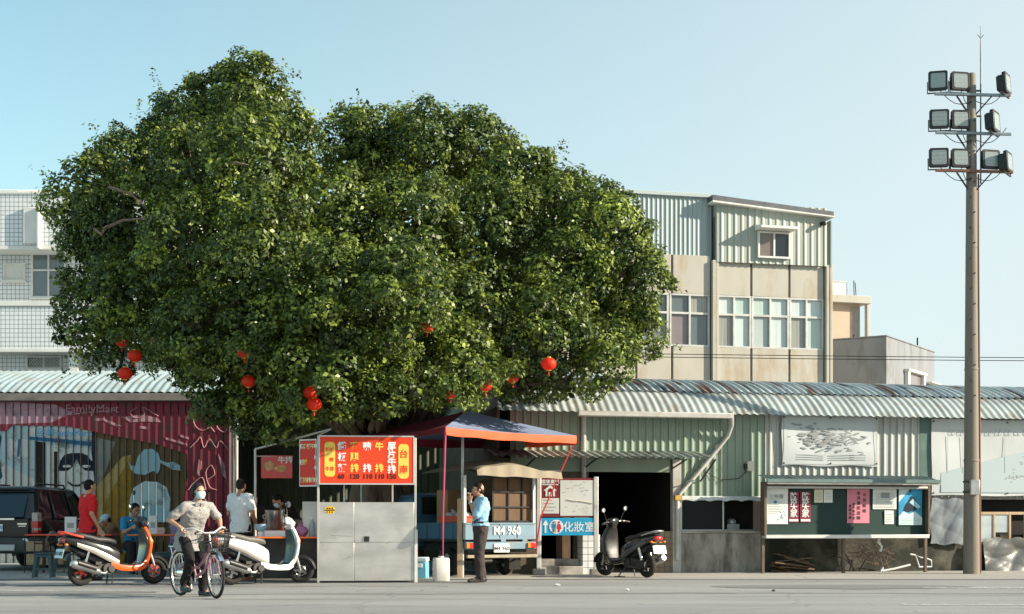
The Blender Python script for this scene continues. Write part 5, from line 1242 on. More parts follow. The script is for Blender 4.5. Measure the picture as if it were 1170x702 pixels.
# goods on the counter
SX=stall.location.x
def cpos(px,dy,py=None): return V(((px-CX)*(STD+dy)/F,STD+dy,CT))
pot=empty('stock_pot',cpos(314,.75)); tag(pot,'tall steel stock pot on the stall counter beside the bending vendor','pot')
mb=MB(); mb.lathe([(.15,0),(.165,.02),(.165,.44),(.175,.455),(.165,.455),(.160,.05)],n=28); mb.build('pot_body',mat('polished pot',(.62,.62,.60),.22,1,var=.15,bump=.1,bscale=8),pot,smooth=40)
mb=MB(); [mb.torus((s*.17,0,.34),.035,.008,(0,1,0),14,6) for s in(-1,1)]; mb.build('handle',steel,pot)
bt=empty('water_bottle',cpos(356.5,.28)); tag(bt,'clear plastic bottle on the stall counter beside the pink bag','bottle')
mb=MB(); mb.lathe([(.045,0),(.05,.01),(.05,.19),(.043,.23),(.018,.27),(.018,.295)],n=18); mb.build('bottle_body',mat('pale clear plastic',(.62,.72,.75),.15,trans=.55,ior=1.2),bt,smooth=50)
mb=MB(); mb.cyl((0,0,.295),(0,0,.32),.02,n=12); mb.build('cap',whiteplate,bt)
def bag(name,loc,s,m,label,cat='plastic bag',seed=1):
    r=random.Random(seed); mb=MB(); mb.ell((0,0,s[2]*.5),(s[0]/2,s[1]/2,s[2]/2),nu=26,nv=16)
    ph=[(r.uniform(8,30),r.uniform(8,30),r.uniform(0,6)) for _ in range(5)]
    vs=[]
    for x,y,z in mb.v:
        d=1+.10*sum(math.sin(a*x/s[0]*.7+b_*z/s[2]*.5+c) for a,b_,c in ph)/2; vs.append((x*d,y*d,max(0,s[2]*.5+(z-s[2]*.5)*d)))
    mb.v=vs; mb.cyl((0,0,s[2]*.93),(.02,0,s[2]*1.18),.02,.05,10)
    o=mb.build(name,m,None,loc,r.uniform(0,3),smooth=80); tag(o,label,cat); return o
bag('plastic_bag',cpos(344.5,.26),(.20,.16,.19),mat('pink plastic bag',(.50,.22,.38),.25,trans=.3,ior=1.15,bump=.5,bscale=20),'crumpled pink plastic bag on the stall counter beside the clear bottle',seed=4)
fb=empty('food_tray',cpos(317,.3)); tag(fb,'white food tray with red packs on the stall counter','tray')
mb=MB(); mb.bb(-.2,.2,-.12,.12,.0,.03); mb.bb(-.2,.2,-.12,-.11,.03,.10); mb.bb(-.2,.2,.11,.12,.03,.10); mb.build('tray',whiteplate,fb,bevel=.008)
mb=MB(); 
for i in range(5): mb.box((-.15+.075*i,.0,.07),(.06,.18,.07),(0,0,.1*((i*3)%4-1)))
mb.build('pack',mat('red pack',(.6,.05,.05),.4,var=.3,scale=10),fb,bevel=.008)
bw=empty('plastic_bowl',cpos(299,.35)); tag(bw,'pale blue plastic bowl on the counter next to the man in white','bowl')
mb=MB(); mb.lathe([(.05,0),(.10,.06),(.115,.13),(.10,.13),(.045,.02)],n=22); mb.build('bowl',mat('blue bowl',(.30,.55,.68),.35),bw,smooth=50); bw.location.z=CT+.08
mb=MB(); mb.cyl((0,0,-.08),(0,0,0),.07,n=16); mb.build('bowl_stand',whiteplate,bw)

# ================================================================ blue truck under the canopy
tk=empty('small_truck',V(((572-CX)*26.3/F,26.3,0)),R(27)); tag(tk,'old small blue flatbed truck with a wooden cage beneath the canopy','truck')
tblue=mat('faded truck blue',(.05,.155,.26),.45,var=.15,scale=3,dirt=(.10,.09,.07),damt=.35,dscale=4,coat=.2)
tlight=mat('light blue tailgate',(.17,.27,.34),.5,var=.12,scale=3,dirt=(.25,.21,.16),damt=.35,dscale=4)
hw=.725
mb=MB(); mb.bb(-hw,hw,0,.04,.70,1.01); tg=mb.build('tailgate',tlight,tk,bevel=.008)
mb=MB()
for x in(-.36,0,.36): mb.bb(x-.012,x+.012,-.012,0,.71,1.0)
mb.bb(-hw,hw,-.014,0,.985,1.01); mb.bb(-hw,hw,-.014,0,.70,.72)
for x in(-.5,0.05,.5): mb.bb(x-.05,x+.05,-.02,.0,.66,.70)
mb.build('tailgate_rib',tlight,tg)
text_mesh([('M4 960',.13,.865,.22,.85)],Matrix.Translation((0,-.016,0)),swh,'lettering',tg,bold=.012)
mb=MB(); 
for s in(-1,1): mb.bb(s*hw-.02,s*hw+.02,.04,2.5,.70,1.01); 
for s in(-1,1):
    for y in(.5,1.1,1.7,2.3): mb.bb(s*(hw+.028)-.008,s*(hw+.028)+.008,y-.02,y+.02,.70,1.0)
mb.build('bed_side',tblue,tk,bevel=.006)
mb=MB(); mb.bb(-hw,hw,.04,2.5,.66,.70); mb.build('bed_floor',darksteel,tk)
mb=MB(); 
for s in(-1,1): mb.bb(s*.38-.05,s*.38+.05,.1,3.8,.46,.62)
mb.bb(-.6,.6,.12,.18,.46,.60); mb.cyl((-.55,1.0,.27),(.55,1.0,.27),.05); mb.ell((0,1.0,.27),.13); mb.build('chassis',darksteel,tk,smooth=40)
mb=MB(); mb.bb(-hw,hw,-.03,.06,.52,.655); mb.build('rear_panel',tlight,tk,bevel=.01)
for s in(-1,1):
    mb=MB(); mb.bb(s*.63-.09,s*.63+.09,-.06,-.03,.54,.64); ll=mb.build('tail_lamp',redlens,tk,bevel=.01)
    mb=MB(); mb.bb(s*.63-.09,s*.63-.03,-.064,-.059,.545,.635); mb.build('indicator',amber,ll)
mb=MB(); mb.bb(-.16,.16,-.05,-.032,.46,.62); pl=mb.build('licence_plate',whiteplate,tk,bevel=.005)
text_mesh([('M4-960',0,.535,.10)],Matrix.Translation((0,-.052,0)),inkblack,'lettering',pl,bold=.02)
mb=MB(); mb.bb(-hw,hw,-.10,-.04,.36,.42); mb.build('bumper',mat('rusty cream steel',(.32,.28,.20),.6,.2,var=.25,dirt=(.2,.09,.04),damt=.4),tk,bevel=.01)
for s in(-1,1): 
    for y in(1.0,3.2):
        mb=MB(); mb.torus((s*.58,y,.275),.20,.075,(1,0,0),28,10,1.1); wh=mb.build('wheel',rubber,tk,smooth=60)
        mb=MB(); mb.lathe([(.15,-.03),(.15,.04),(.07,.05),(.06,.08),(.0,.08)],Matrix.Translation((s*.60,y,.275))@Matrix.Rotation(R(90)*s,4,'Y'),20); mb.build('rim',galv,wh,smooth=40)
    mb=MB(); mb.bb(s*.58-.12,s*.58+.12,.55,.56,.12,.44); mb.build('mud_flap',rubber,tk)
mb=MB(); mb.sup([(2.52,1.05,.70,.50),(2.6,1.05,.72,.56),(3.4,1.02,.72,.58),(3.75,.9,.70,.46),(3.85,.75,.66,.28)],'x',20,.35)
mb.v=[(y,x,z) for x,y,z in mb.v]; mb.build('cab',tblue,tk,smooth=40)
mb=MB(); mb.bb(-.5,.5,2.49,2.53,1.18,1.52); mb.build('rear_window',glassdark,tk)
# wooden cage and its canvas
boxw=mat('brown cage boards',(.13,.07,.033),.7,var=.25,scale=2.5,stretch=(5,5,.8))
mb=MB(); mb.bb(-.10,hw-.04,.10,.13,1.02,1.86); mb.build('cage_board',boxw,tk)
mb=MB(); mb.bb(hw-.06,hw-.03,.13,2.3,1.02,1.86); mb.build('cage_board',boxw,tk)
mb=MB()
for x in(-.12,.20,.50): mb.bb(x-.014,x+.014,.072,.1,1.02,1.86)
for z in(1.04,1.30,1.58,1.85): mb.bb(-.12,hw-.03,.067,.099,z-.012,z+.012)
mb.build('cage_bar',black,tk)
for s in(-1,1):
    mb=MB(); mb.bb(s*(hw-.01)-.025,s*(hw-.01)+.025,.02,.07,.70,1.88); mb.build('cage_post',postm,tk)
canv=mat('beige canvas',(.30,.26,.19),.85,var=.12,scale=2,bump=.5,bscale=7,dirt=(.22,.18,.12),damt=.3)
mb=MB(); nx,ny=24,12; vs=[];fs=[]
for j in range(ny+1):
    for i in range(nx+1):
        a=i/nx;b_=j/ny; x=-.62+1.75*a; y=-.28+2.6*b_
        z=1.98+.20*math.sin(math.pi*min(1,a*1.3))**.7*(.55+.45*math.sin(math.pi*b_))+.010*math.sin(17*a+5*b_)+.006*math.sin(9*b_+23*a)-(.0 if j else .02)
        vs.append((x,y,z))
for j in range(ny):
    for i in range(nx): q=j*(nx+1)+i; fs.append((q,q+1,q+nx+2,q+nx+1))
n0=len(vs)
for i in range(nx+1):   # hanging front flap
    x,y,z=vs[i]; vs.append((x,y-.03-.02*math.sin(i*1.4),1.865+.008*math.sin(i*.7)-.04*(i/nx)))
for i in range(nx): fs.append((i,i+1,n0+i+1,n0+i))
mb.add(vs,fs); mb.build('canvas_cover',canv,tk,smooth=70,fixn=False)
mb=MB(); mb.bar((-.62,-.26,1.97),(1.12,-.26,1.97),.03); mb.build('canvas_rod',darksteel,tk)
# goods on the truck bed
def tw(x,y,z): return tk.matrix_world@V((x,y,z)) if False else V((tk.location.x+math.cos(R(27))*x-math.sin(R(27))*y,tk.location.y+math.sin(R(27))*x+math.cos(R(27))*y,z))
tr_=empty('orange_crate',tw(-.52,.75,1.012),R(27)); tag(tr_,'shallow orange red plastic crate resting on the truck bed','crate')
mb=MB(); mb.bb(-.17,.17,-.5,.5,0,.02); mb.bb(-.18,-.165,-.5,.5,0,.12); mb.bb(.165,.18,-.5,.5,0,.12); mb.bb(-.165,.165,-.5,-.485,0,.12); mb.bb(-.165,.165,.485,.5,0,.12); mb.bb(-.195,.195,-.52,.52,.10,.118); mb.build('crate',mat('orange crate plastic',(.65,.09,.03),.5),tr_,bevel=.006)
wbg=mat('white plastic bag',(.72,.72,.72),.3,trans=.25,ior=1.15,bump=.6,bscale=18)
bag('plastic_bag',tw(-.52,.50,1.03),(.30,.30,.20),wbg,'white plastic bag nearer the tailgate in the orange crate on the truck',seed=7)
bag('plastic_bag',tw(-.52,1.0,1.03),(.30,.34,.18),wbg,'white plastic bag farther from the tailgate in the orange crate on the truck',seed=9)
cbx=empty('cardboard_box',tw(-.1,1.9,.70),R(35)); tag(cbx,'tan cardboard box deep in the shade on the truck bed','box')
mb=MB(); mb.bb(-.25,.25,-.2,.2,0,.95); mb.build('carton',mat('cardboard',(.38,.25,.13),.8,var=.1),cbx,bevel=.008)

# ================================================================ black off-road car
car=empty('parked_car',V(((-7-CX)*29.6/F,29.6,0)),R(-4)); tag(car,'black off-road car parked in front of the mural, seen from its rear corner','car')
cb_=mat('black car paint',(.006,.007,.008),.25,coat=.45,var=.1,spec=.3); bplas=mat('grey bumper plastic',(.05,.055,.058),.55); silv=mat('silver car plastic',(.42,.46,.48),.35,.4)
def carsup(secs,n=24,e=.35):
    mb=MB(); mb.sup([(y,(z0+z1)/2,hw_,(z1-z0)/2) for y,hw_,z0,z1 in secs],'x',n,e); mb.v=[(y,x,z) for x,y,z in mb.v]; return mb
carsup([(.10,.80,.55,1.12),(.16,.86,.45,1.17),(.5,.90,.38,1.18),(1.6,.91,.36,1.14),(3.1,.90,.36,1.10),(3.9,.87,.40,1.04),(4.3,.80,.45,.95),(4.42,.70,.55,.85)]).build('body',cb_,car,smooth=40)
mb=MB(); ring=lambda y0,y1,hw_,z: [V((-hw_,y0,z)),V((-hw_+.10,y0-.05,z)),V((hw_-.10,y0-.05,z)),V((hw_,y0,z)),V((hw_,y1,z)),V((-hw_,y1,z))]
mb.loft([ring(.14,3.35,.85,1.10),ring(.40,2.55,.72,1.66)]); gh=mb.build('window_band',glassdark,car,smooth=30)
mb=MB(); mb.loft([ring(.36,2.62,.735,1.655),ring(.40,2.55,.72,1.72),ring(.50,2.45,.62,1.775),ring(.75,2.2,.45,1.79)]); mb.build('roof',cb_,car,smooth=35)
for s in(-1,1):
    for a_,b_,w_,h_ in(((s*.845,.16,1.10),(s*.725,.42,1.66),.10,.06),((s*.855,1.15,1.10),(s*.728,1.12,1.66),.14,.03),((s*.855,2.15,1.10),(s*.728,2.05,1.66),.07,.03),((s*.845,3.33,1.10),(s*.725,2.55,1.66),.07,.05)): mb=MB(); mb.bar(a_,b_,w_,h_); mb.build('window_pillar',cb_,car,bevel=.01)
for s in(-1,1):
    mb=MB(); mb.tube([(s*.60,.62,1.77),(s*.62,.70,1.84),(s*.62,2.2,1.84),(s*.60,2.3,1.77)],.018,8); mb.build('roof_rail',black,car,smooth=50)
mb=MB(); mb.bar((-.58,.40,1.72),(.58,.40,1.72),.16,.035); mb.build('spoiler',cb_,car,bevel=.01)
mb=MB(); mb.bb(-.72,.72,.06,.14,.70,1.10); mb.build('tail_door',cb_,car,bevel=.02)
mb=MB(); mb.prism([(.045,1.13),(.075,1.13),(.32,1.60),(.29,1.60)],Matrix(((0,1,0,0),(1,0,0,0),(0,0,1,0),(0,0,0,1))),1.22); mb.build('rear_window',mat('blue tinted rear glass',(.010,.030,.045),.05,spec=.9,coat=.6),car,bevel=.008)
mb=MB(); mb.bb(-.42,.42,.035,.06,1.06,1.11); mb.build('chrome_strip',chrome,car,bevel=.008)
mb=MB(); mb.bb(-.17,.17,.04,.058,.83,.98); pl=mb.build('licence_plate',whiteplate,car,bevel=.004)
text_mesh([('DH-6178',0,.905,.10)],Matrix.Translation((0,.038,0)),MURAL['blue'],'lettering',pl,bold=.01)
mb=MB(); mb.bb(.48,.68,.05,.06,.97,1.0); mb.bb(.50,.66,.05,.06,.93,.945); mb.build('emblem',chrome,car)
for s in(-1,1):
    mb=MB(); mb.loft([[V((s*x,y,z)) for x,y,z in ((.77,.09,zz),(.88,.14,zz),(.905,.28,zz),(.80,.30,zz))] for zz in(.80,.92,1.05,1.22)]); tl_=mb.build('tail_lamp',mat('pale smoked lens',(.50,.46,.42),.15,coat=.7),car,bevel=.012)
    mb=MB(); mb.loft([[V((s*x,y,z)) for x,y,z in ((.767,.085,zz),(.884,.136,zz),(.909,.285,zz),(.80,.305,zz))] for zz in(.90,1.04)]); mb.build('stop_lens',redlens,tl_)
    mb=MB(); mb.loft([[V((s*x,y,z)) for x,y,z in ((.767,.085,zz),(.884,.136,zz),(.909,.285,zz),(.80,.305,zz))] for zz in(.80,.85)]); mb.build('stop_lens',redlens,tl_)
    mb=MB(); mb.cyl((s*.70,-.09,.62),(s*.70,-.04,.62),.07,n=18); mb.build('reverse_lamp',clearlens,car,smooth=40)
    for y in(.86,3.45):
        mb=MB(); mb.torus((s*.79,y,.36),.25,.11,(1,0,0),32,10,1.1); wh=mb.build('wheel',rubber,car,smooth=60)
        mb=MB(); mb.lathe([(.20,-.02),(.20,.06),(.17,.07),(.06,.05),(.05,.08),(0,.08)],Matrix.Translation((s*.82,y,.36))@Matrix.Rotation(R(90)*s,4,'Y'),24)
        mb.build('rim',silv,wh,smooth=40)
        mb=MB(); pts=[]
        mb.tube([(s*.885,y+.44*math.cos(R(a)),.36+.44*math.sin(R(a))) for a in range(-15,196,15)],.045,8); mb.build('wheel_arch',mat('beige arch trim',(.22,.19,.15),.4,coat=.4) ,car,smooth=60)
    mb=MB(); mb.bb(s*.905-.01,s*.905+.01,1.2,3.1,.55,.64); mb.build('door_trim',bplas,car,bevel=.008)
mb=carsup([(-.10,.70,.42,.66),(-.06,.86,.38,.70),(.2,.91,.36,.72),(.45,.90,.4,.7)]); mb.build('rear_bumper',bplas,car,smooth=40)
mb=MB(); mb.bb(-.50,.50,-.13,-.06,.42,.56); mb.build('skid_plate',silv,car,bevel=.02)

# ================================================================ tables, stools and what stands on them
tred=mat('orange red table top',(.72,.075,.03),.45,var=.05)
tori=mat('orange table top',(.80,.16,.03),.45,var=.05)
def table(px0,px1,d,m,label):
    x0=(px0-CX)*d/F;x1=(px1-CX)*d/F; root=empty('folding_table',V(((x0+x1)/2,d,0))); tag(root,label,'table'); h=(x1-x0)/2
    mb=MB(); mb.bb(-h,h,-.30,.30,.755,.785); mb.build('table_top',m,root,bevel=.006)
    for s in(-1,1):
        mb=MB(); x=s*(h-.18)
        for y in(-.25,.25): mb.bar((x,y,0),(x,y,.755),.022)
        mb.bar((x,-.25,.12),(x,.25,.12),.02); mb.bar((x,-.25,.6),(x,.25,.6),.02); mb.bar((x-.0,-.26,.35),(x-s*.5,-.26,.75),.015); mb.build('leg',darksteel,root)
    return root
table(34,132,28.2,tred,'folding table with a thin orange red top beside the parked car'); table(150,244,27.8,tori,'folding table with a thin orange top behind the woman on the bicycle')
# a stool
teal=mat('teal plastic',(.035,.085,.095),.45,var=.1)
def stool():
    root=empty('plastic_stool'); mb=MB(); mb.bb(-.15,.15,-.15,.15,.42,.455); mb.bb(-.145,.145,-.145,.145,.37,.42); mb.build('seat',teal,root,bevel=.015)
    for sx_ in(-1,1):
        for sy_ in(-1,1):
            mb=MB(); q=lambda z,o,w: [V((sx_*(o-w),sy_*(o-w),z)),V((sx_*o,sy_*(o-w),z)),V((sx_*o,sy_*o,z)),V((sx_*(o-w),sy_*o,z))]
            mb.loft([q(0,.185,.05),q(.42,.145,.06)]); mb.build('leg',teal,root)
    mb=MB(); 
    for s in(-1,1): mb.bar((-.165,s*.165,.16),(.165,s*.165,.16),.02,.03)
    mb.build('brace',teal,root); return root
s0=stool(); stools=[(50,26.2,.15),(104,26.6,.7),(72,28.9,.3),(187,26.9,.4),(222,28.4,.1)]
labs=['dark teal plastic stool in front of the red table, nearest the parked car','dark teal plastic stool half hidden behind the rear of the orange scooter','dark teal plastic stool between the red table and the wire rack','dark teal plastic stool behind the front wheel of the orange scooter','dark teal plastic stool beyond the orange table, behind the cyclist']
for i,(px,d,a) in enumerate(stools):
    o=s0 if i==0 else copy_tree(s0); o.location=V(((px-CX)*d/F,d,0)); o.rotation_euler=(0,0,a); tag(o,labs[i],'stool','teal plastic stools around the folding tables')
def tp(px,d): return V(((px-CX)*d/F,d,.786))
def napkin(px,d,w,h,label,m,slot=True,name='napkin_box'):
    root=empty(name,tp(px,d),.15); tag(root,label,'box'); mb=MB(); mb.bb(-w/2,w/2,-.06,.06,0,h); mb.build('box_body',m,root,bevel=.008)
    mb=MB(); mb.bb(-w*.3,w*.3,-.063,-.058,h*.35,h*.65); mb.build('paper_slot',faint2,root)
napkin(81,28.1,.22,.34,'tall white napkin box on the red table beside the man in red',whiteplate); napkin(92,28.05,.10,.12,'small pinkish white sauce box on the red table by the man in red',mat('pinkish white',(.68,.55,.56),.5),name='sauce_box')
napkin(175,27.7,.16,.36,'tall white napkin box on the orange table beside the child in blue',whiteplate); napkin(184,27.65,.15,.13,'low pink box on the orange table beside the tall white box',mat('pink box',(.66,.42,.42),.5),name='paper_box')
rk=empty('wire_rack',V(((60-CX)*28.9/F,28.9,0))); tag(rk,'black wire rack with pale wooden side boards standing behind the red table','rack')
mb=MB()
for x in(-.5,-.1,.3,.6):
    for y in(-.2,.2): mb.bar((x,y,0),(x,y,.72),.016)
for z in(.15,.42,.70):
    for y in(-.2,.2): mb.bar((-.5,y,z),(.6,y,z),.014)
mb.build('rack_frame',black,rk)
for i,(x,z,w_,h_) in enumerate(((-.3,.16,.36,.22),(.1,.16,.36,.2),(-.3,.43,.36,.2),(.44,.43,.28,.2))):
    mb=MB(); mb.bb(x-w_/2,x+w_/2,-.17,.17,z,z+h_); mb.build('side_board',palewood,rk,bevel=.006)
# ================================================================ scooters (front = +X, left = +Y)
def scooter(label,loc,rz,body,apron,inner,seatm,rim,platem,steer=0,mirrors=True,rail=None,legm=None,plate_txt='857-KLD',tailm=None,high=1.0,dark=None,fender=None,cowl=None):
    root=empty('motor_scooter',loc,rz); tag(root,label,'scooter')
    dark=dark or black
    # rear wheel, swing engine
    def wheel(c,par,rimc,M=Matrix()):
        mb=MB(); mb.torus(M@V(c),.165,.055,M.to_3x3()@V((0,1,0)),36,10,1.05); wh=mb.build('wheel',rubber,par,smooth=60)
        mb=MB(); ax=(M.to_3x3()@V((0,1,0))).normalized(); c2=M@V(c)
        mb.torus(c2,.128,.013,ax,32,8,2.2); mb.cyl(c2-ax*.05,c2+ax*.05,.038,n=14)
        x=ax.orthogonal().normalized();y=ax.cross(x)
        for k in range(5):
            a=2*math.pi*k/5; d=x*math.cos(a)+y*math.sin(a); mb.bar(c2+d*.03,c2+d*.125,.035,.022,up=ax)
        mb.build('rim',rimc,wh,smooth=40)
        return wh
    wheel((-.60,0,.22),root,rim)
    mb=MB(); mb.sup([(-.70,.24,.05,.06,.10),(-.55,.25,.06,.09,.10),(-.30,.29,.09,.11,.06),(-.12,.30,.11,.10,0),(-.02,.28,.08,.06,0)],'x',14,.6)
    mb.cyl((-.20,-.16,.27),(-.20,.16,.27),.09,n=18); mb.cyl((-.16,-.18,.27),(-.16,-.19,.27),.055,n=16); mb.bar((-.55,-.10,.24),(-.2,-.10,.33),.04,.06); mb.box((-.35,-.09,.36),(.10,.06,.05)); mb.tube([(-.15,-.12,.36),(-.08,-.13,.40),(-.05,-.10,.34)],.02,6)
    mb.build('engine',darksteel,root,smooth=40)
    mb=MB(); mb.tube([(-.20,-.13,.24),(-.28,-.18,.20),(-.42,-.19,.22)],.022,8); mb.tube([(-.36,-.19,.225),(-.42,-.19,.24),(-.80,-.20,.36),(-.84,-.20,.375)],[.035,.06,.072,.05],14); ex=mb.build('exhaust',steel,root,smooth=50)
    mb=MB(); mb.tube([(-.44,-.215,.275),(-.76,-.225,.375)],[.052,.058],12); mb.build('heat_shield',dark,ex,smooth=50)
    mb=MB(); mb.tube([(-.60,.10,.24),(-.52,.13,.55)],.03,8); mb.tube([(-.60,-.10,.24),(-.52,-.13,.55)],.022,8)
    for i in range(9): mb.torus(V((-.60,.10,.26)).lerp(V((-.53,.13,.52)),i/8),.036,.007,(.08,.03,.3),14,6)
    mb.build('shock_absorber',chrome,root,smooth=50)
    # rear body: side cowls and tail
    mb=MB(); mb.sup([(-.93,.75,.03,.025),(-.88,.74,.08,.05),(-.76,.71,.125,.075),(-.58,.655,.155,.105),(-.38,.585,.165,.135),(-.20,.52,.165,.16),(-.08,.46,.155,.165),(.0,.42,.14,.15)],'x',20,.55)
    bd=mb.build('rear_body',body,root,smooth=45)
    mb=MB()
    for s in(-1,1):
        mb.sup([(-.72,.66,.012,.035,s*.135),(-.45,.56,.02,.05,s*.168),(-.20,.44,.02,.06,s*.168),(-.02,.36,.015,.045,s*.148)],'x',12,.6)
    mb.build('side_trim',legm or dark,bd,smooth=45)
    mb=MB(); mb.sup([(-.80,.62,.05,.03),(-.62,.52,.10,.07),(-.35,.42,.11,.09),(-.1,.35,.12,.07)],'x',14,.7); mb.build('under_cowl',dark,root,smooth=45)
    mb=MB(); mb.tube([(-.60+.25*math.cos(R(a)),0,.22+.25*math.sin(R(a))) for a in range(60,200,14)],[.06]*11,8,sy=.35) if False else mb.sup([(-.86,.42,.07,.012),(-.80,.50,.08,.014),(-.66,.52,.085,.014),(-.5,.48,.08,.014)],'x',10,.6); mb.build('rear_fender',dark,root,smooth=50)
    # seat
    mb=MB(); mb.sup([(-.86,.815,.07,.025),(-.80,.815,.12,.04),(-.62,.80,.145,.05),(-.46,.765,.145,.05),(-.36,.735,.14,.055),(-.18,.725,.12,.05),(-.06,.70,.095,.045),(-.02,.68,.06,.03)],'x',18,.6); mb.build('seat',seatm,root,smooth=60)
    mb=MB(); mb.tube([(-.62,-.15,.775),(-.80,-.145,.82),(-.93,-.10,.855),(-.96,0,.86),(-.93,.10,.855),(-.80,.145,.82),(-.62,.15,.775)],.017,8); mb.build('grab_rail',rail or steel,root,smooth=50)
    # lamps and plate
    mb=MB(); mb.sup([(-.965,.725,.03,.015),(-.945,.725,.085,.035),(-.90,.725,.10,.04)],'x',14,.6); mb.build('tail_lamp',tailm or redlens,root,smooth=50)
    for s in(-1,1): mb=MB(); mb.ell((-.90,s*.15,.66),(.03,.03,.022)); mb.bar((-.88,s*.05,.65),(-.89,s*.14,.655),.015); mb.build('indicator',amber,root,smooth=50)
    mb=MB(); mb.bar((-.84,0,.64),(-.93,0,.50),.08,.02); 
    mb.build('plate_bracket',dark,root)
    PM=Matrix.Translation((-.955,0,.52))@Matrix.Rotation(R(-90),4,'Z')@Matrix.Rotation(R(-14),4,'X')
    mb=MB(); mb.bb(-.15,.15,-.004,.004,-.075,.075); mbt(mb,PM); p_=mb.build('licence_plate',platem,root,bevel=.004)
    text_mesh([(plate_txt,0,0,.085,.95)],PM@Matrix.Translation((0,-.0065,0)),inkblack,'lettering',p_,bold=.015)
    # floorboard
    mb=MB(); mb.sup([(-.06,.30,.15,.05),(.08,.275,.165,.035),(.30,.275,.165,.035),(.40,.31,.15,.05)],'x',16,.35); fl=mb.build('floorboard',inner,root,smooth=40)
    mb=MB()
    for s in(-1,1): mb.sup([(-.16,.34,.016,.05,s*.155),(.0,.285,.02,.05,s*.172),(.15,.27,.02,.045,s*.178),(.34,.275,.02,.05,s*.172),(.44,.34,.014,.07,s*.15)],'x',12,.55)
    mb.build('side_skirt',apron,fl,smooth=45)
    # leg shield: outer apron and inner panel
    def shield(dx,w_,th): return [(.28,.40+dx,w_*.55,th),(.36,.435+dx,w_*.85,th),(.50,.475+dx,w_,th),(.64,.495+dx,w_*1.04,th),(.76,.485+dx,w_*.95,th),(.87,.455+dx,w_*.70,th),(.95,.425+dx,w_*.45,th)]
    mb=MB(); mb.sup(shield(.03,.185,.045),'z',20,.75); ap=mb.build('apron',apron,root,smooth=45)
    mb=MB(); mb.sup(shield(-.022,.165,.03),'z',20,.75); mb.build('leg_shield',inner,root,smooth=45)
    mb=MB(); mb.sup([(.50,.555,.05,.02),(.62,.575,.09,.025),(.74,.56,.11,.025),(.82,.53,.07,.02)],'z',16,.7); mb.build('front_grille',legm or dark,ap,smooth=50)
    for s in(-1,1): mb=MB(); mb.ell((.535,s*.15,.70),(.035,.03,.05)); mb.build('indicator',amber,root,smooth=50)
    # steering group
    st=Matrix.Translation((.50,0,.6))@Matrix.Rotation(R(steer),4,V((-.36,0,1)).normalized())@Matrix.Translation((-.50,0,-.6))
    wheel((.655,0,.22),root,rim,st)
    mb=MB()
    for s in(-1,1): mb.tube([(.655,s*.075,.22),(.60,s*.08,.40),(.53,s*.06,.60)],[.02,.024,.028],8)
    mb.cyl((.655,-.08,.22),(.655,.08,.22),.015); mb.torus((.655,-.06,.22),.085,.006,(0,1,0),24,4); mbt(mb,st); mb.build('fork',steel,root,smooth=50)
    mb=MB(); secs=[]
    for a in range(10,150,12): 
        secs.append([st@V((.655+(.232+dz)*math.cos(R(a)),y,.22+(.232+dz)*math.sin(R(a)))) for y,dz in((-.07,-.02),(-.07,.008),(-.03,.024),(.03,.024),(.07,.008),(.07,-.02))])
    mb.loft(secs); mb.build('front_fender',fender or dark,root,smooth=50)
    mb=MB(); mb.sup([(.90,.44,.05,.05),(.96,.43,.10,.085),(1.02,.42,.155,.095),(1.07,.40,.13,.075),(1.10,.385,.07,.04)],'z',18,.7); mbt(mb,st); hc=mb.build('handlebar_cowl',cowl or body,root,smooth=50)
    mb=MB(); mb.sup([(.97,.515,.06,.012),(1.01,.515,.085,.018),(1.05,.485,.06,.012)],'z',16,.7); mbt(mb,st); mb.build('headlamp',clearlens,hc,smooth=50)
    mb=MB(); mb.tube([(.33,-.36,1.0),(.36,-.25,1.03),(.40,-.1,1.03),(.40,.1,1.03),(.36,.25,1.03),(.33,.36,1.0)],.012,8)
    for s in(-1,1): mb.tube([(.40,s*.16,1.02),(.42,s*.26,1.02),(.38,s*.35,1.0)],.007,6)
    mbt(mb,st); mb.build('handlebar',steel,root,smooth=50)
    for s in(-1,1):
        mb=MB(); mb.cyl((.35,s*.28,1.022),(.325,s*.39,.998),.019); mb.ell((.37,s*.23,1.03),(.03,.035,.025)); mbt(mb,st); mb.build('grip',dark,root,smooth=50)
        if mirrors:
            mb=MB(); mb.tube([(.38,s*.20,1.04),(.37,s*.25,1.15),(.35,s*.30,1.22)],.007,6); mb.ell((.355,s*.315,1.26),(.018,.062,.05)); mbt(mb,st); mi=mb.build('mirror',dark,root,smooth=50)
            mb=MB(); mb.ell((.341,s*.315,1.26),(.008,.053,.042)); mbt(mb,st); mb.build('mirror_glass',mirrorm,mi,smooth=60)
    mb=MB(); mb.tube([(-.10,.10,.20),(-.06,.24,.02)],.012,6); mb.tube([(-.10,-.08,.2),(-.12,-.10,.01)],.012,6); mb.bar((-.10,.12,.015),(-.02,.30,.015),.03,.012); mb.build('kickstand',darksteel,root)
    return root
orp=mat('orange scooter paint',(.78,.105,.012),.28,coat=.6,var=.04); grp=mat('bronze grey scooter paint',(.11,.10,.09),.35,coat=.5,var=.1); whs=mat('white scooter paint',(.72,.73,.72),.28,coat=.5,var=.04,dirt=(.4,.36,.3),damt=.15); greens=mat('dark teal inner panel',(.02,.06,.065),.4,coat=.3)
seatb=mat('black vinyl seat',(.022,.022,.022),.5,bump=.3,bscale=60); seatg=mat('grey vinyl seat',(.10,.095,.085),.5,bump=.3,bscale=60)
blackp=mat('gloss black paint',(.012,.013,.014),.22,coat=.7); plblue=mat('pale blue plate',(.42,.60,.68),.45)
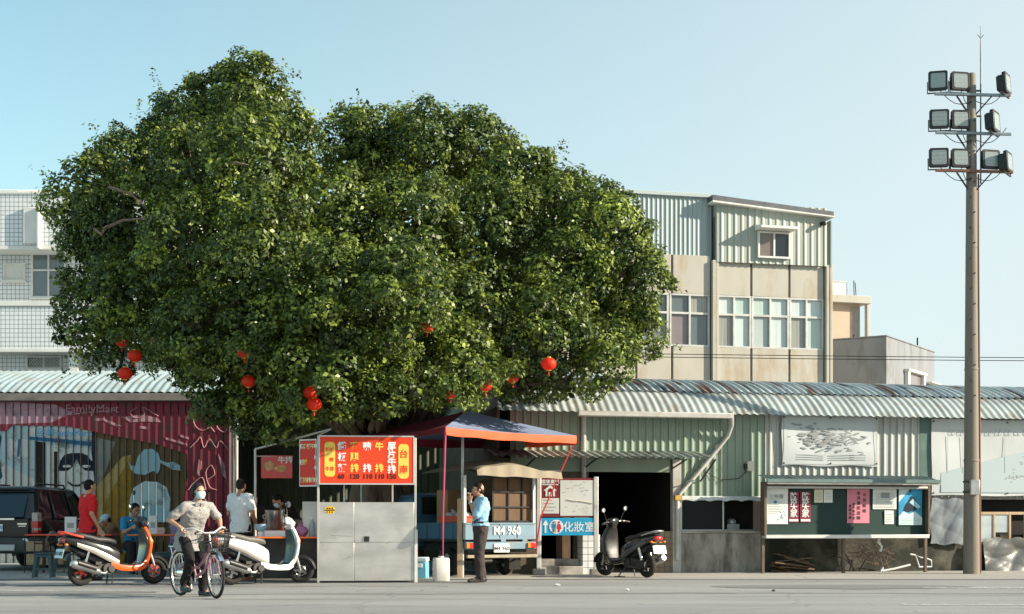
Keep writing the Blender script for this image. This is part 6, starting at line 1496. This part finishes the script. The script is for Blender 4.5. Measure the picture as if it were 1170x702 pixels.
redr=mat('red orange rim paint',(.70,.06,.03),.35,coat=.3); tailsmoke=mat('smoked lens',(.16,.04,.035),.15,coat=.6)
silg=mat('silver grey scooter paint',(.33,.31,.28),.35,.4,coat=.4)
p=G(133,668.5); sco=scooter('orange and black scooter with a red grab rail and pale blue plate',p,R(40),blackp,orp,blackp,seatb,redr,plblue,steer=-6,rail=redr,legm=silg,cowl=black,plate_txt='AFU-8021',tailm=tailsmoke)
p=G(303,667.5); scooter('white scooter with a dark teal inner leg shield, parked by the stall counter',p,R(37),whs,whs,greens,seatg,steel,whiteplate,steer=-34,legm=silg,plate_txt='MKB-2875')
p=G(716,659.2); scooter('black scooter with round mirrors parked before the dark doorway beside the restroom sign',p,R(124),blackp,blackp,black,seatb,darksteel,whiteplate,steer=12,plate_txt='253-LHT',legm=mat('grey black paint',(.05,.055,.06),.3,coat=.5))

# ================================================================ bicycle
BH=R(-51)
bp0=G(226,682.5); bike=empty('bicycle',bp0,BH); tag(bike,'pink step-through bicycle with a black front basket, ridden by the woman in the mask','bicycle')
pinkb=mat('dusty pink paint',(.34,.15,.22),.32,coat=.4,var=.08)
WR=.315
def bwheel(c,M=Matrix()):
    mb=MB(); ax=M.to_3x3()@V((0,1,0)); c2=M@V(c); mb.torus(c2,WR-.018,.020,ax,44,8); wh=mb.build('wheel',rubber,bike,smooth=60)
    mb=MB(); mb.torus(c2,WR-.046,.010,ax,44,6,1.4); mb.build('rim',chrome,wh,smooth=60)
    mb=MB(); x=ax.orthogonal().normalized(); y=ax.cross(x)
    for k in range(28):
        a=2*math.pi*k/28; d=x*math.cos(a)+y*math.sin(a); mb.tube([c2+ax*(.025 if k%2 else -.025),c2+d*(WR-.05)],.0022,4)
    mb.cyl(c2-ax*.045,c2+ax*.045,.02,n=12); mb.build('spoke',chrome,wh)
FW_=V((.52,0,WR)); RW=V((-.52,0,WR))
steerM=Matrix.Translation((.40,0,.6))@Matrix.Rotation(R(-7),4,V((-.3,0,1)).normalized())@Matrix.Translation((-.40,0,-.6))
bwheel(RW); bwheel(FW_,steerM)
mb=MB(); BB=V((-.06,0,.27)); HT=V((.37,0,.70)); HB=V((.405,0,.56)); ST=V((-.20,0,.64))
mb.tube([HB,V((.22,0,.38)),V((.05,0,.30)),BB],.021,10); mb.tube([HT,V((.20,0,.52)),V((.02,0,.40)),V((-.11,0,.40))],.017,10); mb.tube([BB,ST],.018,10); mb.tube([HT+V((-.01,0,.03)),HB],.022,10)
for s in(-1,1): mb.tube([BB+V((0,s*.03,0)),RW+V((0,s*.06,0))],.011,8); mb.tube([ST+V((.01,0,-.04)),RW+V((0,s*.06,0))],.010,8)
mb.build('frame',pinkb,bike,smooth=50)
mb=MB()
for s in(-1,1): mb.tube([HB+V((.0,s*.03,-.01)),V((.46,s*.055,.50)),V((.52,s*.06,WR))],.012,8)
mbt(mb,steerM); mb.build('fork',pinkb,bike,smooth=50)
for c,a0,a1,M in((FW_,35,165,steerM),(RW,10,175,Matrix())):
    mb=MB(); secs=[]
    for a in range(a0,a1,8): secs.append([M@V((c.x+(WR+.018+dz)*math.cos(R(a)),y,c.z+(WR+.018+dz)*math.sin(R(a)))) for y,dz in((-.03,-.012),(-.02,.006),(.02,.006),(.03,-.012),(.018,.002),(-.018,.002))])
    mb.loft(secs); mb.build('fender',chrome,bike,smooth=50)
mb=MB(); mb.tube([HT,V((.33,0,.86))],.013,8); mb.tube([(.06,-.29,.90),(.18,-.28,.93),(.27,-.20,.94),(.335,-.06,.87),(.335,.06,.87),(.27,.20,.94),(.18,.28,.93),(.06,.29,.90)],.0115,8); mbt(mb,steerM); mb.build('handlebar',mat('white grey handlebar',(.66,.66,.65),.3,.3),bike,smooth=50)
for s in(-1,1):
    mb=MB(); mb.cyl((.15,s*.283,.922),(.05,s*.291,.898),.017); mbt(mb,steerM); mb.build('grip',black,bike,smooth=50)
    mb=MB(); mb.tube([(.27,s*.22,.925),(.22,s*.30,.90),(.12,s*.315,.885)],.006,6); mbt(mb,steerM); mb.build('brake_lever',steel,bike)
mb=MB(); q0=[(.42,-.15,.62),(.42,.15,.62),(.62,.13,.62),(.62,-.13,.62)]; q1=[(.39,-.19,.86),(.39,.19,.86),(.70,.17,.86),(.70,-.17,.86)]
for lv in range(6):
    t_=lv/5; qq=[V(a).lerp(V(b_),t_) for a,b_ in zip(q0,q1)]
    for i in range(4): mb.bar(qq[i],qq[(i+1)%4],.006)
for i in range(4):
    for j in range(9):
        t_=j/9; mb.bar(V(q0[i]).lerp(V(q0[(i+1)%4]),t_),V(q1[i]).lerp(V(q1[(i+1)%4]),t_),.006)
for j in range(7): mb.bar(V(q0[0]).lerp(V(q0[1]),j/6),V(q0[3]).lerp(V(q0[2]),j/6),.006)
mbt(mb,steerM); mb.build('basket',black,bike)
mb=MB(); mb.sup([(-.40,.76,.10,.025),(-.34,.765,.115,.035),(-.24,.765,.08,.03),(-.14,.76,.035,.025),(-.10,.755,.02,.015)],'x',16,.8); mb.tube([(-.20,0,.62),(-.235,0,.74)],.013,8); mb.build('saddle',black,bike,smooth=50)
mb=MB(); 
for s in(-1,1): mb.tube([(-.26,s*.06,.66),(-.76,s*.06,.68)],.008,6); mb.tube([(-.52,s*.07,WR),(-.70,s*.06,.67)],.006,6)
for x in(-.35,-.48,-.62,-.76): mb.bar((x,-.06,.68),(x,.06,.68),.012)
mb.build('rear_rack',chrome,bike)
mb=MB(); mb.sup([(-.56,WR,.012,.035,-.055),(-.3,.31,.014,.045,-.055),(-.06,.275,.016,.10,-.055),(.03,.27,.012,.07,-.055)],'x',14,.8); mb.build('chain_guard',chrome,bike,smooth=50)
mb=MB(); mb.cyl((-.06,-.075,.27),(-.06,.075,.27),.012); mb.bar((-.06,-.075,.27),(-.02,-.08,.11),.014); mb.bar((-.06,.075,.27),(-.10,.08,.43),.014); mb.build('crank',steel,bike)
for s,c in((-1,(-.02,-.13,.10)),(1,(-.10,.13,.43))): mb=MB(); mb.box(c,(.08,.09,.02)); mb.build('pedal',black,bike)
# ================================================================ people (facing -Y locally; their right hand is at -X)
def skinm(name,col): return mat(name,col,.5,var=.06,scale=14,bump=.08,bscale=60)
skA=skinm('tan skin',(.42,.22,.135)); skB=skinm('light brown skin',(.47,.26,.165)); skC=skinm('warm skin',(.38,.19,.11))
hairb=mat('black hair',(.010,.009,.009),.6,bump=.35,bscale=90,stretch=(1,1,.3),spec=.2); hairg=mat('greying hair',(.016,.015,.015),.6,bump=.35,bscale=90,spec=.2)
eyew=mat('eye white',(.62,.60,.57),.3); eyeb=mat('eye dark',(.02,.012,.01),.25); lipm=mat('lips',(.30,.11,.085),.45)
def cloth_m(name,col,var=.08,bump=.35,**k): return mat(name,col,.85,var=var,scale=7,bump=bump,bscale=26,spec=.2,**k)
STAND=dict(pel=(0,0,.93),wai=(0,.005,1.07),che=(0,.0,1.27),nek=(0,.01,1.44),hed=(0,-.015,1.585),
 shR=(-.185,.005,1.385),elR=(-.235,.03,1.11),wrR=(-.24,-.03,.86),shL=(.185,.005,1.385),elL=(.235,.03,1.11),wrL=(.24,-.03,.86),
 hpR=(-.09,0,.90),knR=(-.10,-.015,.49),anR=(-.105,.03,.085),hpL=(.09,0,.90),knL=(.10,-.015,.49),anL=(.105,.03,.085),tR=(-.125,-.15,.03),tL=(.125,-.15,.03))
def hand(mb,wr,el,curl=.5,side=1,up=None,sc=1.0,spread=.018):
    wr=V(wr);d=(wr-V(el)).normalized(); n=V(up) if up is not None else V((-side,0,0)); n=(n-d*n.dot(d)); n=n.normalized() if n.length>1e-4 else d.orthogonal().normalized()   # palm normal
    x=d.cross(n).normalized()*side                                                        # towards the thumb
    for k in(-1,0,1): mb.cap(wr-d*.01*sc+x*k*.012*sc,wr+d*.085*sc+x*k*.022*sc,.019*sc,.0155*sc,10)
    for i,(o,L) in enumerate(((.033,.070),(.011,.080),(-.011,.074),(-.033,.056))):
        p=wr+d*.085*sc+x*o*sc; L*=sc; pts=[p]; a=0; q=p
        for j,f in enumerate((.45,.32,.25)):
            a+=curl*(.55+.2*j); dd=(d*math.cos(a)+n*math.sin(a)+x*o*2*spread/.018*.35*(1 if j==0 else 0)).normalized(); q=q+dd*L*f; pts.append(q)
        mb.chain(pts,[.0100*sc,.0092*sc,.0085*sc,.0072*sc],8)
    t0=wr+d*.022*sc+x*.022*sc; t1=t0+(x*.75+d*.75+n*.25).normalized()*.042*sc; t2=t1+(d*.9+x*.15+n*.5*max(.3,curl)).normalized()*.034*sc
    mb.chain([t0,t1,t2],[.015*sc,.0125*sc,.009*sc],8)
def torso_rings(J,inf=0.0,z0=None,fat=1.0,low=None,wide=1.0):
    """ellipse rings up the spine; returns list of rings"""
    pel,wai,che,nek=[V(J[k]) for k in('pel','wai','che','nek')]
    shx=(V(J['shL'])-V(J['shR'])); shx.normalize(); hpx=(V(J['hpL'])-V(J['hpR'])).normalized()
    rows=[(pel-(wai-pel)*.75,.150,.105,0),(pel,.168,.118,0),(pel.lerp(wai,.6),.158,.110,.2),(wai,.150,.105,.4),(wai.lerp(che,.5),.160,.112,.6),(che,.176,.118,.9),(che.lerp(nek,.5),.172,.105,1),(che.lerp(nek,.80),.115,.075,1),(nek,.062,.062,1)]
    out=[]
    for i,(c,rx,ry,t) in enumerate(rows):
        x=hpx.lerp(shx,t).normalized(); p=rows[max(i-1,0)][0]; q=rows[min(i+1,len(rows)-1)][0]; ax=(q-p).normalized(); x=(x-ax*x.dot(ax)).normalized(); y=ax.cross(x)
        f=fat if 1<=i<=5 else 1
        out.append((c,x*(rx*wide+inf),y*(ry*f+inf)))
    return out
def ringloft(mb,rows,n=22,sq=.85):
    rings=[]
    for c,x,y in rows:
        r=[]
        for k in range(n):
            a=2*math.pi*k/n; ca,sa=math.cos(a),math.sin(a); r.append(c+x*math.copysign(abs(ca)**sq,ca)+y*math.copysign(abs(sa)**sq,sa))
        rings.append(r)
    return mb.loft(rings)
def person(label,loc,rz,J=None,height=1.70,skin=skA,hair=None,hairm=hairb,look=(0,-1,0),tilt=0,curlR=.5,curlL=.5,upR=None,upL=None,shirt=None,sleeve=.62,trous=None,shoe=None,fat=1.0,hem=-.42,extras=None,short=None,bare=False,collar=None,wide=1.0,balding=False,legrad=1.0,skirt=False):
    P=dict(STAND); P.update(J or {}); s=height/1.70; P={k:V(v)*s for k,v in P.items()}
    mb=MB(); ringloft(mb,torso_rings(P,0,fat=fat))
    for S in('R','L'):
        mb.chain([P['sh'+S],P['el'+S],P['wr'+S]],[.052*s,.040*s,.027*s]); mb.cap(P['che'].lerp(P['nek'],.75),P['sh'+S],.06*s,.054*s)
        mb.chain([P['hp'+S],P['kn'+S],P['an'+S]],[.088*s,.058*s,.038*s]); mb.cap(P['pel'],P['hp'+S],.09*s,.088*s)
        cal=P['kn'+S].lerp(P['an'+S],.3)+V((0,.018,0)); mb.cap(cal,P['an'+S],.052*s,.036*s)
        mb.cap(P['an'+S]+V((0,.035,-.03))*s,P['t'+S],.034*s,.028*s); mb.cap(P['an'+S],P['t'+S].lerp(P['an'+S],.4),.038*s,.034*s)
        hand(mb,P['wr'+S],P['el'+S],curlR if S=='R' else curlL,1 if S=='R' else -1,upR if S=='R' else upL,s*1.02)
    # head
    h=P['hed']; L=V(look).normalized(); xh=L.cross(V((0,0,1)));  xh=xh.normalized(); zu=xh.cross(L).normalized()    # xh: to the person's ... side
    HM=Matrix((xh,-L,zu)).transposed()         # columns: x, back, up
    def hp(x,f,z): return h+HM@V((x,-f,z))*s     # f = forward
    mb.cap(P['nek']-V((0,0,.03)),h+HM@V((0,.02,-.06))*s,.060*s,.054*s)
    mb.ell(hp(0,-.012,.025),(.074*s,.094*s,.092*s),HM,20,14); mb.ell(hp(0,.018,-.035),(.060*s,.070*s,.078*s),HM,18,12); mb.ell(hp(0,.052,-.088),(.030*s,.028*s,.026*s),HM)
    mb.cap(hp(0,.078,.012),hp(0,.100,-.028),.010*s,.0155*s); mb.ell(hp(.013,.090,-.032),.010*s,None,8,6); mb.ell(hp(-.013,.090,-.032),.010*s,None,8,6)
    mb.cap(hp(-.045,.070,.028),hp(.045,.070,.028),.014*s,.014*s)
    for sd_ in(-1,1):
        mb.ell(hp(sd_*.074,-.008,-.008),(.012*s,.020*s,.032*s),HM,10,8); mb.ell(hp(sd_*.042,.058,-.03),(.022*s,.02*s,.022*s),HM)
    mb.cap(hp(-.020,.084,-.062),hp(.020,.084,-.062),.010*s,.010*s)
    o=blob(mb,'person',skin,None,.0085,3); o.location=loc; o.rotation_euler=(0,0,rz); tag(o,label,'person')
    # face pieces
    for sd_ in(-1,1):
        m_=MB(); m_.ell(hp(sd_*.031,.079,.004),(.014*s,.008*s,.0075*s),HM,12,8); e=m_.build('eye',eyew,o,smooth=60)
        m_=MB(); m_.ell(hp(sd_*.031,.0845,.004),(.0075*s,.004*s,.007*s),HM,10,6); m_.build('iris',eyeb,e,smooth=60)
        m_=MB(); m_.cap(hp(sd_*.018,.087,.027),hp(sd_*.046,.078,.026),.0045*s,.0035*s,6); m_.build('eyebrow',hairm,o)
    m_=MB(); m_.cap(hp(-.02,.0905,-.062),hp(.02,.0905,-.062),.0055*s,.0055*s,6); m_.build('mouth',lipm,o,smooth=60)
    if hair:
        m_=MB()
        if hair=='short':
            m_.ell(hp(0,-.026,.042),(.083*s,.096*s,.088*s),HM,22,14); m_.ell(hp(0,-.05,-.005),(.078*s,.066*s,.085*s),HM,18,12)
        elif hair=='bob':
            m_.ell(hp(0,-.034,.054),(.091*s,.097*s,.083*s),HM,22,14); m_.ell(hp(0,-.055,-.02),(.086*s,.066*s,.095*s),HM,18,12)
            for sd_ in(-1,1): m_.ell(hp(sd_*.080,-.024,-.015),(.017*s,.036*s,.060*s),HM,12,10)
        elif hair=='buzz':
            m_.ell(hp(0,-.020,.036),(.078*s,.095*s,.084*s),HM,22,14); m_.ell(hp(0,-.045,.0),(.074*s,.064*s,.075*s),HM,18,12)
        elif hair=='balding':
            m_.ell(hp(0,-.004,.060),(.0785*s,.079*s,.060*s),HM,22,14); m_.ell(hp(0,-.012,.012),(.083*s,.070*s,.064*s),HM,18,12); m_.ell(hp(0,-.052,-.036),(.072*s,.058*s,.052*s),HM,18,12)
        blob(m_,'hair',hairm,o,.009*s,2,folds=.006,fscale=.02)
    if trous:
        m_=MB()
        r_=torso_rings(P,.014*s,fat=fat); top=r_[3]; m0=MB(); ringloft(m_,r_[:4])
        for S in('R','L'):
            m_.cap(P['pel'],P['hp'+S],.108*s,.104*s); en=P['kn'+S].lerp(P['an'+S],.93 if not short else .15)
            m_.chain([P['hp'+S],P['kn'+S],en],[.106*s*legrad,.084*s*legrad,.072*s*legrad],14)
        blob(m_,'trousers',trous,o,.011,3,folds=.022,fscale=.08)
    if shirt:
        m_=MB(); r_=torso_rings(P,.020*s,fat=fat,wide=wide); c,x,y=r_[0]; up=(P['wai']-P['pel']).normalized()
        base=P['pel']+up*(hem*.3); first=(base,r_[1][1]*1.05,r_[1][2]*1.08)
        rows=[first]+[q for q in r_[1:8] if (q[0]-base).dot(up)>.03]; ringloft(m_,rows)
        if skirt:
            b0=P['pel']+V((0,.01,0)); ringloft(m_,[(b0+V((0,-.02,-.24*s)),V((.215*s,0,0)),V((0,.17*s,0))),(b0+V((0,-.01,-.1*s)),V((.205*s,0,0)),V((0,.165*s,0))),(b0+V((0,-.02,.08*s)),V((.19*s,0,0)),V((0,.145*s,0)))])
        for S in('R','L'):
            m_.cap(P['che'].lerp(P['nek'],.72),P['sh'+S],.072*s,.072*s)
            e_=P['sh'+S].lerp(P['el'+S],sleeve) if sleeve<=1 else P['el'+S].lerp(P['wr'+S],sleeve-1)
            pts=[P['sh'+S],e_] if sleeve<=1 else [P['sh'+S],P['el'+S],e_]; m_.chain(pts,[.072*s,.068*s] if sleeve<=1 else [.070*s,.058*s,.046*s],14)
        m_.cap(P['che'].lerp(P['nek'],.8),P['nek'],.078*s,.066*s) if collar else None
        so_=blob(m_,'shirt',shirt,o,.010,3,folds=.030,fscale=.09)
    if shoe:
        for S in('R','L'):
            m_=MB(); a=P['an'+S]; t_=P['t'+S]; dv=(t_-a); dv.z=0; dv.normalize(); hl=V((a.x,a.y,t_.z))-dv*.045*s
            m_.cap(hl+V((0,0,.012)),t_+dv*.01,.042*s,.038*s); m_.cap(hl+V((0,0,.028)),a.lerp(t_,.45),.043*s,.040*s); m_.box((hl+t_)/2+V((0,0,-.018*s)),(.075*s,.25*s,.022*s),Euler((0,0,math.atan2(dv.y,dv.x)+math.pi/2)).to_matrix())
            m_.v=[(x,y,max(z,.004)) for x,y,z in m_.v]; blob(m_,'shoe',shoe,o,.008,2)
    o['_']=0; del o['_']
    return o,P,hp,HM,s

# --- woman on the bicycle (frame: bike heading = her facing)
bl=bp0; 
hd=V((math.cos(BH),math.sin(BH),0)); lf=V((-math.sin(BH),math.cos(BH),0))
wrot=BH+math.pi/2
def bk(x,y,z): return V((y,-x,z))       # bike coordinates -> person local (facing -Y; bike +X forward, +Y = their left = +X)
sx_=1/ (1.56/1.70)
def K(x,y,z): return tuple(bk(x,y,z)*sx_)
greysh=cloth_m('grey patterned blouse',(.30,.27,.235),var=.25)
t,N,L,b=nodes(greysh); tc=N.new('ShaderNodeTexCoord'); n=N.new('ShaderNodeTexVoronoi'); n.inputs['Scale'].default_value=48; L(tc.outputs['Object'],n.inputs['Vector'])
mr=N.new('ShaderNodeMapRange'); mr.inputs['From Min'].default_value=.12; mr.inputs['From Max'].default_value=.42; L(n.outputs['Distance'],mr.inputs['Value']); x=N.new('ShaderNodeMix'); x.data_type='RGBA'; L(mr.outputs[0],x.inputs['Factor']); x.inputs['A'].default_value=(.10,.10,.105,1); x.inputs['B'].default_value=(.33,.32,.31,1); L(x.outputs['Result'],b.inputs['Base Color'])
JW=dict(pel=K(-.24,0,.84),wai=K(-.18,0,.97),che=K(-.08,0,1.14),nek=K(-.005,0,1.285),hed=K(.035,.0,1.425),
 shR=K(-.02,-.185,1.225),elR=K(-.15,-.345,1.04),wrR=K(.045,-.295,.955),shL=K(-.02,.185,1.225),elL=K(-.06,.355,1.05),wrL=K(.08,.30,.945),
 hpR=K(-.22,-.09,.82),knR=K(.02,-.12,.50),anR=K(-.13,-.14,.165),tR=K(.03,-.15,.10),hpL=K(-.22,.09,.82),knL=K(-.08,.13,.44),anL=K(-.20,.17,.09),tL=K(-.03,.19,.03))
wo,P,hp,HM,s=person('elderly woman in a grey patterned blouse and blue mask riding the pink bicycle',bl,wrot,JW,1.56,skB,'bob',hairg,look=(.10,-1,-.05),curlR=1.0,curlL=1.0,upR=(0,0,-1),upL=(0,0,-1),shirt=greysh,sleeve=.72,trous=cloth_m('black trousers',(.018,.017,.018),bump=.2),hem=-.62,shoe=mat('blue black slippers',(.03,.04,.055),.6),collar=True,fat=1.02,wide=1.0,legrad=.92,skirt=True)
maskm=mat('pale blue face mask',(.46,.66,.72),.8,bump=.2,bscale=30)
def facemask(o,hp,HM,s,m=maskm):
    mb=MB(); vs=[];fs=[];n=9
    for k in(1.0,.93):
        for j in range(n+1):
            for i in range(n+1):
                a=(i/n-.5)*2*1.15; z=.005-.105*j/n; r=(.088+.012*math.sin(math.pi*j/n)-.016*(j/n)**2)
                vs.append(hp(math.sin(a)*r*.86*k,.012+math.cos(a)*r*1.02*k,z))
    q=(n+1)**2
    for k in range(2):
        for j in range(n):
            for i in range(n): a=k*q+j*(n+1)+i; fs.append((a,a+1,a+n+2,a+n+1))
    mb.add(vs,fs); mk=mb.build('face_mask',m,o,smooth=70)
    mb=MB()
    for sd_ in(-1,1):
        for z in(-.002,-.08): mb.tube([hp(sd_*.072,.045,z),hp(sd_*.082,.0,-.02+z*.4),hp(sd_*.080,-.02,-.01)],.0018*s,4)
    mb.build('ear_loop',whiteplate,mk)
facemask(wo,hp,HM,s)
for i in range(5):
    c=P['nek'].lerp(P['pel'],.15+.16*i)+V((0,-.155*s,.03)); mb=MB(); mb.ell(c,(.007,.005,.007),None,8,6); mb.build('button',inkblack,wo)
mb=MB()
for sd_ in(-1,1): mb.prism([(0,0),(sd_*.075,-.005),(sd_*.065,-.06),(sd_*.02,-.085)],Matrix.Translation(P['nek']+V((0,-.085,-.005)))@Matrix.Rotation(R(28),4,'X'),.012)
mb.build('collar',greysh,wo,bevel=.003)
# --- man in red
p=V(((101-CX)*24.9/F,24.9,0))
red=cloth_m('red t shirt',(.60,.022,.028))
person('man in a red t-shirt with short dark hair standing behind the orange scooter',p,R(128),dict(hed=(.0,-.03,1.585),elR=(-.225,.03,1.12),wrR=(-.22,-.10,.88),elL=(.235,-.0,1.11),wrL=(.22,-.12,.88)),1.765,skB,'buzz',hairb,look=(.15,-1,.05),shirt=red,sleeve=.70,trous=cloth_m('dark trousers',(.03,.03,.034)),shoe=black,wide=1.06,fat=1.08)
# --- man in white
p=V(((275-CX)*24.75/F,24.75,0))
person('man in a white t-shirt with his back to the road behind the white scooter',p,R(152),dict(wrR=(-.20,-.16,.93),elR=(-.25,.0,1.11),elL=(.25,.0,1.11),wrL=(.15,-.20,.95)),1.775,skC,'buzz',hairg,look=(.25,-1,.0),curlR=.9,shirt=cloth_m('white t shirt',(.70,.72,.73),var=.03),sleeve=.62,trous=cloth_m('black trousers',(.018,.017,.018)),shoe=mat('tan sandals',(.36,.20,.13),.6),wide=1.03)
# --- man in blue smoking
p=G(549,665.6)
bm,P,hp,HM,s=person('balding man in a light blue shirt smoking in front of the blue truck',p,R(-74),dict(hed=(0,-.045,1.575),nek=(0,.0,1.435),che=(0,.015,1.27),wai=(0,-.005,1.07),
  shR=(-.175,.01,1.375),elL=(.215,-.15,1.11),wrL=(.080,-.200,1.37),elR=(-.215,.075,1.115),wrR=(-.20,.03,.88),anR=(-.10,.06,.085),tR=(-.11,-.12,.03),anL=(.10,-.03,.085),tL=(.11,-.21,.03),knR=(-.095,.0,.49),knL=(.10,-.05,.49)),1.69,skA,'balding',hairb,look=(0,-1,-.02),curlL=.55,upL=(-.6,.8,0),shirt=cloth_m('light blue shirt',(.28,.50,.66),var=.05),sleeve=.85,trous=cloth_m('dark brown grey trousers',(.052,.042,.040)),shoe=mat('black leather shoes',(.03,.025,.022),.5),hem=.10,collar=True,legrad=1.05)
c0=hp(0,.100,-.060); mb=MB(); mb.cyl(c0,c0+HM@V((-.01,-.085,.004)),.0055,n=8); o=mb.build('cigarette',whiteplate); o.parent=None; o.matrix_world=bm.matrix_basis.copy(); tag(o,'white cigarette held at the mouth of the man in the light blue shirt','cigarette')
mb=MB(); mb.bb(-.155*s,.155*s,-.13*s,.125*s,.985*s,1.02*s); 
bl_=MB(); ringloft(bl_,[(P['wai']-V((0,0,.07)),V((.180*s,0,0)),V((0,.130*s,0))),(P['wai']-V((0,0,.035)),V((.180*s,0,0)),V((0,.130*s,0)))]); bl_.build('belt',black,bm,smooth=40)
mb=MB()
for sd_ in(-1,1): mb.torus(hp(sd_*.032,.094,.002),.019*s,.0022*s,HM@V((0,1,0)),16,5); mb.tube([hp(sd_*.05,.092,.004),hp(sd_*.078,.0,.002)],.002*s,4)
mb.build('glasses',steel,bm)
wt_=P['wrL'].lerp(P['elL'],.08); mb=MB(); mb.torus(wt_,.031*s,.010*s,(P['wrL']-P['elL']),18,8); mb.build('wristband',mat('pale blue cloth',(.45,.60,.68),.8),bm,smooth=60)
# --- vendor bending over the counter
p=V(((333-CX)*25.9/F,25.9,0))
vo,P,hp,HM,s=person('stall vendor in a black shirt and pale mask bending over the counter',p,R(-62),dict(pel=(0,.10,.90),wai=(0,.06,1.04),che=(0,-.07,1.20),nek=(0,-.17,1.33),hed=(0,-.265,1.42),shR=(-.18,-.13,1.29),shL=(.18,-.13,1.29),elR=(-.22,-.30,1.07),wrR=(-.13,-.52,.99),elL=(.22,-.32,1.06),wrL=(.12,-.54,.98),hpR=(-.09,.10,.88),hpL=(.09,.10,.88)),1.68,skA,'short',hairb,look=(0,-.75,-.66),shirt=cloth_m('black t shirt',(.014,.014,.015)),sleeve=.62,trous=cloth_m('dark trousers',(.03,.03,.034)),shoe=black)
facemask(vo,hp,HM,s)
mb=MB(); mb.ell(P['shL']+V((.02,-.0,.05)),(.055,.045,.075),(0,R(30),0),14,10); mb.build('shoulder_towel',mat('pale towel',(.55,.66,.72),.9,bump=.4),vo,smooth=60)
# --- child in blue, seated at the orange table
def seated(h): 
    return dict(pel=(0,.10,.52),wai=(0,.09,.66),che=(0,.04,.86),nek=(0,.0,1.02),hed=(0,-.06,1.155),shR=(-.17,.02,.965),shL=(.17,.02,.965),elR=(-.21,-.14,.74),wrR=(-.10,-.34,.84),elL=(.21,-.14,.74),wrL=(.10,-.34,.84),hpR=(-.09,.10,.50),hpL=(.09,.10,.50),knR=(-.11,-.32,.50),knL=(.11,-.32,.50),anR=(-.11,-.30,.085),anL=(.11,-.30,.085),tR=(-.12,-.47,.03),tL=(.12,-.47,.03))
d=28.35; ch,P,hp,HM,s=person('child with black hair in a bright blue shirt seated at the orange table',V(((153-CX)*d/F,d,0)),R(28),dict(seated(1),hed=(0,-.09,1.15)),1.86,skA,'short',hairb,look=(.25,-.9,-.38),shirt=cloth_m('bright blue shirt',(.03,.25,.50)),sleeve=.65,trous=cloth_m('dark trousers',(.03,.03,.034)),shoe=black,curlR=.8,curlL=.8)
d=28.75; cp,P,hp,HM,s=person('seated person in brown with a pale blue cap beside the man in red',V(((126-CX)*d/F,d,0)),R(-60),dict(seated(1),hed=(0,-.10,1.12)),1.60,skC,'short',hairb,look=(0,-.85,-.5),shirt=cloth_m('brown shirt',(.17,.105,.06)),sleeve=1.6,trous=cloth_m('dark trousers',(.03,.03,.034)),shoe=black)
mb=MB(); mb.ell(hp(0,-.015,.055),(.092*s,.108*s,.080*s),HM,18,12); mb.ell(hp(0,.10,.035),(.075*s,.075*s,.012*s),HM,16,8); mb.build('cap',mat('pale blue cap',(.40,.60,.68),.8),cp,smooth=60)
d=28.6; person('seated person in a lilac shirt at the orange table, mostly hidden behind the cyclist',V(((206-CX)*d/F,d,0)),R(160),seated(1),1.62,skB,'short',hairb,look=(0,-1,-.1),shirt=cloth_m('lilac shirt',(.36,.24,.40)),sleeve=.8,trous=cloth_m('dark trousers',(.03,.03,.034)),shoe=black)
d=26.9; dk,P,hp,HM,s=person('black haired person in dark clothes and a white mask behind the man in white',V(((290-CX)*d/F,d,0)),R(10),dict(),1.58,skA,'bob',hairb,look=(-.1,-1,-.15),shirt=cloth_m('charcoal shirt',(.03,.028,.028)),sleeve=.65,trous=cloth_m('dark trousers',(.03,.03,.034)),shoe=black)
facemask(dk,hp,HM,s,mat('white face mask',(.62,.60,.60),.8))
